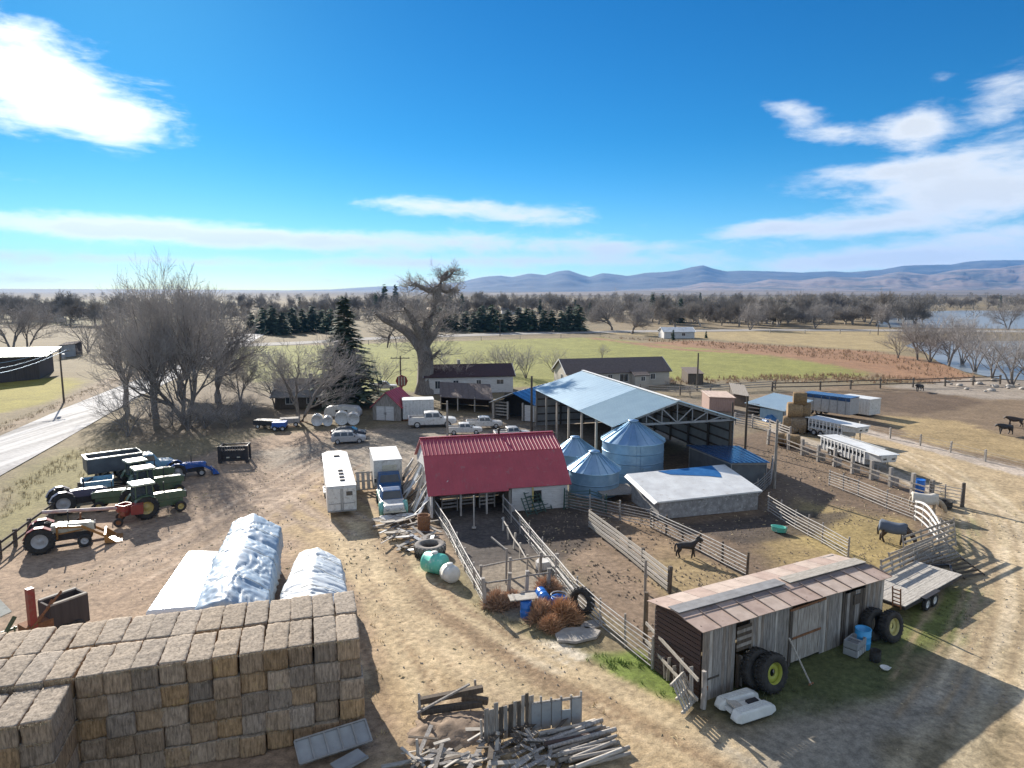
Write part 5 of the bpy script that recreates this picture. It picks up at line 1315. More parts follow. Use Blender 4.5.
def car(label, rear, front, kind, col, group=None, name=None, scale=1.0):
    t, L = vthing(name or ('pickup_truck' if kind == 'pickup' else 'parked_car'), label, 'pickup' if kind == 'pickup' else 'car', rear, front, group)
    Lr = 5.9 if kind == 'pickup' else 4.65
    s = L / Lr; t.scale = (s, s, s)
    hw = .98 if kind == 'pickup' else .92
    if kind == 'suv':
        b = loft([(-2.3, .80, .84, .45, .95), (-2.1, .88, .92, .30, 1.02), (-1.0, .92, .93, .28, 1.05), (.9, .92, .93, .28, 1.03), (1.5, .90, .88, .30, .98), (2.15, .82, .78, .34, .86), (2.33, .68, .64, .42, .72)])
        cabs = [(-2.22, -1.75, .62, 1.18, 1.0, 1.66)]
        g = loft([(-2.2, .82, .70, 1.0, 1.28), (-1.75, .88, .72, 1.0, 1.62), (-.6, .90, .73, 1.02, 1.68), (.45, .90, .72, 1.02, 1.60), (1.3, .84, .78, .98, 1.04)])
        side = [(-1.85, -1.05), (-.95, -.1), (0.0, .62)]; zt = 1.55; wx = (-1.42, 1.45); wr = .35
        ws = [(1.18, 1.06, .55, 1.55, .70, .64)]; rw = (-2.14, 1.1, -1.86, 1.5)
    elif kind == 'sedan':
        b = loft([(-2.3, .78, .80, .42, .92), (-2.0, .88, .88, .30, .98), (-.9, .90, .90, .26, .96), (.9, .90, .90, .26, .94), (1.6, .88, .85, .3, .88), (2.2, .8, .74, .34, .76), (2.33, .66, .62, .42, .64)])
        g = loft([(-1.9, .8, .74, .95, 1.0), (-1.25, .86, .68, .95, 1.36), (-.4, .88, .69, .95, 1.44), (.35, .88, .68, .94, 1.38), (1.25, .82, .76, .92, .96)])
        side = [(-1.2, -.5), (-.42, .5)]; zt = 1.34; wx = (-1.38, 1.42); wr = .33
        ws = [(1.14, .98, .46, 1.34, .72, .62)]; rw = (-1.78, 1.04, -1.36, 1.3)
    else:
        b = loft([(-2.9, .92, .95, .5, 1.15), (-2.8, .97, .98, .42, 1.18), (-.9, .98, .98, .40, 1.16), (.9, .98, .98, .40, 1.16), (1.2, .98, .96, .40, 1.16), (2.5, .95, .9, .42, 1.08), (2.92, .86, .8, .5, .98)])
        g = loft([(-1.0, .94, .78, 1.1, 1.15), (-.92, .94, .78, 1.1, 1.84), (-.2, .95, .79, 1.12, 1.92), (.75, .95, .78, 1.12, 1.86), (1.45, .92, .84, 1.1, 1.18)])
        side = [(-.8, -.02), (.08, .85)]; zt = 1.78; wx = (-1.85, 1.85); wr = .41
        ws = [(1.34, 1.22, .84, 1.8, .82, .72)]; rw = (-1.0, 1.2, -.99, 1.75)
    b.build('body', M[col], t, bevel=.07); cab = g.build('cabin', M[col], t, bevel=.06)
    for sgn in (-1, 1):
        for (xa, xb) in side:
            m = MB(); z0 = zt - .48 + .02; ta = .2
            ya, yb = (hw - .035), (hw - .035 - .125 * (zt - z0) / .48)
            m.sheet((xa, sgn * ya, z0), (xb + .06, sgn * ya, z0), (xb - .08, sgn * yb, zt), (xa + .06, sgn * yb, zt), .03 * -sgn); m.build('side_window', M['glass'], cab)
    x0, zl, x1, zh, yl, yh = ws[0]
    MB().sheet((x0 + .02, -yl, zl + .04), (x0 + .02, yl, zl + .04), (x1 + .03, yh, zh + .02), (x1 + .03, -yh, zh + .02), .03).build('windscreen', M['glass'], cab)
    x0, zl, x1, zh = rw
    MB().sheet((x1 - .02, -.6, zh), (x1 - .02, .6, zh), (x0 - .03, .68, zl), (x0 - .03, -.68, zl), .03).build('rear_window', M['glass'], cab)
    if kind == 'pickup':
        m = MB(); m.box((-1.9, 0, 1.165), (1.66, 1.6, .04)); m.build('cargo_bed', M['black_metal'], t)
        m = MB()
        for sg in (-1, 1): m.box((-1.9, sg * .89, 1.24), (1.9, .14, .16))
        m.box((-2.82, 0, 1.24), (.12, 1.8, .16)); m.build('bed_rail', M[col], t)
    for sg in (-1, 1):
        MB().box((2.26 if kind != 'pickup' else 2.88, sg * .62, .74 if kind != 'pickup' else .9), (.12, .3, .14)).build('headlight', M['lamp_glass'], t, bevel=.02)
        MB().box((-2.28 if kind != 'pickup' else -2.89, sg * .74, .88 if kind != 'pickup' else 1.0), (.1, .18, .24)).build('tail_light', M['red_lens'], t)
        for x in wx: wheel(t, x, sg * (hw - .1), wr, .24, 'silver_paint', .62)
        MB().box((.85 if kind != 'pickup' else 1.05, sg * (hw + .1), 1.06 if kind != 'pickup' else 1.3), (.14, .2, .14)).build('mirror', M['black_metal'], t)
    zb = .5
    MB().box((2.36 if kind != 'pickup' else 2.95, 0, .5 if kind != 'pickup' else .6), (.08, 1.4, .2)).build('bumper', M['black_metal' if kind != 'pickup' else 'grey_metal'], t)
    return t
M['tailcloth'] = M['white_board']
car('silver crossover car parked in front of the white round tanks', (331, 443), (366, 441.5), 'suv', 'silver_paint')
car('dark blue sedan parked just behind the silver crossover', (331, 437), (366, 436), 'sedan', 'dark_blue_paint')
car('white pickup with an empty bed parked by the white box container', (408, 427), (456, 425.5), 'pickup', 'white_paint')
car('white pickup parked behind the hulk of the white truck bed', (466, 428), (502, 427), 'pickup', 'white_paint')
car('white pickup far back beside the spruce and the round red sign', (369, 390), (397, 389.5), 'pickup', 'white_paint')
car('white pickup half hidden behind the red barn roof ridge', (494, 439), (530, 437), 'pickup', 'white_paint')
car('white pickup bed and hulk between the pole and the parked white pickup', (447, 434), (482, 433), 'pickup', 'white_paint')

# box truck with its blue cab towards the viewer, and an old teal pickup nose to nose in front of it
t, L = vthing('box_truck', 'box truck with a white cargo box and a blue cab facing the viewer', 'truck', (383, 476), (392, 503))
MB().box((-1.2, 0, 1.75), (5.0, 2.35, 2.2)).build('cargo_box', M['white_paint'], t, bevel=.03)
MB().box((-1.2, 0, 2.88), (5.06, 2.4, .05)).build('box_roof', M['white_roof'], t)
MB().box((1.32, .1, 2.1), (.06, 1.2, .7)).build('nose_panel', M['cream_paint'], t)
g = loft([(1.45, .98, .85, .55, 1.75), (1.55, 1.0, .86, .5, 2.0), (2.3, 1.0, .84, .5, 1.95), (2.75, 1.0, .92, .5, 1.3)]).build('cab', M['deep_blue_paint'], t, bevel=.06)
MB().sheet((2.74, -.8, 1.36), (2.74, .8, 1.36), (2.36, .72, 1.88), (2.36, -.72, 1.88), .03).build('windscreen', M['glass'], g)
loft([(2.7, .98, .9, .5, 1.28), (3.6, .92, .8, .5, 1.12), (3.75, .8, .7, .55, 1.0)]).build('bonnet', M['deep_blue_paint'], t, bevel=.06)
MB().box((-.6, 0, .55), (6, .9, .2)).build('chassis', M['black_metal'], t)
for sg in (-1, 1):
    wheel(t, 3.0, sg * .9, .45, .26, 'white_paint'); wheel(t, -2.4, sg * .9, .45, .5, 'white_paint')
    MB().box((3.72, sg * .6, .85), (.1, .26, .2)).build('headlight', M['lamp_glass'], t)
    MB().box((2.5, sg * 1.15, 1.5), (.06, .2, .35)).build('mirror', M['black_metal'], t)
t, L = vthing('old_pickup', 'old teal and white pickup facing the viewer, its hood bleached', 'pickup', (387, 497), (396, 521))
loft([(-2.4, .9, .9, .5, 1.0), (-.6, .92, .92, .45, 1.05)]).build('bed', M['teal_paint'], t, bevel=.05)
g = loft([(-.7, .88, .7, .9, 1.6), (-.1, .9, .74, .9, 1.72), (.5, .9, .7, .9, 1.62), (.95, .88, .8, .9, 1.08)]).build('cab', M['deep_blue_paint'], t, bevel=.06)
MB().sheet((.94, -.74, 1.1), (.94, .74, 1.1), (.56, .64, 1.58), (.56, -.64, 1.58), .03).build('windscreen', M['glass'], g)
loft([(-.7, .92, .92, .45, 1.05), (.9, .92, .88, .45, 1.05), (2.2, .8, .72, .5, .95), (2.35, .7, .64, .55, .8)]).build('bonnet', M['white_paint'], t, bevel=.06)
for sg in (-1, 1):
    m = MB(); m.lathe([(.0, -.2), (.52, -.16), (.56, 0), (.52, .16), (0, .2)], 18, (1.5, sg * .9, .55), 'Y'); m.build('fender', M['teal_paint'], t)
    wheel(t, 1.5, sg * .98, .36, .22, 'rust'); wheel(t, -1.6, sg * .9, .36, .22, 'rust')
    MB().lathe([(.12, -.04), (.14, .02), (0, .05)], 12, (2.34, sg * .5, .74), 'X').build('headlight', M['lamp_glass'], t)
MB().box((2.42, 0, .52), (.1, 1.7, .14)).build('bumper', M['cream_paint'], t)

# white horse trailer
a, b = at(342.5, 516), at(335, 475.5)
t = thing('horse_trailer', 'white enclosed horse trailer with roof vents and rear doors, parked on the dirt', 'trailer', ((a.x + b.x) / 2, (a.y + b.y) / 2, 0), math.atan2(b.y - a.y, b.x - a.x))
L = (b - a).length; hl = L / 2; hw = 1.08; z0, z1 = .35, 2.3
m = MB(); m.slab([(-hl, -hw), (hl - .9, -hw), (hl - .1, -hw * .55), (hl - .1, hw * .55), (hl - .9, hw), (-hl, hw)], z0, z1)
m.build('body', M['white_paint'], t, bevel=.06)
m = MB(); m.slab([(-hl - .02, -hw - .03), (hl - .88, -hw - .03), (hl - .05, -hw * .55), (hl - .05, hw * .55), (hl - .88, hw + .03), (-hl - .02, hw + .03)], z1 + .005, z1 + .06)
r_ = m.build('roof', M['white_roof'], t, bevel=.03)
for k in range(4): MB().box((-hl + 1.5 + k * 1.0, -.15, z1 + .12), (.28, .38, .1)).build('roof_vent', M['black_metal'], r_, bevel=.02)
MB().box((hl - 2.4, -.1, z1 + .12), (.3, .5, .12)).build('roof_vent', M['black_metal'], r_, bevel=.02)
for s in (-1, 1):
    d = MB().box((-hl - .03, s * .52, 1.3), (.05, .98, 1.78)).build('rear_door', M['white_paint'], t, bevel=.015)
    m = MB(); m.box((-hl - .07, s * .52, 1.0), (.03, .9, .035)); m.box((-hl - .07, s * .08, 1.3), (.03, .035, 1.7)); m.build('latch', M['grey_metal'], d)
MB().box((-hl - .065, -.56, 1.75), (.03, .45, .32)).build('window', M['glass'], t)
MB().box((-hl - .05, 0, .42), (.12, 2.1, .1)).build('rear_bumper', M['grey_metal'], t)
for s in (-1, 1):
    MB().box((-.6, s * (hw + .06), .62), (2.0, .2, .1)).build('fender', M['white_paint'], t)
    for x in (-1.05, -.15): wheel(t, x, s * (hw - .02), .36, .2, 'white_paint')
    for k in range(2): MB().box((hl - 2 - 1.8 * k, s * (hw + .015), 1.75), (.7, .03, .35)).build('side_window', M['glass'], t)
m = MB(); m.beam((hl - .2, -.5, .45), (hl + 1.1, 0, .48), .1, .12); m.beam((hl - .2, .5, .45), (hl + 1.1, 0, .48), .1, .12); m.tube([(hl + 1.0, 0, 0), (hl + 1.0, 0, .7)], .05); m.build('hitch', M['black_metal'], t)

# tractors
def tractor(label, rear, front, body, rim, cab=True, loader=None, group='old tractors parked by the wooden fence', roofm='pale_green_paint', s=1.0, narrow=False, hood=None, rw=.86, exhaust=True):
    a, b = at(*rear), at(*front); d = (b - a).normalized(); n = Vector((-d.y, d.x, 0))
    o = a + n * .85 * s                                   # the pixels mark the near wheels
    t = thing('tractor', label, 'tractor', (o.x, o.y, -.04), math.atan2(d.y, d.x), group); t.scale = (s, s, s)
    wb = 2.45
    m = loft([(-.55, .42, .42, .55, 1.15), (.4, .36, .36, .5, 1.2), (wb + .35, .3, .3, .5, 1.0)]); m.box((0, 0, rw), (.5, 1.3, .4)); m.box((wb, 0, .55), (.16, 1.2 if not narrow else .5, .16)); m.build('chassis', M['black_metal' if body != 'green_paint' else body], t, bevel=.03)
    m = loft([(.55, .36, .33, 1.05, 1.58), (1.2, .36, .33, 1.0, 1.6), (wb + .35, .34, .30, .95, 1.52), (wb + .6, .32, .28, .95, 1.40)])
    hd = m.build('hood', M[hood or body], t, bevel=.06)
    MB().box((wb + .62, 0, 1.16), (.05, .52, .42)).build('grille', M['black_metal'], hd)
    for sg in (-1, 1):
        MB().lathe([(.07, -.03), (.08, .01), (0, .03)], 10, (wb + .62, sg * .2, 1.42), 'X').build('headlight', M['lamp_glass'], hd)
        wheel(t, 0, sg * .88, rw, .46, rim, .56, 22)
        wheel(t, wb, sg * (.72 if not narrow else .24), .42, .24, rim, .55, 0)
        m = MB(); pts = [(rw + .08) * Vector((math.sin(q), 0, math.cos(q))) for q in [R(-75), R(-45), R(-15), R(15), R(45)]]
        for i in range(4): m.sheet((pts[i].x, sg * .66, rw + pts[i].z), (pts[i].x, sg * 1.12, rw + pts[i].z), (pts[i + 1].x, sg * 1.12, rw + pts[i + 1].z), (pts[i + 1].x, sg * .66, rw + pts[i + 1].z), .04)
        m.build('fender', M[body], t)
    if exhaust:
        MB().tube([(1.55, .12, 1.5), (1.55, .12, 2.35)], [.05, .045], 8).build('exhaust', M['black_metal'], t)
    MB().box((-.15, 0, 1.32), (.5, .5, .12)).box((-.4, 0, 1.6), (.1, .48, .5)).build('seat', M['black_metal'], t, bevel=.04)
    m = MB(); m.lathe([(.19, -.015), (.215, 0), (.19, .015), (.165, 0)], 16, (.42, 0, 1.78), close=True); m.tube([(.42, 0, 1.76), (.62, 0, 1.4)], .025); m.build('steering_wheel', M['black_metal'], t)
    if cab:
        c = MB()
        for x, y in ((-.62, -.62), (-.62, .62), (.62, -.6), (.62, .6), (.15, -.68), (.15, .68)): c.beam((x, y, 1.2), (x * .93, y * .95, 2.5), .08, .08)
        c.box((0, 0, 1.24), (1.3, 1.34, .1)); cb = c.build('cab_frame', M[body], t)
        g = MB()
        for sg in (-1, 1): g.sheet((-.58, sg * .66, 1.3), (.58, sg * .64, 1.3), (.55, sg * .6, 2.46), (-.55, sg * .62, 2.46), .02 * -sg)
        g.sheet((.63, -.58, 1.5), (.63, .58, 1.5), (.6, .55, 2.46), (.6, -.55, 2.46), .02); g.sheet((-.6, -.55, 2.46), (-.6, .55, 2.46), (-.64, .58, 1.4), (-.64, -.58, 1.4), .02)
        g.build('cab_glass', M['cab_glass'], cb)
        r = MB(); r.slab([(-.85, -.8), (.8, -.76), (.8, .76), (-.85, .8)], 2.5, 2.66); r.build('cab_roof', M[roofm], cb, bevel=.07)
    if loader:
        lm, cl = loader
        for sg in (-1, 1):
            m = MB(); m.beam((.9, sg * .5, .7), (.95, sg * .5, 1.55), .14, .12); m.beam((.95, sg * .52, 1.5), (2.3, sg * .52, 1.35), .1, .16); m.beam((2.3, sg * .52, 1.38), (wb + 1.25, sg * .52, .45), .1, .16)
            m.tube([(1.0, sg * .42, 1.0), (2.4, sg * .46, 1.12)], .05); m.build('loader_arm', M[lm], t)
        m = MB(); pl = [(wb + 1.15, .7), (wb + 1.15, .1), (wb + 1.85, .04), (wb + 1.85, .08), (wb + 1.25, .16), (wb + 1.25, .7)]
        m.prism(pl, -.95, .95)
        for sg in (-.96, .93): m.prism([(wb + 1.15, .7), (wb + 1.15, .1), (wb + 1.85, .05)], sg, sg + .04)
        if cl:
            for k in range(8): m.beam((wb + 1.8, -.85 + k * .243, .06), (wb + 2.2, -.85 + k * .243, .05), .05, .05)
        m.build('bucket', M[lm], t)
    return t
def glassy():
    m = mat('cab_glass', (0.35, 0.4, 0.42), (0.3, 0.35, 0.37), 2, 0.05); b = m.node_tree.nodes['Principled BSDF']; b.inputs['Transmission Weight'].default_value = .85; b.inputs['IOR'].default_value = 1.05; return m
M['cab_glass'] = glassy()
tractor('nearest green tractor with a pale cab roof and yellow wheel rims', (147, 518), (182, 511), 'green_paint', 'yellow_paint', True)
tractor('green cab tractor standing second in the row of three green cabs', (148, 500), (181, 494), 'green_paint', 'yellow_paint', True)
tractor('green cab tractor farthest back in the row of three green cabs', (141, 491), (172, 485), 'green_paint', 'yellow_paint', True)
tractor('green tractor without a cab, facing left behind the red auger', (137, 503), (112, 505), 'green_paint', 'yellow_paint', False, s=.95)
tractor('old violet grey tractor without a cab and with silver wheels', (64, 514), (99, 508), 'violet_paint', 'silver_paint', False, hood='violet_paint')
tractor('old orange loader tractor with white hood panels and a yellow bucket', (41, 553), (75, 548), 'red_paint', 'silver_paint', False, ('orange_paint', True), hood='cream_paint')
tractor('bright blue tractor with a blue front loader beside the stake truck', (178, 479), (205, 475.5), 'blue_paint', 'silver_paint', False, ('blue_paint', False), s=.82, group=None)

# long bed truck with its pale blue cab
t, L = vthing('flatbed_truck', 'long stake bed truck with a dull bed and a pale blue cab', 'truck', (83, 484), (168, 471))
hl = L / 2
m = MB(); m.box((-1.0, 0, 1.1), (L - 2.6, 2.3, .14))
for s in (-1, 1): m.box((-1.0, s * 1.15, 1.75), (L - 2.6, .08, 1.2)); 
m.box((-hl + .3, 0, 1.75), (.08, 2.3, 1.2)); m.box((hl - 2.3, 0, 1.8), (.08, 2.3, 1.3)); m.build('bed', M['dark_steel'], t)
m = MB()
for s in (-1, 1): m.box((-1.0, s * 1.15, 2.38), (L - 2.5, .2, .1))
m.box((-hl + .3, 0, 2.38), (.2, 2.3, .1)); m.build('bed_rail', M['cream_paint'], t)
g = loft([(hl - 2.2, .95, .8, .6, 2.0), (hl - 1.3, .98, .82, .55, 2.05), (hl - .8, .95, .88, .55, 1.35)]).build('cab', M['sky_blue_paint'], t, bevel=.06)
MB().sheet((hl - .8, -.76, 1.38), (hl - .8, .76, 1.38), (hl - 1.24, .7, 1.95), (hl - 1.24, -.7, 1.95), .03).build('windscreen', M['glass'], g)
for sg in (-1, 1): MB().sheet((hl - 2.0, sg * .9, 1.4), (hl - 1.2, sg * .9, 1.4), (hl - 1.3, sg * .84, 1.92), (hl - 2.0, sg * .84, 1.92), -.03 * sg).build('side_window', M['glass'], g)
loft([(hl - .85, .93, .85, .55, 1.3), (hl + .5, .85, .72, .55, 1.15), (hl + .6, .75, .65, .6, 1.0)]).build('bonnet', M['sky_blue_paint'], t, bevel=.05)
for sg in (-1, 1): wheel(t, hl - .1, sg * .9, .45, .25, 'white_paint'); wheel(t, -hl + 1.8, sg * .9, .45, .45, 'white_paint'); wheel(t, -hl + 3.0, sg * .9, .45, .45, 'white_paint')
# pale blue pickup box trailer
t, L = vthing('box_trailer', 'pale blue pickup bed trailer standing among the tractors', 'trailer', (82, 494), (114, 490))
m = MB(); hl = L / 2
m.box((0, 0, .62), (L, 1.8, .08))
for s in (-1, 1): m.box((0, s * .92, .9), (L, .1, .6))
m.box((-hl, 0, .9), (.08, 1.84, .6)); m.box((hl, 0, .95), (.08, 1.84, .7)); m.build('box', M['sky_blue_paint'], t, bevel=.02)
for sg in (-1, 1): wheel(t, -.2, sg * .85, .36, .22, 'white_paint')
m = MB(); m.beam((hl, -.5, .5), (hl + 1.2, 0, .45), .08, .1); m.beam((hl, .5, .5), (hl + 1.2, 0, .45), .08, .1); m.build('hitch', M['black_metal'], t)

# grain auger, lying along the row
a, b = at(126, 523), at(44, 533)
t = thing('grain_auger', 'long pinkish grain auger tube with a red hopper at its right end', 'auger', (a.x, a.y, 0), math.atan2(b.y - a.y, b.x - a.x)); L = (b - a).length
MB().tube([(-.6, 0, 1.15), (L, 0, 1.5)], .13, 12).build('tube', mat('faded_red', (0.42, 0.25, 0.22), (0.5, 0.42, 0.40), 2, .6), t)
m = MB(); m.lathe([(.25, .55), (.6, 1.0), (.62, 1.45), (.58, 1.45), (.56, 1.0)], 4, (0, 0, 0), smooth=False); m.box((-.8, 0, 1.0), (.8, .8, .7)); m.build('hopper', M['red_paint'], t)
for x in (.3, L * .55):
    m = MB()
    for s in (-1, 1): m.beam((x, s * .1, 1.15), (x + .1, s * .7, .3), .06, .08)
    m.box((x, 0, 1.12), (.1, .3, .1)).build('undercarriage', M['rust'], t)
for x in (.4, L * .55 + .1):
    for s in (-1, 1): wheel(t, x, s * .75, .32, .16, 'rust')
# black grapple standing on the yard
a, b = at(220, 463), at(247, 462)
t = thing('hay_feeder', 'black square steel hay feeder standing alone on the dirt', 'feeder', ((a.x + b.x) / 2, (a.y + b.y) / 2, -.02), math.atan2(b.y - a.y, b.x - a.x)); w_ = (b - a).length
m = MB()
for x in (-w_ / 2, w_ / 2): m.box((x, 0, .85), (.3, .25, 1.7)); m.box((x, 1.5, .85), (.2, .2, 1.7)); m.beam((x, 0, 1.6), (x, 1.5, 1.6), .12, .12); m.beam((x, -.1, .1), (x, 1.6, .1), .15, .15)
m.beam((-w_ / 2, 1.5, 1.6), (w_ / 2, 1.5, 1.6), .12, .12); m.beam((-w_ / 2, 1.5, .1), (w_ / 2, 1.5, .1), .12, .12); m.beam((-w_ / 2, 0, 1.45), (w_ / 2, 0, 1.45), .1, .1)
m.build('frame', M['black_metal'], t)
m = MB(); m.box((0, .1, .75), (w_ - .3, .08, 1.0)); m.box((0, -.05, 1.6), (w_, .16, .18)); m.box((0, -.05, .25), (w_, .14, .14)); m.build('panel', M['black_metal'], t)
m = MB()
for k in range(9): m.beam((-w_ / 2 + .3 + k * (w_ - .6) / 8, -.1, 1.2), (-w_ / 2 + .3 + k * (w_ - .6) / 8, -.16, 1.6), .05, .05)
m.build('tines', M['grey_metal'], t)
for s in (-.5, .5): MB().box((s, -.02, .55), (.3, .06, .12)).build('lamp', M['cream_paint'], t)

# gooseneck livestock trailers
def stock_trailer(label, rear, front, zt, n, flip=False):
    t, L = vthing('livestock_trailer', label, 'trailer', rear, front, 'gooseneck livestock trailers'); hl = L / 2; hw = 1.08; z0 = .5
    m = MB(); m.box((0, 0, z0), (L, 2 * hw, .14)); m.box((hl, 0, (z0 + zt) / 2), (.06, 2 * hw, zt - z0))
    for s in (-1, 1):
        m.box((0, s * hw, z0 + .3), (L, .05, .5)); m.box((0, s * hw, zt - .12), (L, .05, .24)); m.box((0, s * hw, z0 + .98), (L, .04, .16)); m.box((0, s * hw, z0 + 1.36), (L, .04, .1))
    m.build('body', M['silver_paint'], t)
    for s in (-1, 1):
        p = MB()
        for k in range(n + 1): p.box((-hl + L * k / n, s * (hw + .04), (z0 + zt) / 2), (.12, .07, zt - z0))
        p.build('side_post', M['trim_white'], t)
    MB().box((.65, 0, zt + .05), (L + 2.6, 2 * hw + .1, .09)).build('roof', M['white_roof'], t, bevel=.03)
    m = MB(); m.add([(hl + .03, -hw, zt - .75), (hl + .03, hw, zt - .75), (hl + 1.9, hw * .7, zt - .62), (hl + 1.9, -hw * .7, zt - .62), (hl + .03, -hw, zt), (hl + .03, hw, zt), (hl + 1.95, hw * .8, zt), (hl + 1.95, -hw * .8, zt)],
              [(0, 1, 5, 4), (1, 2, 6, 5), (2, 3, 7, 6), (3, 0, 4, 7), (3, 2, 1, 0), (4, 5, 6, 7)]); m.build('nose', M['white_paint'], t, bevel=.05)
    for s in (-.45, .45): MB().box((hl + 1.93, s, zt - .32), (.04, .34, .16)).build('nose_window', M['glass'], t)
    m = MB(); m.tube([(hl + 1.5, 0, zt - .7), (hl + 1.5, 0, .75)], .07)
    for s in (-.5, .5): m.tube([(hl + 1.15, s, zt - .7), (hl + 1.15, s, .05)], .05)
    m.build('gooseneck', M['grey_metal'], t)
    MB().box((-hl - .03, 0, (z0 + zt) / 2), (.05, 2 * hw, zt - z0)).build('rear_gate', M['silver_paint'], t)
    for s in (-1, 1):
        for x in (-.9, .05): wheel(t, -hl * .25 + x, s * (hw + .02), .38, .22, 'silver_paint')
        MB().box((-hl * .25 - .42, s * (hw + .08), .85), (2.2, .26, .06)).build('fender', M['white_paint'], t)
    return t
a = at(822, 451.5); stock_trailer('nearest white livestock trailer with slatted sides and a gooseneck', (830, 452), (874, 468), up(822, 436, a) , 12)
a = at(809, 432.5); stock_trailer('farther silver livestock trailer beside the round bale stack', (815, 433), (848, 440.5), up(809, 417, a), 9)

# silver semi trailer and the pale box behind it
b0, b1 = at(801, 413), at(849, 420); n = (b1 - b0).normalized()
t = thing('semi_trailer', 'long silver semi trailer with a dark blue roof edge', 'trailer', (b0.x, b0.y, 0), math.atan2(n.y, n.x)); L = (b1 - b0).length; zt = up(849, 399, b1)
MB().box((L / 2, 1.25, (zt + .6) / 2), (L, 2.5, zt - .6)).build('body', M['silver_paint'], t, bevel=.03)
MB().box((L / 2, 1.25, zt + .05), (L + .05, 2.55, .1)).build('roof', M['blue_steel'], t)
MB().box((L / 2, -.02, zt - .22), (L, .05, .38)).build('roof_edge', M['blue_steel'], t)
for k in range(3): MB().box((L * (.25 + .25 * k), -.06, zt - .2), (.25, .04, .18)).build('marker_lamp', M['black_metal'], t)
for x in (1.2, 2.4):
    for y in (.3, 2.2): wheel(t, x, y, .48, .3, 'white_paint')
m = MB()
for k in range(6): m.box((L * (k + .5) / 6, -.03, (zt + .6) / 2), (.06, .04, zt - .7))
m.build('ribs', M['grey_metal'], t)
b1 = at(869, 417); b0 = at(838, 412)
n = (b1 - b0).normalized(); t = thing('box_container', 'pale grey box container behind the right end of the silver semi trailer', 'container', (b0.x, b0.y, 0), math.atan2(n.y, n.x)); L = (b1 - b0).length; zt = up(869, 400, b1)
MB().box((L / 2, 1.3, zt / 2 + .1), (L, 2.6, zt - .2)).build('body', M['white_paint'], t, bevel=.03); MB().box((L / 2, 1.3, zt + .03), (L + .05, 2.65, .06)).build('roof', M['white_roof'], t)
m = MB()
for k in range(10): m.box((L * (k + .5) / 10, -.02, zt / 2), (.08, .05, zt - .4))
m.build('ribs', M['trim_white'], t)

# plank deck trailer
A_, B_, C_, D_ = at(880, 595, .75), at(905, 607, .75), at(962, 575, .75), at(929, 562, .75)
n = (C_ - B_).normalized(); t = thing('flatbed_trailer', 'grey plank flatbed trailer with white wheels beside the board shed', 'trailer', (B_.x, B_.y, 0), math.atan2(n.y, n.x)); L = (C_ - B_).length
Wt = 2.5
m = MB()
for k in range(14): m.box((L / 2, .09 + k * (Wt - .1) / 13.6, .75 + rnd.uniform(0, .012)), (L, .165, .05))
m.build('deck', M['wood_pale'], t)
m = MB()
for y in (0, Wt): m.box((L / 2, y, .66), (L + .1, .08, .16))
for x in (0, L): m.box((x, Wt / 2, .66), (.08, Wt, .16))
m.beam((L, .5, .6), (L + 1.6, Wt / 2, .55), .1, .12); m.beam((L, Wt - .5, .6), (L + 1.6, Wt / 2, .55), .1, .12); m.build('frame', M['black_metal'], t)
for y in (-.12, Wt + .12):
    for x in (L * .32, L * .32 + .85): wheel(t, x, y, .36, .22, 'white_paint', .6)
    MB().box((L * .32 + .42, y, .78), (1.75, .28, .05)).build('fender', M['black_metal'], t)
for y in (.35, Wt - .35):
    m = MB()
    for s in (-.2, .2): m.beam((-.12, y + s, .6), (-.3, y + s, 1.75), .05, .06)
    for k in range(5): m.beam((-.15 - .035 * k, y - .2, .75 + k * .22), (-.15 - .035 * k, y + .2, .75 + k * .22), .05, .05)
    m.build('ramp', M['rust'], t)

# farm wagon at the left frame edge, behind the bales
a = at(50, 606, 2.0); b = at(87, 593, 2.0); n = (b - a).normalized()
t = thing('farm_wagon', 'old farm wagon with a dark box, red post and pale sloping panel', 'wagon', (a.x, a.y, 0), math.atan2(n.y, n.x)); L = (b - a).length
MB().box((L / 2, .06, 1.25), (L, .1, 1.45)).box((L / 2, 1.1, 1.25), (L, .1, 1.45)).box((L, .58, 1.25), (.1, 1.1, 1.45)).box((0, .58, 1.25), (.1, 1.1, 1.45)).box((L / 2, .58, .6), (L, 1.0, .1)).build('box', M['dark_green_box'] if 'dark_green_box' in M else M['char_board'], t)
MB().box((L / 2, .06, 2.0), (L, .16, .08)).box((L / 2, 1.1, 2.0), (L, .16, .08)).build('rail', M['wood_pale'], t)
MB().box((-.75, .1, 1.6), (.3, .3, 3.1)).build('red_post', M['red_paint'], t)
MB().sheet((-4.2, .2, 1.9), (-1.5, .2, 2.3), (-1.5, 1.8, 2.75), (-4.2, 1.8, 2.3), .06).build('sloping_panel', M['cream_paint'], t)
m = MB()
for z in (.9, 1.5): m.beam((-4.6, .1, z), (-1.4, .1, z), .08, .1)
for k in range(6): m.beam((-4.5 + k * .6, .1, .5), (-4.5 + k * .6, .1, 1.6), .06, .06)
m.beam((-3.0, -.3, .2), (-1.4, .2, 2.0), .12, .14); m.build('side_frame', M['green_paint'], t)
m = MB(); m.beam((-1.3, -.1, .9), (.6, .1, 2.5), .06, .1); m.beam((-1.2, 0, .5), (.2, .2, 2.2), .05, .08); m.box((-.5, .4, 1.1), (1.2, .8, .5)); m.build('linkage', M['rust'], t)
for x in (.6, L - .6):
    for y in (.0, 1.15): wheel(t, x, y, .42, .2, 'rust')
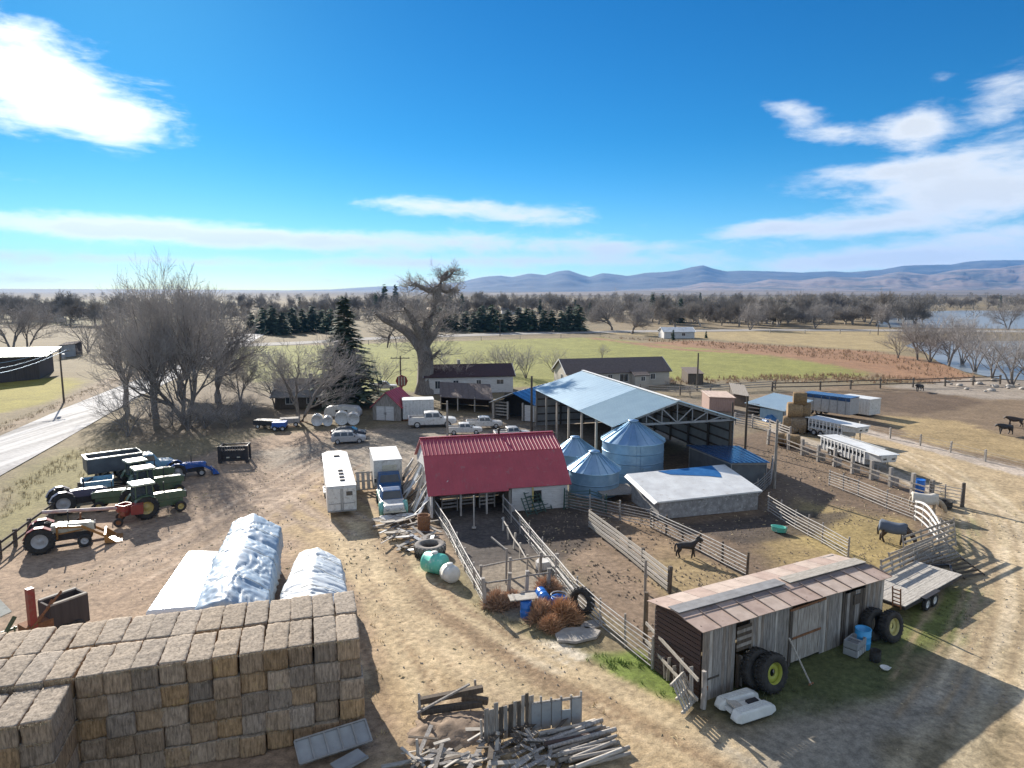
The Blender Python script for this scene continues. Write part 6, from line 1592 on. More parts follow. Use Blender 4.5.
# ------------------------------------------------------------------ fences, pens, gates, poles
def fence(name, label, pts, step, h, rails, post_m, rail_m, pr=.07, rr=(.04, .14), cat='fence', square=True, post_h=None, group=None, ground=.0, jit=.03, mesh=None):
    """one fence: each post and each rail a part"""
    P = [at(*p) if not isinstance(p, Vector) else p for p in pts]; o = P[0]
    t = thing(name, label, cat, (o.x, o.y, -.04), 0, group)
    Q = []
    for a, b in zip(P[:-1], P[1:]):
        L = (b - a).length; n = max(1, round(L / step))
        for i in range(n): Q.append(a.lerp(b, i / n))
    Q.append(P[-1]); Q = [Vector((q.x - o.x, q.y - o.y, 0)) for q in Q]
    ph = post_h or h + .12; pm = None
    for q in Q:
        if pm is None:
            m = MB()
            if square: m.box((0, 0, ph / 2), (pr * 2, pr * 2, ph))
            else: m.tube([(0, 0, 0), (0, 0, ph)], [pr, pr * .9], 8)
            p = m.build('post', M[post_m], t); pm = p.data
        else: p = link(bpy.data.objects.new('post', pm)); p.parent = t
        p.location = q; p.rotation_euler = (rnd.uniform(-jit, jit), rnd.uniform(-jit, jit), rnd.uniform(0, .3)); p.scale = (1, 1, rnd.uniform(.94, 1.08))
    for z in rails:
        m = MB(); zz = [z * h + rnd.uniform(-jit, jit) for _ in Q]
        for (a, za, b, zb) in zip(Q[:-1], zz[:-1], Q[1:], zz[1:]):
            off = (b - a).normalized().cross(Vector((0, 0, 1))) * (pr + .01)
            A = Vector((a.x, a.y, za)) + off; B = Vector((b.x, b.y, zb)) + off
            if rr[0] == rr[1]: m.tube([A, B], rr[0], 6)
            else: m.beam(A, B, rr[0], rr[1])
        m.build('rail', M[rail_m], t)
    if mesh:
        m = MB()
        for (a, b) in zip(Q[:-1], Q[1:]):
            L = (b - a).length; n = int(L / mesh)
            for i in range(n):
                p = a.lerp(b, i / n); m.tube([(p.x, p.y, .05), (p.x, p.y, h * .95)], .008, 3, False)
            for k in range(int(h / mesh)): m.tube([(a.x, a.y, .1 + k * mesh), (b.x, b.y, .1 + k * mesh)], .008, 3, False)
        m.build('wire_mesh', M['grey_metal'], t)
    return t
R5 = [.18, .38, .58, .78, .98]; R6 = [.12, .29, .46, .63, .80, .97]; R3 = [.3, .62, .95]
fence('wooden_fence', 'dark wooden rail fence between the tractors and the roadside', [(-20, 573), (0, 558), (30, 535), (52, 518), (80, 498), (97, 487)], 2.6, 1.15, [.45, .95], 'wood_dark', 'wood_dark', .1, (.05, .16))
fence('board_fence', 'pale board fence running down the middle of the corral', [(590, 528), (617, 549), (643, 570), (669, 592)], 2.3, 1.35, R5, 'wood_dark', 'wood_pale', .1, (.04, .17))
fence('board_fence', 'weathered pipe fence beside the small black horse', [(651, 527), (700, 551), (747, 576)], 1.9, 1.3, R6, 'wood_dark', 'pale_pipe', .08, (.035, .035), square=False)
fence('pipe_fence', 'grey pipe fence running from the short grain bin to the white roofed shed', [(567, 508), (590, 513), (620, 520), (651, 527)], 2.0, 1.35, R6, 'wood_grey', 'pipe_steel', .08, (.03, .03), square=False)
fence('pipe_fence', 'dark pipe fence against the short grain bin', [(564, 509), (590, 508), (606, 513)], 1.6, 1.5, R6, 'green_pipe', 'green_pipe', .06, (.03, .03), square=False)
fence('pipe_fence', 'pipe fence running right from the white roofed shed towards the board shed', [(768, 511), (795, 528), (822, 543), (848, 558)], 2.0, 1.3, R6, 'pipe_steel', 'pale_pipe', .06, (.03, .03), square=False)
fence('pipe_fence', 'long pipe fence behind the blanketed grey horse', [(829, 485), (858, 496), (886, 508), (914, 519)], 2.2, 1.35, R6, 'pipe_steel', 'pale_pipe', .06, (.03, .03), square=False)
fence('pipe_fence', 'pipe fence climbing beside the dark machine shed', [(742, 505), (757, 497), (770, 484), (772, 470)], 2.0, 1.4, R6, 'pipe_steel', 'pipe_steel', .06, (.03, .03), square=False)
t = fence('post_fence', 'row of heavy posts and rails along the lane in front of the livestock trailers', [(768, 444), (788, 449), (802, 455), (818, 461), (834, 466), (852, 473), (871, 479), (890, 486), (912, 494), (931, 500)], 3.2, 1.2, [.5, .85], 'wood_grey', 'wood_grey', .13, (.05, .1), post_h=1.75)
for (px, py) in [(802, 455), (818, 461), (834, 466), (852, 473), (871, 479), (890, 486)]:
    q = at(px, py) - at(768, 444); MB().box((q.x + .3, q.y - .1, .5), (.7, .06, .8), R(-25)).build('feed_plate', M['wood_grey'], t)
fence('pipe_gate', 'grey pipe gate hung on a tall post where the lane opens', [(929, 500), (945, 503), (961, 506)], 2.2, 1.5, R6, 'pipe_steel', 'pale_pipe', .05, (.03, .03), 'gate', False)
t = thing('gate_post', 'tall dark wooden gate post at the right end of the pipe gate', 'post', at(962, 506)); MB().tube([(0, 0, -.1), (0, 0, 1.85)], [.16, .14], 10).build('post', M['wood_dark'], t); MB().tube([(0, 0, 1.85), (0, 0, 1.9)], [.14, .1], 10).build('cap', M['wood_dark'], t)
fence('wire_fence', 'wire fence on short posts between the lane and the cattle lot', [(860, 431), (890, 438), (920, 445), (950, 452), (985, 461), (1026, 472), (1080, 487)], 3.0, 1.1, [.4, .7, .95], 'wood_grey', 'pipe_steel', .08, (.015, .015), jit=.05)
fence('rail_fence', 'long dark rail fence at the far edge of the cattle lot', [(772, 391), (820, 390), (880, 388), (945, 386), (1000, 384)], 6.0, 1.5, [.5, .95], 'wood_dark', 'wood_dark', .12, (.06, .18))
fence('rail_fence', 'rail fence behind the open pole barn along the field', [(640, 393), (680, 395), (740, 391), (775, 389)], 5.0, 1.4, [.4, .7, .98], 'wood_dark', 'wood_grey', .1, (.05, .15))
fence('rail_fence', 'pale corral rails between the pole barn and the tin shed', [(735, 424), (752, 427), (770, 432), (790, 440)], 2.4, 1.5, R5, 'wood_grey', 'pale_pipe', .09, (.04, .12))
fence('wire_fence', 'thin post fence along the far road', [(330, 346), (440, 342), (520, 339), (600, 337)], 14, 1.2, [.9], 'wood_grey', 'wood_grey', .1, (.03, .06))
fence('wire_fence', 'thin post fence across the tan far field', [(770, 333), (840, 333.5), (900, 334)], 14, 1.3, [.9], 'wood_grey', 'wood_grey', .12, (.04, .08))
# barn pen
fence('mesh_fence', 'pale rail and wire fence on the right side of the barn pen', [(503, 512), (530, 545), (556, 577), (577, 604)], 2.6, 1.35, [.5, 1.0], 'pale_pipe', 'pale_pipe', .045, (.04, .04), square=False, mesh=.2)
fence('pipe_fence', 'curving white pipe panels beside the tumbleweeds', [(577, 604), (600, 626), (625, 647), (652, 668)], 2.0, 1.5, R6, 'wood_grey', 'pale_pipe', .06, (.03, .03), square=False)
fence('mesh_fence', 'sagging rail and wire fence on the left side of the barn pen', [(434, 514), (450, 540), (465, 570), (485, 607)], 2.4, 1.35, [.45, 1.0], 'wood_grey', 'pale_pipe', .05, (.04, .04), mesh=.22)
fence('pen_rails', 'rough log rails closing the near end of the barn pen', [(485, 607), (508, 601), (526, 598), (548, 594)], 1.8, 1.45, [.3, .95], 'wood_grey', 'wood_grey', .1, (.05, .05), jit=.08)
fence('pen_rails', 'second set of rough log rails farther inside the barn pen', [(480, 585), (510, 577), (540, 572), (557, 572)], 2.0, 1.2, [.92], 'wood_grey', 'wood_grey', .08, (.05, .05), jit=.08)
fence('pen_rails', 'low leaning log rail crossing the middle of the barn pen', [(503, 530), (514, 548), (527, 570)], 1.8, .9, [.95], 'wood_pale', 'wood_pale', .06, (.05, .05), jit=.1)
t = thing('pen_post', 'thin white post standing in the middle of the barn pen', 'post', at(474, 528)); MB().tube([(0, 0, 0), (0, 0, 2.4)], .05, 8).build('post', M['pale_pipe'], t); MB().box((0, 0, .03), (.3, .3, .06)).build('base', M['concrete'], t)
t = thing('pen_post', 'leaning grey post at the near end of the barn pen', 'post', at(506, 583)); MB().tube([(0, 0, 0), (.05, 0, 2.1)], .06, 8).build('post', M['wood_grey'], t); MB().beam((.05, 0, 2.0), (-.9, 1.6, 2.2), .08, .08).build('brace', M['wood_grey'], t)
t = thing('corral_post', 'tall lone post beside the pale board fence near the board shed', 'post', at(645, 643)); MB().tube([(0, 0, -.1), (0, 0, 2.6)], [.13, .11], 8).build('post', M['wood_dark'], t); MB().beam((0, 0, .6), (.5, .3, .5), .04, .1).build('rail_stub', M['wood_grey'], t)
t = thing('corral_post', 'thin post standing in the open middle pen', 'post', at(645, 592)); MB().tube([(0, 0, -.1), (0, 0, 1.9)], .08, 8).build('post', M['wood_grey'], t); MB().beam((0, -.1, .9), (0, -.1, 1.1), .02, .2).build('plate', M['grey_metal'], t)

def panel(name, label, pa, pb, h, tilt, n, m1, r=.03, cat='hurdle', uprights=3, group=None, flat=False):
    """a loose gate or rail panel standing between two ground pixels, leaning by tilt metres"""
    a, b = at(*pa), at(*pb); d = b - a; L = d.length
    t = thing(name, label, cat, (a.x, a.y, 0), math.atan2(d.y, d.x), group)
    for k in range(uprights): x = L * k / (uprights - 1); MB().beam((x, 0, 0), (x, tilt, h), .06, .08).build('upright', M[m1], t)
    for k in range(n):
        q = (k + .6) / n; mm = MB()
        if flat: mm.beam((0, tilt * q - .04, h * q), (L, tilt * q - .04, h * q), .03, .14)
        else: mm.tube([(0, tilt * q, h * q), (L, tilt * q, h * q)], r, 6)
        mm.build('rail', M[m1], t)
    return t
panel('pipe_gate', 'dark green pipe gate leaning against the white barn wall', (531, 514), (552, 509), 1.5, .9, 6, 'green_pipe')
panel('pipe_gate', 'second dark green pipe gate leaning in front of the barn wall', (528, 517), (546, 512), 1.3, .8, 6, 'green_pipe')
for i, (pa, pb, h, tl, lab) in enumerate([((882, 592), (915, 575), 1.5, .2, 'grey wooden corral panel nearest to the plank trailer'), ((884, 584), (935, 560), 1.4, .3, 'grey wooden corral panel second in the leaning stack'),
                                          ((895, 574), (950, 552), 1.2, .5, 'grey wooden corral panel at the back of the leaning stack')]):
    panel('livestock_hurdle', lab, pa, pb, h, tl, 5, 'wood_grey', 0, 'hurdle', 4, 'wooden corral panels', True)
panel('livestock_hurdle', 'grey wooden corral hurdle standing highest over the leaning stack', (905, 566), (956, 546), 1.9, .3, 6, 'wood_grey', 0, 'hurdle', 4, 'wooden corral panels', True)
panel('livestock_hurdle', 'grey hurdle lying half fallen between the curved hurdle and the plank trailer', (925, 572), (965, 560), .7, 1.2, 6, 'wood_grey', 0, 'hurdle', 4, 'wooden corral panels', True)
panel('livestock_hurdle', 'dark fallen panel on the grass behind the plank trailer', (945, 583), (985, 575), .5, 1.6, 5, 'wood_dark', 0, 'hurdle', 3, 'wooden corral panels', True)
t = thing('curved_hurdle', 'bright white curved rail panel leaning beside the grazing horses', 'panel', at(914, 520))
a, b = at(914, 520), at(938, 545); d = b - a
for k in range(4):
    m = MB(); pts = [Vector((d.x * q + .3 * math.sin(q * 3.1) , d.y * q + .5 * math.sin(q * 3.1), .35 + .36 * k + .3 * math.sin(q * 3.1) * k / 3)) for q in [i / 8 for i in range(9)]]
    for i in range(8): m.beam(pts[i], pts[i + 1], .06, .14 if k > 1 else .09)
    m.build('rail', M['trim_white'], t)
for q in (.05, .35, .65, .95): MB().beam((d.x * q + .3 * math.sin(q * 3.1), d.y * q + .5 * math.sin(q * 3.1), 0), (d.x * q + .3 * math.sin(q * 3.1), d.y * q + .5 * math.sin(q * 3.1), 1.6), .06, .06).build('upright', M['pale_pipe'], t)
panel('livestock_hurdle', 'pale pipe panel standing right behind the curved white panel', (930, 533), (946, 545), 1.5, .1, 6, 'pale_pipe', .03, 'hurdle', 3, 'wooden corral panels')

# utility poles
def pole(label, px, py, ty, arms=1, arm_w=2.4, m='wood_dark', r=.15, azi=0.0, hang=None):
    b = at(px, py); h = up(px, ty, b); t = thing('utility_pole', label, 'pole', (b.x, b.y, 0), azi, 'wooden poles of the farm')
    MB().tube([(0, 0, -.2), (0, 0, h)], [r, r * .72], 10).build('pole', M[m], t)
    for k in range(arms):
        a = MB().box((0, -.14, h - .35 - .7 * k), (arm_w, .1, .13)).build('crossarm', M[m], t)
        for x in (-.45, -.2, .2, .45): MB().lathe([(.05, 0), (.06, .07), (.03, .16), (0, .16)], 8, (x * arm_w, -.14, h - .28 - .7 * k)).build('insulator', M['grey_metal'], a)
    return t, b, h
t, pb, ph = pole('utility pole carrying bright wires at the left edge beside the pale road', 64, 402, 349, 1, 2.6, azi=R(40))
MB().lathe([(.25, 0), (.25, .8), (.2, .85), (0, .85)], 12, (.4, -.1, ph - 1.6)).build('transformer', M['grey_metal'], t)
wires = MB(); tw = thing('power_lines', 'bright power lines sagging from the left utility pole out of the frame', 'power lines', (pb.x, pb.y, ph))
dirs = [(at(-80, 380, ph - 3), -.9), (at(-80, 395, ph - 3.2), 0), (at(-80, 408, ph - 3.4), .9)]
for q, off in dirs:
    m = MB(); e = Vector((q.x - pb.x, q.y - pb.y, -.5)); s = Vector((off * .77, off * .64, -.2))
    m.tube([s.lerp(e, i / 10) + Vector((0, 0, -1.2 * math.sin(math.pi * i / 10))) for i in range(11)], .035, 5); m.build('wire', M['galv'], tw)
pole('T shaped utility pole behind the round red sign', 401, 392, 356, 1, 3.2, azi=0)
pole('utility pole in front of the white pickup by the box container', 447.5, 437, 401, 0, azi=0, m='wood_grey')
pole('dark pole in front of the blue tarp on the old barn', 531.5, 432, 376, 0, m='wood_dark', r=.17)
pole('dark utility pole standing beyond the pole barn before the green field', 697, 391, 353, 0, m='wood_dark', r=.17)
pole('brown pole right of the pole barn, second from its gable', 745, 451, 396, 0, m='wood_dark', r=.14)
pole('short brown pole touching the right eave of the pole barn', 731, 442, 402, 0, m='wood_dark', r=.12)
pole('brown pole at the corner of the dark machine shed', 774, 488, 420, 0, m='wood_grey', r=.14)
for (px, py, ty, lab) in [(205, 372, 338, 'distant pole beside the pale road, nearer of two'), (237, 352, 325, 'distant pole beside the pale road near the junction'), (500, 336, 319, 'distant pole along the far road before the pine row'), (878, 335, 322, 'distant thin pole beyond the tan field')]:
    pole(lab, px, py, ty, 1, 2.2, r=.16)
# yard sign
b = at(402, 395); t = thing('round_sign', 'round dark red sign with pale upright stripes on a post', 'sign', (b.x, b.y, 0)); h = up(402, 381, b)
MB().lathe([(0, -.06), (1.0, -.06), (1.0, .06), (0, .06)], 8, (0, 0, h), 'Y', smooth=False).build('disc', M['red_paint'], t)
for k in (-1, 0, 1): MB().box((k * .45, -.09, h), (.2, .03, 1.4)).build('stripe', M['cream_paint'], t)
MB().tube([(0, .15, 0), (0, .15, h)], .09, 8).build('post', M['wood_dark'], t)
# ------------------------------------------------------------------ hay
M['hay_side'] = mat('hay_side', (0.44, 0.31, 0.205), (0.18, 0.125, 0.08), 4, 0.95, 0.03, stretch=(4, 4, .5), rand=.27, bscale=9, spots=((0.42, 0.32, 0.16), 2.2, .6, .6))
M['hay_top'] = mat('hay_top', (0.42, 0.345, 0.265), (0.17, 0.135, 0.10), 9, 0.95, 0.03, rand=.10, bscale=14)
M['hay_round'] = mat('hay_round', (0.30, 0.21, 0.12), (0.16, 0.115, 0.07), 5, 0.95, 0.03, rand=.2)
def bale_mesh(seed, L=2.2, w=.868, h=.8):
    """squared bale with rough straw faces; local X is its width, Y its length"""
    m = MB(); rg = random.Random(seed); off = Vector((rg.uniform(0, 99), rg.uniform(0, 99), 0)); nx, ny, nz = 9, 18, 9
    def pt(i, j, k):
        p = Vector(((i / nx - .5) * w, (j / ny - .5) * L, k / nz * h)); c = Vector((0, 0, h / 2)); q = p - c
        e = Vector((abs(q.x) / (w / 2), abs(q.y) / (L / 2), abs(q.z) / (h / 2)))
        corner = sum(max(0, v - .75) for v in e)
        q *= 1 - .045 * max(0, corner - .25) * 2
        n = mnoise.noise((p + off) * 3.0) * .045 + mnoise.noise((p + off) * 9) * .034 + mnoise.noise((p + off) * 27) * .018
        q += q.normalized() * n
        if abs(q.y) < L / 2 * .98 and e.y < .96: q.x *= 1 - .012 * (math.sin(p.y * 9) > .93)
        return c + q
    ids = {}
    def gid(i, j, k):
        if (i, j, k) not in ids: ids[(i, j, k)] = len(m.v); m.v.append(tuple(pt(i, j, k)))
        return ids[(i, j, k)]
    def face(a, mi): m.f.append(a); m.m.append(mi); m.s.append(True)
    for i in range(nx):
        for j in range(ny): face([gid(i, j, nz), gid(i + 1, j, nz), gid(i + 1, j + 1, nz), gid(i, j + 1, nz)], 1); face([gid(i, j + 1, 0), gid(i + 1, j + 1, 0), gid(i + 1, j, 0), gid(i, j, 0)], 0)
    for i in range(nx):
        for k in range(nz): face([gid(i, 0, k), gid(i + 1, 0, k), gid(i + 1, 0, k + 1), gid(i, 0, k + 1)], 0); face([gid(i + 1, ny, k), gid(i, ny, k), gid(i, ny, k + 1), gid(i + 1, ny, k + 1)], 0)
    for j in range(ny):
        for k in range(nz): face([gid(0, j + 1, k), gid(0, j, k), gid(0, j, k + 1), gid(0, j + 1, k + 1)], 0); face([gid(nx, j, k), gid(nx, j + 1, k), gid(nx, j + 1, k + 1), gid(nx, j, k + 1)], 0)
    o = m.build('hay_bale', [M['hay_side'], M['hay_top']]); me = o.data; bpy.data.objects.remove(o); return me
BM = [bale_mesh(80 + i) for i in range(6)]
O = at(360.5, 637, 4.0); ang = R(16.6); U = Vector((-math.cos(ang), -math.sin(ang), 0)); V_ = Vector((-.275, .962, 0)).normalized()
ORD = ['first', 'second', 'third', 'fourth', 'fifth', 'sixth', 'seventh', 'eighth', 'ninth', 'tenth', 'eleventh', 'twelfth', 'thirteenth', 'fourteenth', 'fifteenth', 'sixteenth']
LAY = ['ground', 'second', 'third', 'fourth', 'top']
ROW = {0: 'front row', 1: 'back row', -1: 'projecting left block'}
rg = random.Random(9)
for row in (0, 1, -1):
    for c in range(16) if row >= 0 else range(11, 14):
        shift = [rg.uniform(-.07, .07) for _ in range(5)]
        for l in range(5):
            top = l == 4
            o = link(bpy.data.objects.new('hay_bale', rg.choice(BM)))
            p = O + U * ((c + .5) * .87) + V_ * (row * 2.24 + 1.1) + U * (rg.uniform(-.02, .02) + (0 if top else shift[l])) + V_ * (rg.uniform(-.06, .06) * (1 if top else 1.8) + (.0 if row else .03 * rg.random()))
            z = l * .8 - (.14 if row == -1 and top else 0) - .05
            o.location = (p.x, p.y, z); o.rotation_euler = (rg.uniform(-.012, .012), rg.uniform(-.012, .012), ang + rg.uniform(-.025, .025))
            if rg.random() < .5: o.rotation_euler.z += math.pi
            o.scale = (rg.uniform(.95, 1.0) if top else rg.uniform(1.02, 1.1), rg.uniform(.97, 1.01), rg.uniform(.985, 1.03) if top else 1.0)
            if row == -1: lab = f'bale of the hay block jutting out at left, {LAY[l]} layer, {ORD[c - 11]} from its right'
            else: lab = f'{ROW[row]} bale of the big hay stack, {LAY[l]} layer, {ORD[c]} from the right'
            tag(o, lab, 'hay bale', 'square hay bales of the big foreground stack')
M['hay_fringe'] = mat('hay_fringe', (0.42, 0.35, 0.24), (0.28, 0.22, 0.14), 1, .95)
V, F = [], []
for i in range(9000):
    row = rg.choice((0, 0, 0, 1, -1)); n = 16 if row >= 0 else 3
    u = (rg.random() * n + (11 if row == -1 else 0)) * .87; lay = rg.choice((4, 4, 4, 3, 2, 1, 0)); p = O + U * u + V_ * (row * 2.24 + (.0 if rg.random() < .6 else rg.random() * 2.2)) ; z = (lay + 1) * .8 - .06 + rg.uniform(-.03, .02) - (.14 if row == -1 and lay == 4 else 0)
    if (p - (O + U * u + V_ * (row * 2.24))).length > .01 and lay < 4: continue
    d = Vector((rg.uniform(-1, 1), rg.uniform(-1.2, .4), rg.uniform(-.9, .6))).normalized(); uu = rand_perp(rg, d) * .008
    b0 = len(V); a = Vector((p.x, p.y, z)); V += [a - uu, a + uu, a + d * rg.uniform(.06, .2)]; F.append((b0, b0 + 1, b0 + 2))
o = link(bpy.data.objects.new('loose_straw', mesh_from('loose_straw', V, F, M['hay_fringe']))); tag(o, 'loose straw ends sticking out of the big hay stack', 'straw', None, 'stuff')

# tarpaulin covered stacks
def tarp_mat(name, c, c2, rough, bump=.03):
    return mat(name, c, c2, 1.4, rough, bump, 0, detail=4, bscale=3.0, spec=.6)
M['tarp_white'] = tarp_mat('tarp_white', (0.62, 0.665, 0.69), (0.48, 0.54, 0.59), .5, .015)
M['tarp_flat'] = tarp_mat('tarp_flat', (0.78, 0.78, 0.76), (0.72, 0.72, 0.71), .24, .0015)
M['tarp_flat'].node_tree.nodes['Principled BSDF'].inputs['Coat Weight'].default_value = 1.0
M['tarp_flat'].node_tree.nodes['Principled BSDF'].inputs['Coat Roughness'].default_value = .22
M['tarp_silver'] = tarp_mat('tarp_silver', (0.38, 0.47, 0.55), (0.20, 0.30, 0.42), .5, .015)
M['rope'] = mat('rope', (0.5, 0.48, 0.42), None, 5, .9)
def mound(label, quad, z, crown, m, fold, seed, drop=.7, lump=0.0, hay=True):
    """sheet laid over a block of bales: quad = back left, back right, front right, front left pixels at height z"""
    C = [at(*q, z) for q in quad]; o = (C[0] + C[1] + C[2] + C[3]) / 4
    t = thing('covered_haystack', label, 'haystack', (o.x, o.y, 0), 0, 'haystacks under tarpaulins')
    C = [c - Vector((o.x, o.y, 0)) for c in C]
    nu, nv = 72, 100; vs = []; rows = []
    def prof(s):  # s in 0..1 across: skirt, rounded top, skirt
        return s
    for j in range(nv + 1):
        v = j / nv
        for i in range(nu + 1):
            u = i / nu
            uu = (u - .14) / .72; vv = (v - .08) / .84
            cu = min(1, max(0, uu)); cv = min(1, max(0, vv))
            p = C[0].lerp(C[1], cu).lerp(C[3].lerp(C[2], cu), cv)
            h = crown * (1 - abs(2 * cu - .9) ** 1.25) + lump * (abs(math.sin(cv * 3.14 * 2.6 + .5)) ** .6 - .6) * (.5 + .6 * cu) - crown * .7 * max(0, cv - .74) / .26
            eu = max(0, -uu, uu - 1) / (.14 / .72); ev = max(0, -vv, vv - 1) / (.08 / .84)
            e = min(1.0, math.hypot(eu, ev))
            zz = z + h - e * (z * drop) - (0.05 if e else 0)
            out = ((C[0].lerp(C[1], .5) + C[3].lerp(C[2], .5)) / 2); d = (p - out); d.z = 0; d.normalize()
            q = Vector((p.x, p.y, zz)) + d * (.12 * min(1, e * 3) + .05 * e * math.sin(i * 1.7 + j * 1.1))
            w1 = mnoise.noise(Vector((q.x * .6, q.y * .6, seed))) * 2.2; n = fold * (mnoise.noise(Vector((q.x * .6 + seed, q.y * .6, zz * .5))) * 1.2 - max(0, 1 - abs(mnoise.noise(Vector((q.x * .7 + w1, q.y * 2.0 + seed, zz * .8)))) * 5) * .55 - max(0, 1 - abs(mnoise.noise(Vector((q.x * 1.9 + w1, q.y * .8 + seed * 2, zz * 1.4)))) * 6) * .4)
            q += Vector((d.x * n * (e > 0), d.y * n * (e > 0), n * (1 - .6 * e)))
            vs.append(q)
    fs = [(j * (nu + 1) + i, (j + 1) * (nu + 1) + i, (j + 1) * (nu + 1) + i + 1, j * (nu + 1) + i + 1) for j in range(nv) for i in range(nu)]
    mm = MB(); mm.add(vs, fs, 0, True); tb = mm.build('tarpaulin', M[m], t)
    so = tb.modifiers.new('thick', 'SOLIDIFY'); so.thickness = .02
    if hay:
        b = MB(); k = [c * .9 for c in C]
        pts = [(c.x, c.y) for c in (k[3], k[2], k[1], k[0])]; b.slab(pts, 0, z - .45); b.build('hay', M['hay_side'], t)
    for q in (.25, .5, .75):
        j = int(q * nv); r = MB(); r.tube([vs[j * (nu + 1) + i] + Vector((0, 0, .03)) for i in range(0, nu + 1, 1)], .015, 4, False); r.build('rope', M['rope'], t)
    return t
mound('low stack under a bright white flat tarpaulin, left of the two lumpy ones', [(188, 551), (219, 551), (206, 606), (146, 611)], 1.15, .03, 'tarp_flat', .006, 3.3, .85)
mound('tall stack under a creased silver blue tarpaulin between the two white ones', [(233, 523), (281, 526), (266, 606), (192, 605)], 2.45, .62, 'tarp_silver', .13, 8.1, .55, .30)
mound('rounded stack under a wrinkled white tarpaulin nearest to the horse trailer', [(299, 553), (341, 558), (350, 606), (276, 604)], 2.2, .55, 'tarp_white', .10, 5.7, .5, .08)

# round bales by the tin shed
def round_bale(px, py, z, r, L, rz, lab):
    b = at(px, py); t = link(bpy.data.objects.new('round_bale', None)); bpy.data.objects.remove(t)
    m = MB(); n = 22; prof = []
    for i in range(n * 7):
        pass
    vs = []; fs = []
    for j in range(9):
        for k in range(n):
            a = 2 * math.pi * k / n; y = (j / 8 - .5) * L; rr = r * (1 if 0 < j < 8 else .93) * (1 + .035 * mnoise.noise(Vector((math.cos(a) * 3, math.sin(a) * 3, y * 2 + px))))
            vs.append((rr * math.cos(a), y, r * .97 + rr * math.sin(a) * .97))
    for j in range(8):
        for k in range(n): fs.append((j * n + k, (j + 1) * n + k, (j + 1) * n + (k + 1) % n, j * n + (k + 1) % n))
    m.add(vs, fs, 0, True); m.add(vs[:n], [tuple(range(n))]); m.add(vs[8 * n:], [tuple(reversed(range(n)))])
    o = m.build('round_bale', M['hay_round'], None, (b.x, b.y, z - .05), rz); tag(o, lab, 'round bale', 'round hay bales by the tin shed'); return o
b_ = [(790, 431, 0, 'bottom left round bale of the brown stack at the tin shed end'), (798, 432, 0, 'bottom middle round bale of the brown stack at the tin shed end'), (806, 431, 0, 'bottom right round bale of the brown stack at the tin shed end')]
for q in b_: round_bale(q[0], q[1], q[2], .98, 1.7, R(70), q[3])
round_bale(793.5, 431, 1.7, .98, 1.7, R(75), 'second layer left round bale of the brown stack'); round_bale(802, 431, 1.7, .98, 1.7, R(65), 'second layer right round bale of the brown stack')
round_bale(798, 431, 3.1, .9, 1.5, R(72), 'topmost round bale of the brown stack at the tin shed end')
round_bale(784, 445, 0.02, .72, 1.5, R(60), 'round bale by the lane posts, left of a pair'); round_bale(792, 446.5, 0.02, .72, 1.5, R(60), 'round bale by the lane posts, right of a pair')
for i, (px, py) in enumerate([(781, 431), (786, 430), (794, 433), (801, 433)]): o = round_bale(px, py, 0, .4, 1.0, R(20 + 50 * i), 'loose broken orange hay bale lying in front of the brown stack'); o['group'] = 'broken bales before the stack'
t = thing('tarp_pile', 'crumpled bright blue tarpaulin heaped by the pale tin shed', 'tarpaulin', at(774, 421)); m = MB(); vs = []
for j in range(9):
    for i in range(13): x, y = (i / 12 - .5) * 2.8, (j / 8 - .5) * 1.6; e = max(abs(i / 6 - 1), abs(j / 4 - 1)); vs.append((x, y, max(.02, (1 - e ** 2) * .95 + .25 * mnoise.noise(Vector((x * 2, y * 2, 3))))))
m.add(vs, [(j * 13 + i, j * 13 + i + 1, (j + 1) * 13 + i + 1, (j + 1) * 13 + i) for j in range(8) for i in range(12)]); m.build('sheet', M['tarp_blue'], t)

# ------------------------------------------------------------------ tyres, tanks, barrels and scrap
def tyre(name, label, loc, r, w, rx, rz, rim=None, lugs=26, group=None, m='rubber', tilt=0.0):
    """a big tyre; upright when rx = 90 degrees"""
    t = thing(name, label, 'tyre', loc, rz, group); t.rotation_euler = (rx, tilt, rz)
    h = w / 2; k = MB()
    k.lathe([(r * .55, -h * .85), (r * .8, -h), (r * .94, -h * .85), (r * .97, 0), (r * .94, h * .85), (r * .8, h), (r * .55, h * .85), (r * .6, 0)], 32, (0, 0, 0), 'Z', close=True)
    for i in range(lugs):
        a = 2 * math.pi * i / lugs
        for s in (-1, 1):
            aa = a + s * math.pi / lugs * .5; k.box((math.cos(aa) * r * .97, math.sin(aa) * r * .97, s * h * .42), (r * .07, r * .1, h * .85), aa)
    k.build('tread', M[m], t)
    if rim:
        q = MB(); q.lathe([(r * .56, -h * .8), (r * .52, -h * .4), (r * .5, h * .2), (r * .2, h * .25), (r * .18, h * .05), (r * .46, 0), (r * .5, -h * .3)], 28, (0, 0, 0), 'Z'); q.lathe([(r * .56, h * .8), (r * .5, h * .4), (r * .5, h * .2)], 28)
        q.build('rim', M[rim], t)
    return t
sh = bpy.data.objects['board_shed']; SW = lambda u, v, z=0: (sh.matrix_basis @ Vector((u, v, z)))
sh_rz = R(30.2)
M['rim_yellow'] = mat('rim_yellow', (0.58, 0.52, 0.22), (0.46, 0.40, 0.16), 3, .5, spots=(RUST, 5, .62, .5))
M['rim_green'] = mat('rim_green', (0.42, 0.44, 0.07), (0.32, 0.33, 0.06), 3, .5, spots=(RUST, 5, .62, .5))
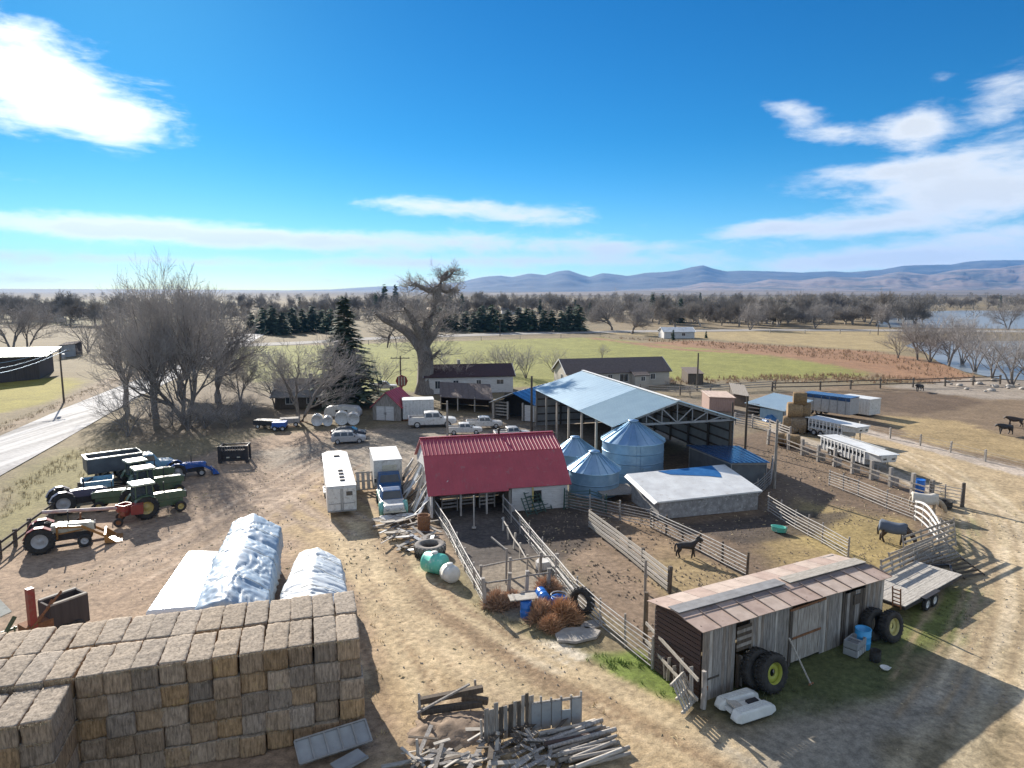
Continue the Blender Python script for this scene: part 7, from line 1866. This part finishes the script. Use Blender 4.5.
def lean_tyre(lab, u, v, r, w, rim): 
    p = SW(u, v); t = tyre('tractor_tyre', lab, (p.x, p.y, r * .97), r, w, R(80), sh_rz, rim, 24, 'big tyres leaning on the board shed'); return t
lean_tyre('big tyre with a green yellow rim leaning on the left half of the shed', 3.2, -.95, .84, .46, 'rim_green')
lean_tyre('big bare tyre squeezed between the shed wall and the green rimmed tyre', 2.9, -.42, .86, .42, None)
lean_tyre('big tyre with a pale yellow rim leaning at the right end of the shed', 11.75, -1.0, .76, .44, 'rim_yellow')
lean_tyre('big black tyre behind the yellow rimmed one at the shed right end', 11.2, -.45, .78, .44, None)
b = at(430, 553); tyre('tractor_tyre', 'pale dusty tractor tyre lying flat above the teal tank', (b.x, b.y, .42), 1.05, .45, 0, 0, None, 22, 'tyres lying by the barn pen', 'pale_rubber' if 'pale_rubber' in M else 'rubber')
b = at(430, 554); tyre('tractor_tyre', 'dark tractor tyre lying under the pale dusty one', (b.x, b.y, .1), 1.0, .4, 0, 1, None, 22, 'tyres lying by the barn pen')
b = at(582, 614); tyre('tractor_tyre', 'black tyre standing against the pipe fence beside the tumbleweeds', (b.x, b.y, .72), .74, .4, R(82), R(-40), None, 20)
def tank(name, label, px, py, r, L, m, top=None, rz=0.0, cat='tank', flat=False):
    """tank lying on its side, its axis along local Y"""
    b = at(px, py); t = thing(name, label, cat, (b.x, b.y, -.03), rz)
    k = MB(); k.lathe([(0, -L / 2 + .04), (r * .9, -L / 2 + .04), (r * .92, -L / 2), (r, -L / 2), (r, L / 2), (0, L / 2)] if flat else [(0, -L / 2), (r * .6, -L / 2 + .02), (r * .92, -L / 2 + .1), (r, -L / 2 + .25), (r, -.03), (r * 1.02, -.03), (r * 1.02, .03), (r, .03), (r, L / 2 - .25), (r * .92, L / 2 - .1), (r * .6, L / 2 - .02), (0, L / 2)], 24, (0, 0, r), 'Y')
    k.build('shell', M[m], t); q = MB(); q.lathe([(.2, 0), (.2, .1), (.16, .13), (0, .13)], 14, (0, 0, 2 * r - .03)); q.build('lid', M[top or m], t)
    return t
M['teal_plastic'] = mat('teal_plastic', (0.10, 0.52, 0.40), (0.16, 0.56, 0.45), 1.5, .4, spots=((0.7, 0.74, 0.7), 2, .55, .5))
M['white_plastic'] = mat('white_plastic', (0.72, 0.72, 0.68), (0.60, 0.60, 0.56), 1.8, .4)
M['blue_plastic'] = mat('blue_plastic', (0.015, 0.13, 0.50), (0.03, 0.17, 0.55), 2, .3)
M['pale_rubber'] = M['concrete']
for o in bpy.data.objects:
    if o.get('label') == 'pale dusty tractor tyre lying flat above the teal tank':
        for ch in o.children: ch.data.materials[0] = mat('dusty_rubber', (0.24, 0.22, 0.2), (0.14, 0.13, 0.12), 4, .95, .004)
tank('plastic_tank', 'teal plastic tank lying on its side by the barn pen', 435, 572, .62, 1.55, 'teal_plastic', 'white_plastic', R(62))
tank('plastic_tank', 'white plastic tank with a rounded end beside the teal one', 450, 581, .52, 1.0, 'white_plastic', None, R(38))
def barrel(name, label, loc, m, upright=True, rz=0.0, r=.3, h=.9, open_=False, cat='barrel'):
    t = thing(name, label, cat, loc, rz)
    if not upright: t.rotation_euler = (R(82), 0, rz)
    k = MB(); k.lathe([(0, 0), (r * .94, 0), (r, .04), (r, h * .32), (r * 1.03, h * .34), (r, h * .36), (r, h * .64), (r * 1.03, h * .66), (r, h * .68), (r, h - .04), (r * .94, h)] + ([(r * .9, h), (r * .9, .1), (0, .1)] if open_ else [(r * .9, h - .03), (0, h - .03)]), 20)
    k.build('drum', M[m], t); MB().lathe([(r * 1.02, h - .03), (r * 1.05, h - .01), (r * 1.02, h + .01), (r * .92, h)], 20).build('rim', M[m], t); return t
barrel('barrel', 'upright blue plastic barrel with a pale board lying on top', at(526, 617), 'blue_plastic')
b = at(523, 614); t = thing('loose_board', 'pale grey board lying on the upright blue barrel', 'board', (b.x, b.y, .93), R(12)); MB().box((0, 0, .03), (1.5, .75, .05)).build('panel', M['wood_pale'], t); MB().box((-.5, 0, .075), (.08, .75, .04)).build('batten', M['wood_grey'], t)
b = at(546, 606); barrel('barrel', 'blue plastic barrel tipped over behind the tumbleweeds', (b.x, b.y, .34), 'blue_plastic', False, R(200))
t = barrel('tub', 'cut open blue plastic tub with a bare hoop above it', at(559, 606), 'blue_plastic', True, 0, .42, .5, True, 'tub'); MB().lathe([(.44, .62), (.47, .65), (.44, .68), (.41, .65)], 20, close=True).build('hoop', M['white_plastic'], t)
barrel('barrel', 'blue barrel standing behind the lane rails near the pale horse', at(919, 492), 'blue_plastic', True, 0, .42, 1.1)
barrel('tub', 'black rubber tub beside the pipe gate', at(945, 507), 'rubber', True, 0, .5, .5, True, 'tub')
barrel('barrel', 'rusty open drum at the barn corner beside the scrap', at(424, 530), 'rust', True, 0, .45, 1.1, True)
t = thing('water_trough', 'pale green water trough beside the pipe fence', 'trough', at(779, 532), R(-35))
m = MB(); m.lathe([(0, .06), (.85, .06), (.9, .1), (1.0, .55), (1.05, .58), (.98, .58), (.86, .14), (0, .12)], 24); k = m.build('basin', M['teal_plastic'], t); k.scale = (.55, .32, .7); MB().box((.5, 0, .42), (.1, .16, .12)).build('valve', M['grey_metal'], t)
# white round tanks by the yard house
for (px, py, r, lab) in [(317.5, 425, .72, 'white round tank end, first from the left in the row of four'), (328, 425, .6, 'smallest white round tank end, second from the left in the row'), (342, 424, .85, 'largest white round tank end behind the parked cars'), (353.5, 424, .76, 'white round tank end, rightmost of the row beside the garden shed')]:
    tank('round_tank', lab, px, py, r, 1.5, 'white_paint', None, R(13), flat=True).__setitem__('group', 'white round tanks')
b = at(335, 421); t = thing('camper_shell', 'low white rounded shell behind the white round tanks', 'camper shell', (b.x, b.y + 4.5, -.3), 0); loft([(-2.5, .8, .6, .3, .9), (-2, 1, .85, .2, 1.5), (0, 1.05, .9, .2, 1.65), (2, 1, .85, .2, 1.5), (2.5, .8, .6, .3, .9)]).build('shell', M['white_paint'], t, bevel=.1); MB().box((0, -.98, 1.0), (1.6, .1, .3)).build('window', M['glass'], t)
# low junk under the trees
for (px, py, m, L, lab) in [(268, 428, 'black_metal', 3.2, 'dark junk cart under the trees left of the round tanks'), (290, 426, 'wood_grey', 2.4, 'pile of pale crates under the trees left of the round tanks'), (280, 430, 'blue_paint', 1.6, 'small blue cart under the bare trees')]:
    b = at(px, py); t = thing('junk_cart', lab, 'cart', (b.x, b.y, 0), rnd.uniform(-.3, .3)); MB().box((0, 0, .75), (L, 1.4, .6)).build('box', M[m], t, bevel=.03); MB().beam((L / 2, 0, .5), (L / 2 + 1, 0, .4), .08, .1).build('shaft', M['rust'], t)
    for x in (-L * .3, L * .3):
        for s in (-1, 1): wheel(t, x, s * .7, .3, .14, 'white_paint')

def board(loc, L, w, rz, pitch, m, lab, group, roll=0.0, th=.035, name='loose_board'):
    o = MB().box((0, 0, 0), (L, w, th)).build(name, M[m], None, loc); o.rotation_euler = (roll, pitch, rz); return tag(o, lab, 'board', group)
rg = random.Random(33)
# boards leaning on the barn's left gable
for i in range(36):
    q = i / 35; px = 398 + 30 * q * .9 + rg.uniform(-5, 5); py = 488 + 30 * q + rg.uniform(-4, 4); b = at(px, py)
    L = rg.uniform(2.0, 3.8); up_ = rg.uniform(.5, 1.1)
    board((b.x + .5, b.y + .4, .12 + math.sin(up_) * L / 2), L, rg.uniform(.14, .3), R(20 + rg.uniform(-45, 60)), -up_, rg.choice(('wood_pale', 'wood_pale', 'trim_white', 'wood_grey')), 'loose pale board in the scrap heap leaning on the barn left wall', 'boards heaped against the barn', rg.uniform(-.4, .4))
for i in range(46):
    px = 388 + rg.uniform(0, 42); py = 512 + rg.uniform(0, 34) + (px - 388) * .2; b = at(px, py)
    board((b.x, b.y, .08 + rg.random() * .25), rg.uniform(.8, 2.4), rg.uniform(.1, .3), rg.uniform(0, 3.1), rg.uniform(-.25, .25), rg.choice(('wood_pale', 'wood_grey', 'wood_grey', 'wood_dark', 'grey_metal')), 'loose board lying in the scrap heap before the barn corner', 'scrap boards on the ground by the barn', rg.uniform(-.2, .2))
for i, (px, py, s) in enumerate([(381, 522, 1.0), (391, 521, 1.1), (397, 523, .9), (407, 519, 1.15), (395, 537, 1.0), (405, 542, .9), (388, 527, .8)]):
    b = at(px, py); m = MB(); m.lathe([(0, .02), (.55, 0), (.75, .06), (.78, .1), (.72, .08), (.5, .05), (0, .06)], 18)
    o = m.build('scrap_dish', M['white_board' if i % 2 else 'wood_pale'], None, (b.x, b.y, .12 + .04 * i)); o.scale = (s * 1.0, s * .5, s); o.rotation_euler = (rg.uniform(-.2, .3), rg.uniform(-.2, .2), rg.uniform(-.3, .8))
    tag(o, 'pale shallow oval dish lying in the scrap before the old teal pickup', 'scrap', 'oval dishes in the scrap')
def pallet(label, loc, rz, tilt, m='wood_pale', n=7, L=1.3, W=1.2, lift=.0):
    t = thing('pallet', label, 'pallet', loc, rz); t.rotation_euler = (tilt, 0, rz)
    for k in range(n): MB().box((-L / 2 + L * (k + .5) / n, W / 2, .12), (L / n * .62, W, .025)).build('slat', M[m], t)
    for y in (.06, W / 2, W - .06): MB().box((0, y, .05), (L, .09, .1)).build('bearer', M[m], t)
    return t
b = at(369, 490); pallet('white pallet propped up on the dirt beside the box truck', (b.x, b.y, .0), R(15), R(50), 'wood_pale', 5, 2.2, 1.7)
# around the left end of the board shed
b = at(690, 706); pallet('pale slatted pallet leaning by the left corner of the board shed', (b.x - .1, b.y - .1, .0), R(52), R(62), 'wood_pale', 6, 1.25, 1.25)
for (px, py, h, lab) in [(673, 668, 2.0, 'tall crooked post in front of the shed end wall'), (703, 707, 1.6, 'short grey post at the near corner of the board shed'), (657, 655, 1.9, 'grey post at the far corner of the shed end wall')]:
    b = at(px, py); t = thing('fence_post', lab, 'post', (b.x, b.y, -.05), rnd.uniform(0, 1)); MB().tube([(0, 0, 0), (.05, .02, h * .5), (.02, .06, h)], [.13, .12, .1], 8).build('post', M['wood_grey'], t); MB().beam((.1, -.05, h * .5), (.1, -.05, h * .62), .03, .12).build('bracket', M['rust'], t)
a, b = at(648, 655), at(701, 709); d = b - a
t = thing('broken_fence', 'broken grey plank fence across the dark end wall of the board shed', 'fence', (a.x - .2, a.y - .3, 0), math.atan2(d.y, d.x)); L = d.length
for z in (.7, 1.55): MB().beam((0, 0, z + .2), (L, -.05, z - .1), .06, .14).build('rail', M['wood_pale'], t)
for k in range(9):
    x = .3 + k * (L - .5) / 9; h = rg.uniform(.9, 1.7); MB().beam((x + rg.uniform(-.2, .2), .06, 0), (x + rg.uniform(-.15, .15), .05, h), .16, .03).build('picket', M['wood_grey'], t)
# white pedal boat
p = SW(1.15, -1.35); t = thing('paddle_boat', 'upturned white plastic boat with two ribbed hulls on the grass', 'boat', (p.x, p.y, 0), R(24))
for s in (-1, 1):
    loft([(-1.05, .2, .12, .06, .2), (-.85, .3, .22, .02, .42), (.7, .3, .22, .02, .42), (1.05, .2, .12, .06, .24)]).build('hull', M['white_plastic'], t, (0, s * .48, 0), 0, .05)
    m = MB()
    for k in range(4): m.box((-.1, s * .48 - .15 + k * .1, .43), (1.4, .035, .03))
    m.build('hull_ribs', M['white_plastic'], t)
MB().box((-.05, 0, .2), (1.7, .4, .1)).build('floor', M['white_plastic'], t); MB().box((-.5, .05, .34), (.5, .7, .08), 0, 0, 0, .25).build('seat', M['wood_pale'], t); MB().box((.35, -.02, .29), (.5, .24, .1)).build('well', M['black_metal'], t)
# crate and blue tub
p = SW(9.15, -.85); t = thing('plastic_crate', 'grey plastic crate stack against the shed door', 'crate', (p.x, p.y, 0), sh_rz + .2)
for k in range(2):
    z = .02 + k * .36; m = MB(); m.box((0, 0, z + .02), (1.0, .62, .04))
    for s in (-1, 1): m.box((0, s * .3, z + .18), (1.0, .04, .3)); m.box((s * .5, 0, z + .18), (.04, .56, .3))
    m.box((0, 0, z + .31), (.1, .56, .04)); m.build('crate', M['grey_panel'], t)
m = MB()
for k in range(5): m.box((-.4 + k * .2, -.33, .2), (.05, .03, .3))
m.build('crate_ribs', M['trim_white'], t)
p = SW(9.95, -.72); barrel('tub', 'bright sky blue tub beside the grey plastic crates', (p.x, p.y, 0), 'sky_tub' if 'sky_tub' in M else 'blue_plastic', True, 0, .36, .95, True, 'tub')
for o in bpy.data.objects:
    if o.get('label') == 'bright sky blue tub beside the grey plastic crates':
        mm = mat('sky_plastic', (0.05, 0.36, 0.72), (0.08, 0.40, 0.74), 2, .35)
        for ch in o.children: ch.data.materials[0] = mm
p = SW(9.35, -1.75); barrel('bucket', 'black bucket on the grass in front of the crates', (p.x, p.y, 0), 'rubber', True, 0, .24, .5, True, 'bucket')
p = SW(9.0, -2.45); t = thing('feed_pan', 'small white pan lying on the dull grass', 'pan', (p.x, p.y, 0)); MB().lathe([(0, .02), (.15, .02), (.22, .12), (.2, .12), (.14, .05), (0, .05)], 16).build('pan', M['white_plastic'], t); MB().box((.24, 0, .1), (.08, .05, .02)).build('handle', M['white_plastic'], t)
p = SW(4.55, -1.0); t = thing('long_pole', 'thin pale pole leaning on the wall right of the green rimmed tyre', 'pole', (p.x, p.y, 0), sh_rz); MB().tube([(.5, -.55, 0), (.0, .3, 1.9)], .04, 8).build('shaft', M['wood_pale'], t); MB().box((.5, -.55, .04), (.3, .05, .06)).build('foot', M['rust'], t)
# slabs
for (px, py, sx, sy, rz, m, lab) in [(576, 636, 2.6, 1.6, .3, 'concrete', 'cracked grey concrete slab below the largest tumbleweed'), (592, 626, 1.4, .9, .6, 'wood_grey', 'grey board sheet lying beside the pipe fence'), (529, 594, 1.1, .7, .2, 'wood_pale', 'pale board lying flat behind the blue barrel'),
                                     (543, 568, 1.0, .9, .4, 'white_board', 'white salt block lying in the barn pen')]:
    b = at(px, py); m_ = MB(); pts = [(math.cos(2 * math.pi * k / 7) * sx / 2 * rg.uniform(.8, 1.1), math.sin(2 * math.pi * k / 7) * sy / 2 * rg.uniform(.8, 1.15)) for k in range(7)]
    m_.slab(pts, 0, .14 if 'block' not in lab else .5); o = m_.build('concrete_slab' if m == 'concrete' else 'salt_block' if 'block' in lab else 'loose_sheet', M[m], None, (b.x, b.y, -.03), rz, .03); tag(o, lab, 'slab' if m == 'concrete' else 'block' if 'block' in lab else 'board')

# ------------------------------------------------------------------ scrap timber along the bottom of the picture
a, b = at(484, 744), at(531, 730); d = b - a; t = thing('plank_fence', 'leaning fence of dark upright planks at the bottom edge', 'fence', (a.x, a.y, 0), math.atan2(d.y, d.x)); L = d.length
for z in (.3, 1.1): MB().beam((0, .06, z), (L, .06, z), .06, .12).build('rail', M['wood_dark'], t)
x = 0
while x < L:
    w_ = rg.uniform(.15, .24); h = rg.uniform(1.25, 1.6); MB().box((x + w_ / 2, rg.uniform(-.02, .02), h / 2), (w_ - .02, .035, h), 0, 0, 0, rg.uniform(-.03, .03)).build('plank', M[rg.choice(('wood_grey', 'wood_grey', 'wood_dark'))], t); x += w_
a, b = at(531, 731), at(581, 724); d = b - a; t = thing('tin_fence', 'grey sheet metal fence with bare gaps beside the plank fence', 'fence', (a.x, a.y, 0), math.atan2(d.y, d.x)); L = d.length
for k in range(5):
    if k == 3: MB().box((L * (k + .5) / 5, 0, .35), (L / 5 - .04, .03, .7)).build('sheet', M['tin_blue'] if 'tin_blue' in M else M['grey_panel'], t)
    else: MB().box((L * (k + .5) / 5, 0, .55), (L / 5 - .04, .03, 1.1)).build('sheet', M['grey_panel'], t)
for k in range(6): MB().box((L * k / 5, .06, .68), (.08, .08, 1.36 if k in (1, 5) else 1.15)).build('post', M['wood_grey'], t)
MB().beam((0, .05, 1.1), (L, .05, 1.12), .06, .1).build('rail', M['wood_grey'], t)
for i in range(30):      # stacked long boards
    q = i / 30; lay = i % 3; px = 572 + 34 * q + rg.uniform(-3, 3); py = 733 + 34 * q + rg.uniform(-2, 2); b = at(px, py); L = rg.uniform(1.8, 2.9)
    o = MB().tube([(-L / 2, 0, 0), (L / 2, 0, 0)], [rg.uniform(.07, .1), rg.uniform(.06, .09)], 7).build('fence_pole', M[rg.choice(('wood_pale', 'wood_grey', 'wood_plank', 'wood_plank'))] if i != 11 else M['wood_red'], None, (b.x - .2, b.y, .1 + lay * .13))
    o.rotation_euler = (0, rg.uniform(-.06, .06), R(24) + rg.uniform(-.1, .1)); tag(o, 'reddish pole lying in the stack of old poles' if i == 11 else 'grey weathered pole lying in the stack at the bottom edge', 'pole', None if i == 11 else 'stacked old poles')
for i in range(64):      # broken boards
    px = rg.uniform(405, 560); py = 768 - rg.random() ** 1.3 * (26 if px < 480 else 42) + (8 if px > 530 else 0); b = at(px, py)
    board((b.x, b.y, .05 + rg.random() * .3), rg.uniform(.6, 2.4), rg.uniform(.08, .2), R(30) + rg.gauss(0, .6), rg.uniform(-.25, .3), rg.choice(('wood_pale', 'wood_grey', 'wood_grey', 'wood_dark')), 'broken grey board in the scrap timber heap at the bottom edge', 'broken boards along the bottom', rg.uniform(-.3, .3))
for (px, py, L, rz, pt, m, lab) in [(452, 706, 2.6, 14, -.06, 'wood_dark', 'dark squared beam lying on the low timber wall'), (452, 712, 2.5, 13, .0, 'wood_dark', 'lower dark beam of the low timber wall'), (444, 712, 2.4, 30, -.22, 'wood_grey', 'long thin pole slanting over the low timber wall'), (475, 706, 1.1, -10, .05, 'wood_dark', 'short beam at the right end of the low timber wall')]:
    b = at(px, py); o = MB().box((0, 0, 0), (L, .22 if m == 'wood_dark' else .08, .24 if m == 'wood_dark' else .08)).build('timber_beam', M[m], None, (b.x, b.y, .5 if 'lying' in lab else .2 if 'lower' in lab else .6 if 'pole' in lab else .3)); o.rotation_euler = (0, pt, R(rz)); tag(o, lab, 'beam')
for (px, py, h, lab) in [(419, 716, .95, 'thin stake at the left end of the low timber wall'), (475, 698, .8, 'thin stake at the right end of the low timber wall'), (417, 760, .8, 'grey stump post left of the scrap boards'), (481, 742, .9, 'grey post at the left end of the plank fence')]:
    b = at(px, py); o = MB().tube([(0, 0, -.1), (.03, 0, h * .5), (0, .04, h)], [.07, .06, .05], 7).build('stake', M['wood_grey'], None, (b.x, b.y, 0)); tag(o, lab, 'stake')
# dirt heap
m = MB(); vs = []; b = at(452, 728)
for j in range(25):
    for i in range(31): x, y = (i / 30 - .5) * 4.2, (j / 24 - .5) * 2.8; e = min(1, math.hypot(x / 2.1, y / 1.4)); vs.append((x, y, -.12 + .42 * (1 - e * e) ** 1.5 + .12 * mnoise.noise(Vector((x * 2.5, y * 2.5, 1))) + .05 * mnoise.noise(Vector((x * 8, y * 8, 1)))))
m.add(vs, [(j * 31 + i, j * 31 + i + 1, (j + 1) * 31 + i + 1, (j + 1) * 31 + i) for j in range(24) for i in range(30)], 0, True); tag(m.build('dirt_heap', mat('heap_soil', (0.30, 0.22, 0.155), (0.18, 0.13, 0.09), 4, .95, .05), None, (b.x, b.y, 0), R(20)), 'small heap of brown soil inside the low timber wall', 'dirt heap')
# grey panelled trailer floor at the foot of the stack
a, b = at(300, 772), at(372, 748); d = b - a; t = thing('trailer_floor', 'grey ribbed metal trailer floor tilted at the foot of the hay stack', 'trailer floor', (a.x, a.y, .25), math.atan2(d.y, d.x)); t.rotation_euler = (R(26), 0, math.atan2(d.y, d.x)); L = d.length
MB().box((L / 2, .45, .03), (L, .9, .05)).build('sheet', M['galv_flat'] if 'galv_flat' in M else M['grey_panel'], t)
for k in range(6): MB().box((L * k / 5, .45, .08), (.06, .9, .06)).build('cross_rib', M['tin_grey'], t)
for y in (0, .9): MB().box((L / 2, y, .08), (L, .06, .08)).build('side_rib', M['tin_grey'], t)
a, b = at(340, 778), at(368, 762); d = b - a; t = thing('sheet_metal', 'second grey metal sheet partly under the tilted trailer floor', 'metal sheet', (a.x, a.y, .1), math.atan2(d.y, d.x)); MB().box((d.length / 2, .3, .1), (d.length, .7, .05)).build('sheet', M['grey_panel'], t); MB().box((d.length / 2, 0, .12), (d.length, .06, .1)).build('side_rib', M['tin_grey'], t)
# tiny rocks on the pale pond bank
rk = []
for i in range(3):
    m = MB(); vs = []; bm = bmesh.new(); bmesh.ops.create_icosphere(bm, subdivisions=2, radius=.6)
    for v in bm.verts: v.co *= 1 + .35 * mnoise.noise(v.co * 1.8 + Vector((i * 9, 0, 0))); v.co.z *= .6
    me = bpy.data.meshes.new('bank_rock'); bm.to_mesh(me); bm.free(); me.materials.append(M['concrete']); rk.append(me)
for i in range(26):
    px = rg.uniform(945, 1040); py = 384 + rg.uniform(-5, 7) + (px - 935) * .03; b = at(px, py); o = link(bpy.data.objects.new('bank_rock', rg.choice(rk))); o.location = (b.x, b.y, .1); s = rg.uniform(.4, 1.0); o.scale = (s, s, s); o.rotation_euler = (0, 0, rg.uniform(0, 6)); tag(o, 'pale rock on the bank between the cattle lot and the pond', 'rock', 'pale rocks of the pond bank')
# ------------------------------------------------------------------ animals
def creature(name, verts, edges, rad, m, parent):
    """one continuous body grown over a skeleton"""
    me = bpy.data.meshes.new(name); me.from_pydata([Vector(v) for v in verts], edges, []); o = link(bpy.data.objects.new(name, me))
    sk = o.modifiers.new('skin', 'SKIN'); sk.use_smooth_shade = True; sk.branch_smoothing = .6
    for i, r in enumerate(rad): me.skin_vertices[0].data[i].radius = (r * 1.28, r * 1.28) if not isinstance(r, tuple) else r
    me.skin_vertices[0].data[0].use_root = True
    sb = o.modifiers.new('sub', 'SUBSURF'); sb.levels = sb.render_levels = 2
    dg = bpy.context.evaluated_depsgraph_get(); dg.update()
    nm = bpy.data.meshes.new_from_object(o.evaluated_get(dg)); o.modifiers.clear(); o.data = nm; bpy.data.meshes.remove(me)
    nm.name = name; nm.materials.clear(); nm.materials.append(M[m]); o.parent = parent; return o
def quadruped(name, label, cat, rear, front, h, m, grazing=True, cow=False, blanket=None, mane=None, group=None, step=(.08, -.1, -.06, .12)):
    a, b = at(*rear), at(*front); d = b - a; c = (a + b) / 2
    t = thing(name, label, cat, (c.x, c.y, -.04), math.atan2(d.y, d.x), group); t.scale = (h, h, h)    # built one metre at the withers
    hl = .42 if not cow else .46; cr = .25 if not cow else .31
    V = [(-hl, 0, .84), (-.15, 0, .74 if not cow else .70), (.15, 0, .73 if not cow else .69), (hl - .04, 0, .80)]; r = [.185, .215, cr * .9, .195]; E_ = [(0, 1), (1, 2), (2, 3)]
    if grazing: nk = [(hl + .18, 0, .70), (hl + .36, 0, .46), (hl + .44, 0, .30), (hl + .50, 0, .12)]
    elif cow: nk = [(hl + .14, 0, .84), (hl + .28, 0, .88), (hl + .38, 0, .84), (hl + .52, 0, .70)]
    else: nk = [(hl + .10, 0, .98), (hl + .24, 0, 1.16), (hl + .33, 0, 1.18), (hl + .50, 0, 1.02)]
    k = len(V); V += nk; r += [.13 if not cow else .15, .095, .095, .06]; E_ += [(3, k), (k, k + 1), (k + 1, k + 2), (k + 2, k + 3)]
    for sgn in (-1, 1):     # ears are short spurs
        k2 = len(V); p = nk[1] if grazing else nk[2]; V.append((p[0] + (.02 if grazing else -.05), sgn * (.09 if not cow else .16), p[2] + (.10 if not cow else .03))); r.append(.02); E_.append((k + 1 if grazing else k + 2, k2))
    n = 0
    for (x0, hind) in ((-hl, 1), (hl - .06, 0)):
        for s in (-1, 1):
            y = s * .12; o = step[n]; n += 1; k2 = len(V)
            if hind: pts = [(x0 + .02, y, .66), (x0 + .08, y * 1.1, .52), (x0 - .06 + o * .4, y, .30), (x0 - .02 + o, y, .07), (x0 + .01 + o, y, .02)]; rr = [.13, .10, .042, .035, .042]
            else: pts = [(x0, y, .62), (x0 + .02 + o * .2, y, .46), (x0 + .01 + o * .6, y, .28), (x0 + o, y, .07), (x0 + .03 + o, y, .02)]; rr = [.085, .058, .045, .034, .042]
            V += pts; r += rr; E_ += [(0 if hind else 3, k2)] + [(k2 + i, k2 + i + 1) for i in range(4)]
    k2 = len(V); V += [(-hl - .16, 0, .82), (-hl - .22, 0, .6), (-hl - .2, 0, .3)]; r += [.035, .045 if not cow else .018, .03]; E_ += [(0, k2), (k2, k2 + 1), (k2 + 1, k2 + 2)]
    creature('body', V, E_, r, m, t)
    if mane:
        q = MB(); pts = [Vector((hl - .02, 0, .98))] + [Vector((p[0] - .04, 0, p[2] + .13)) for p in nk[:3]]; q.tube(pts, [.03, .035, .035, .02], 6); q.build('mane', M[mane], t)
    if blanket:
        q = MB(); vs = []; xs = [-hl - .17, -hl - .1, -.25, 0, .2, hl - .05, hl + .1]
        tops = [.93, 1.03, .965, .95, .955, 1.0, .96]; ws = [.14, .205, .225, .235, .235, .215, .16]
        for x, tp, w in zip(xs, tops, ws):
            for i in range(11):
                an = math.pi * (i / 10 - .5); vs.append((x, w * 1.06 * math.sin(an) if abs(an) < 1.2 else math.copysign(w * 1.05, an), tp - .0 + .02 - (1 - math.cos(an)) * .22 - max(0, abs(an) - .9) * .33))
        q.add(vs, [(j * 11 + i, j * 11 + i + 1, (j + 1) * 11 + i + 1, (j + 1) * 11 + i) for j in range(6) for i in range(10)], 0, True); o = q.build('blanket', M[blanket], t); so = o.modifiers.new('thick', 'SOLIDIFY'); so.thickness = .015
    return t
M['coat_black'] = mat('coat_black', (0.018, 0.016, 0.016), (0.03, 0.026, 0.024), 6, .6)
M['coat_brown'] = mat('coat_brown', (0.05, 0.032, 0.022), (0.035, 0.024, 0.018), 6, .6)
M['coat_pale'] = mat('coat_pale', (0.42, 0.34, 0.25), (0.34, 0.27, 0.19), 6, .7)
M['rug_grey'] = mat('rug_grey', (0.10, 0.125, 0.165), (0.075, 0.095, 0.13), 3, .8)
M['rug_cream'] = mat('rug_cream', (0.62, 0.57, 0.49), (0.50, 0.45, 0.38), 3, .8)
quadruped('horse', 'dark horse in a slate grey blanket grazing on the straw', 'horse', (882, 541), (904, 545), 1.5, 'coat_brown', True, False, 'rug_grey', 'coat_black', 'horses in the corral')
quadruped('horse', 'pale horse in a cream blanket grazing behind the curved white panel', 'horse', (909, 513), (939, 515), 1.65, 'coat_pale', True, False, 'rug_cream', 'coat_brown', 'horses in the corral')
quadruped('horse', 'small black horse standing beside the weathered pipe fence', 'horse', (678, 556.5), (694, 557.5), 1.12, 'coat_black', False, False, None, 'coat_black', 'horses in the corral')
quadruped('cow', 'black cow in the lot, nearer of the two at the right frame edge', 'cow', (1014, 434), (996, 434), 1.35, 'coat_black', False, True, None, None, 'black cattle in the lot')
quadruped('cow', 'black cow behind its companion at the right frame edge', 'cow', (1022, 427), (1008, 426), 1.35, 'coat_brown', False, True, None, None, 'black cattle in the lot')
quadruped('cow', 'lone black cow far off by the dark rail fence', 'cow', (921, 391), (918, 391.3), 1.35, 'coat_black', False, True, None, None, 'black cattle in the lot')
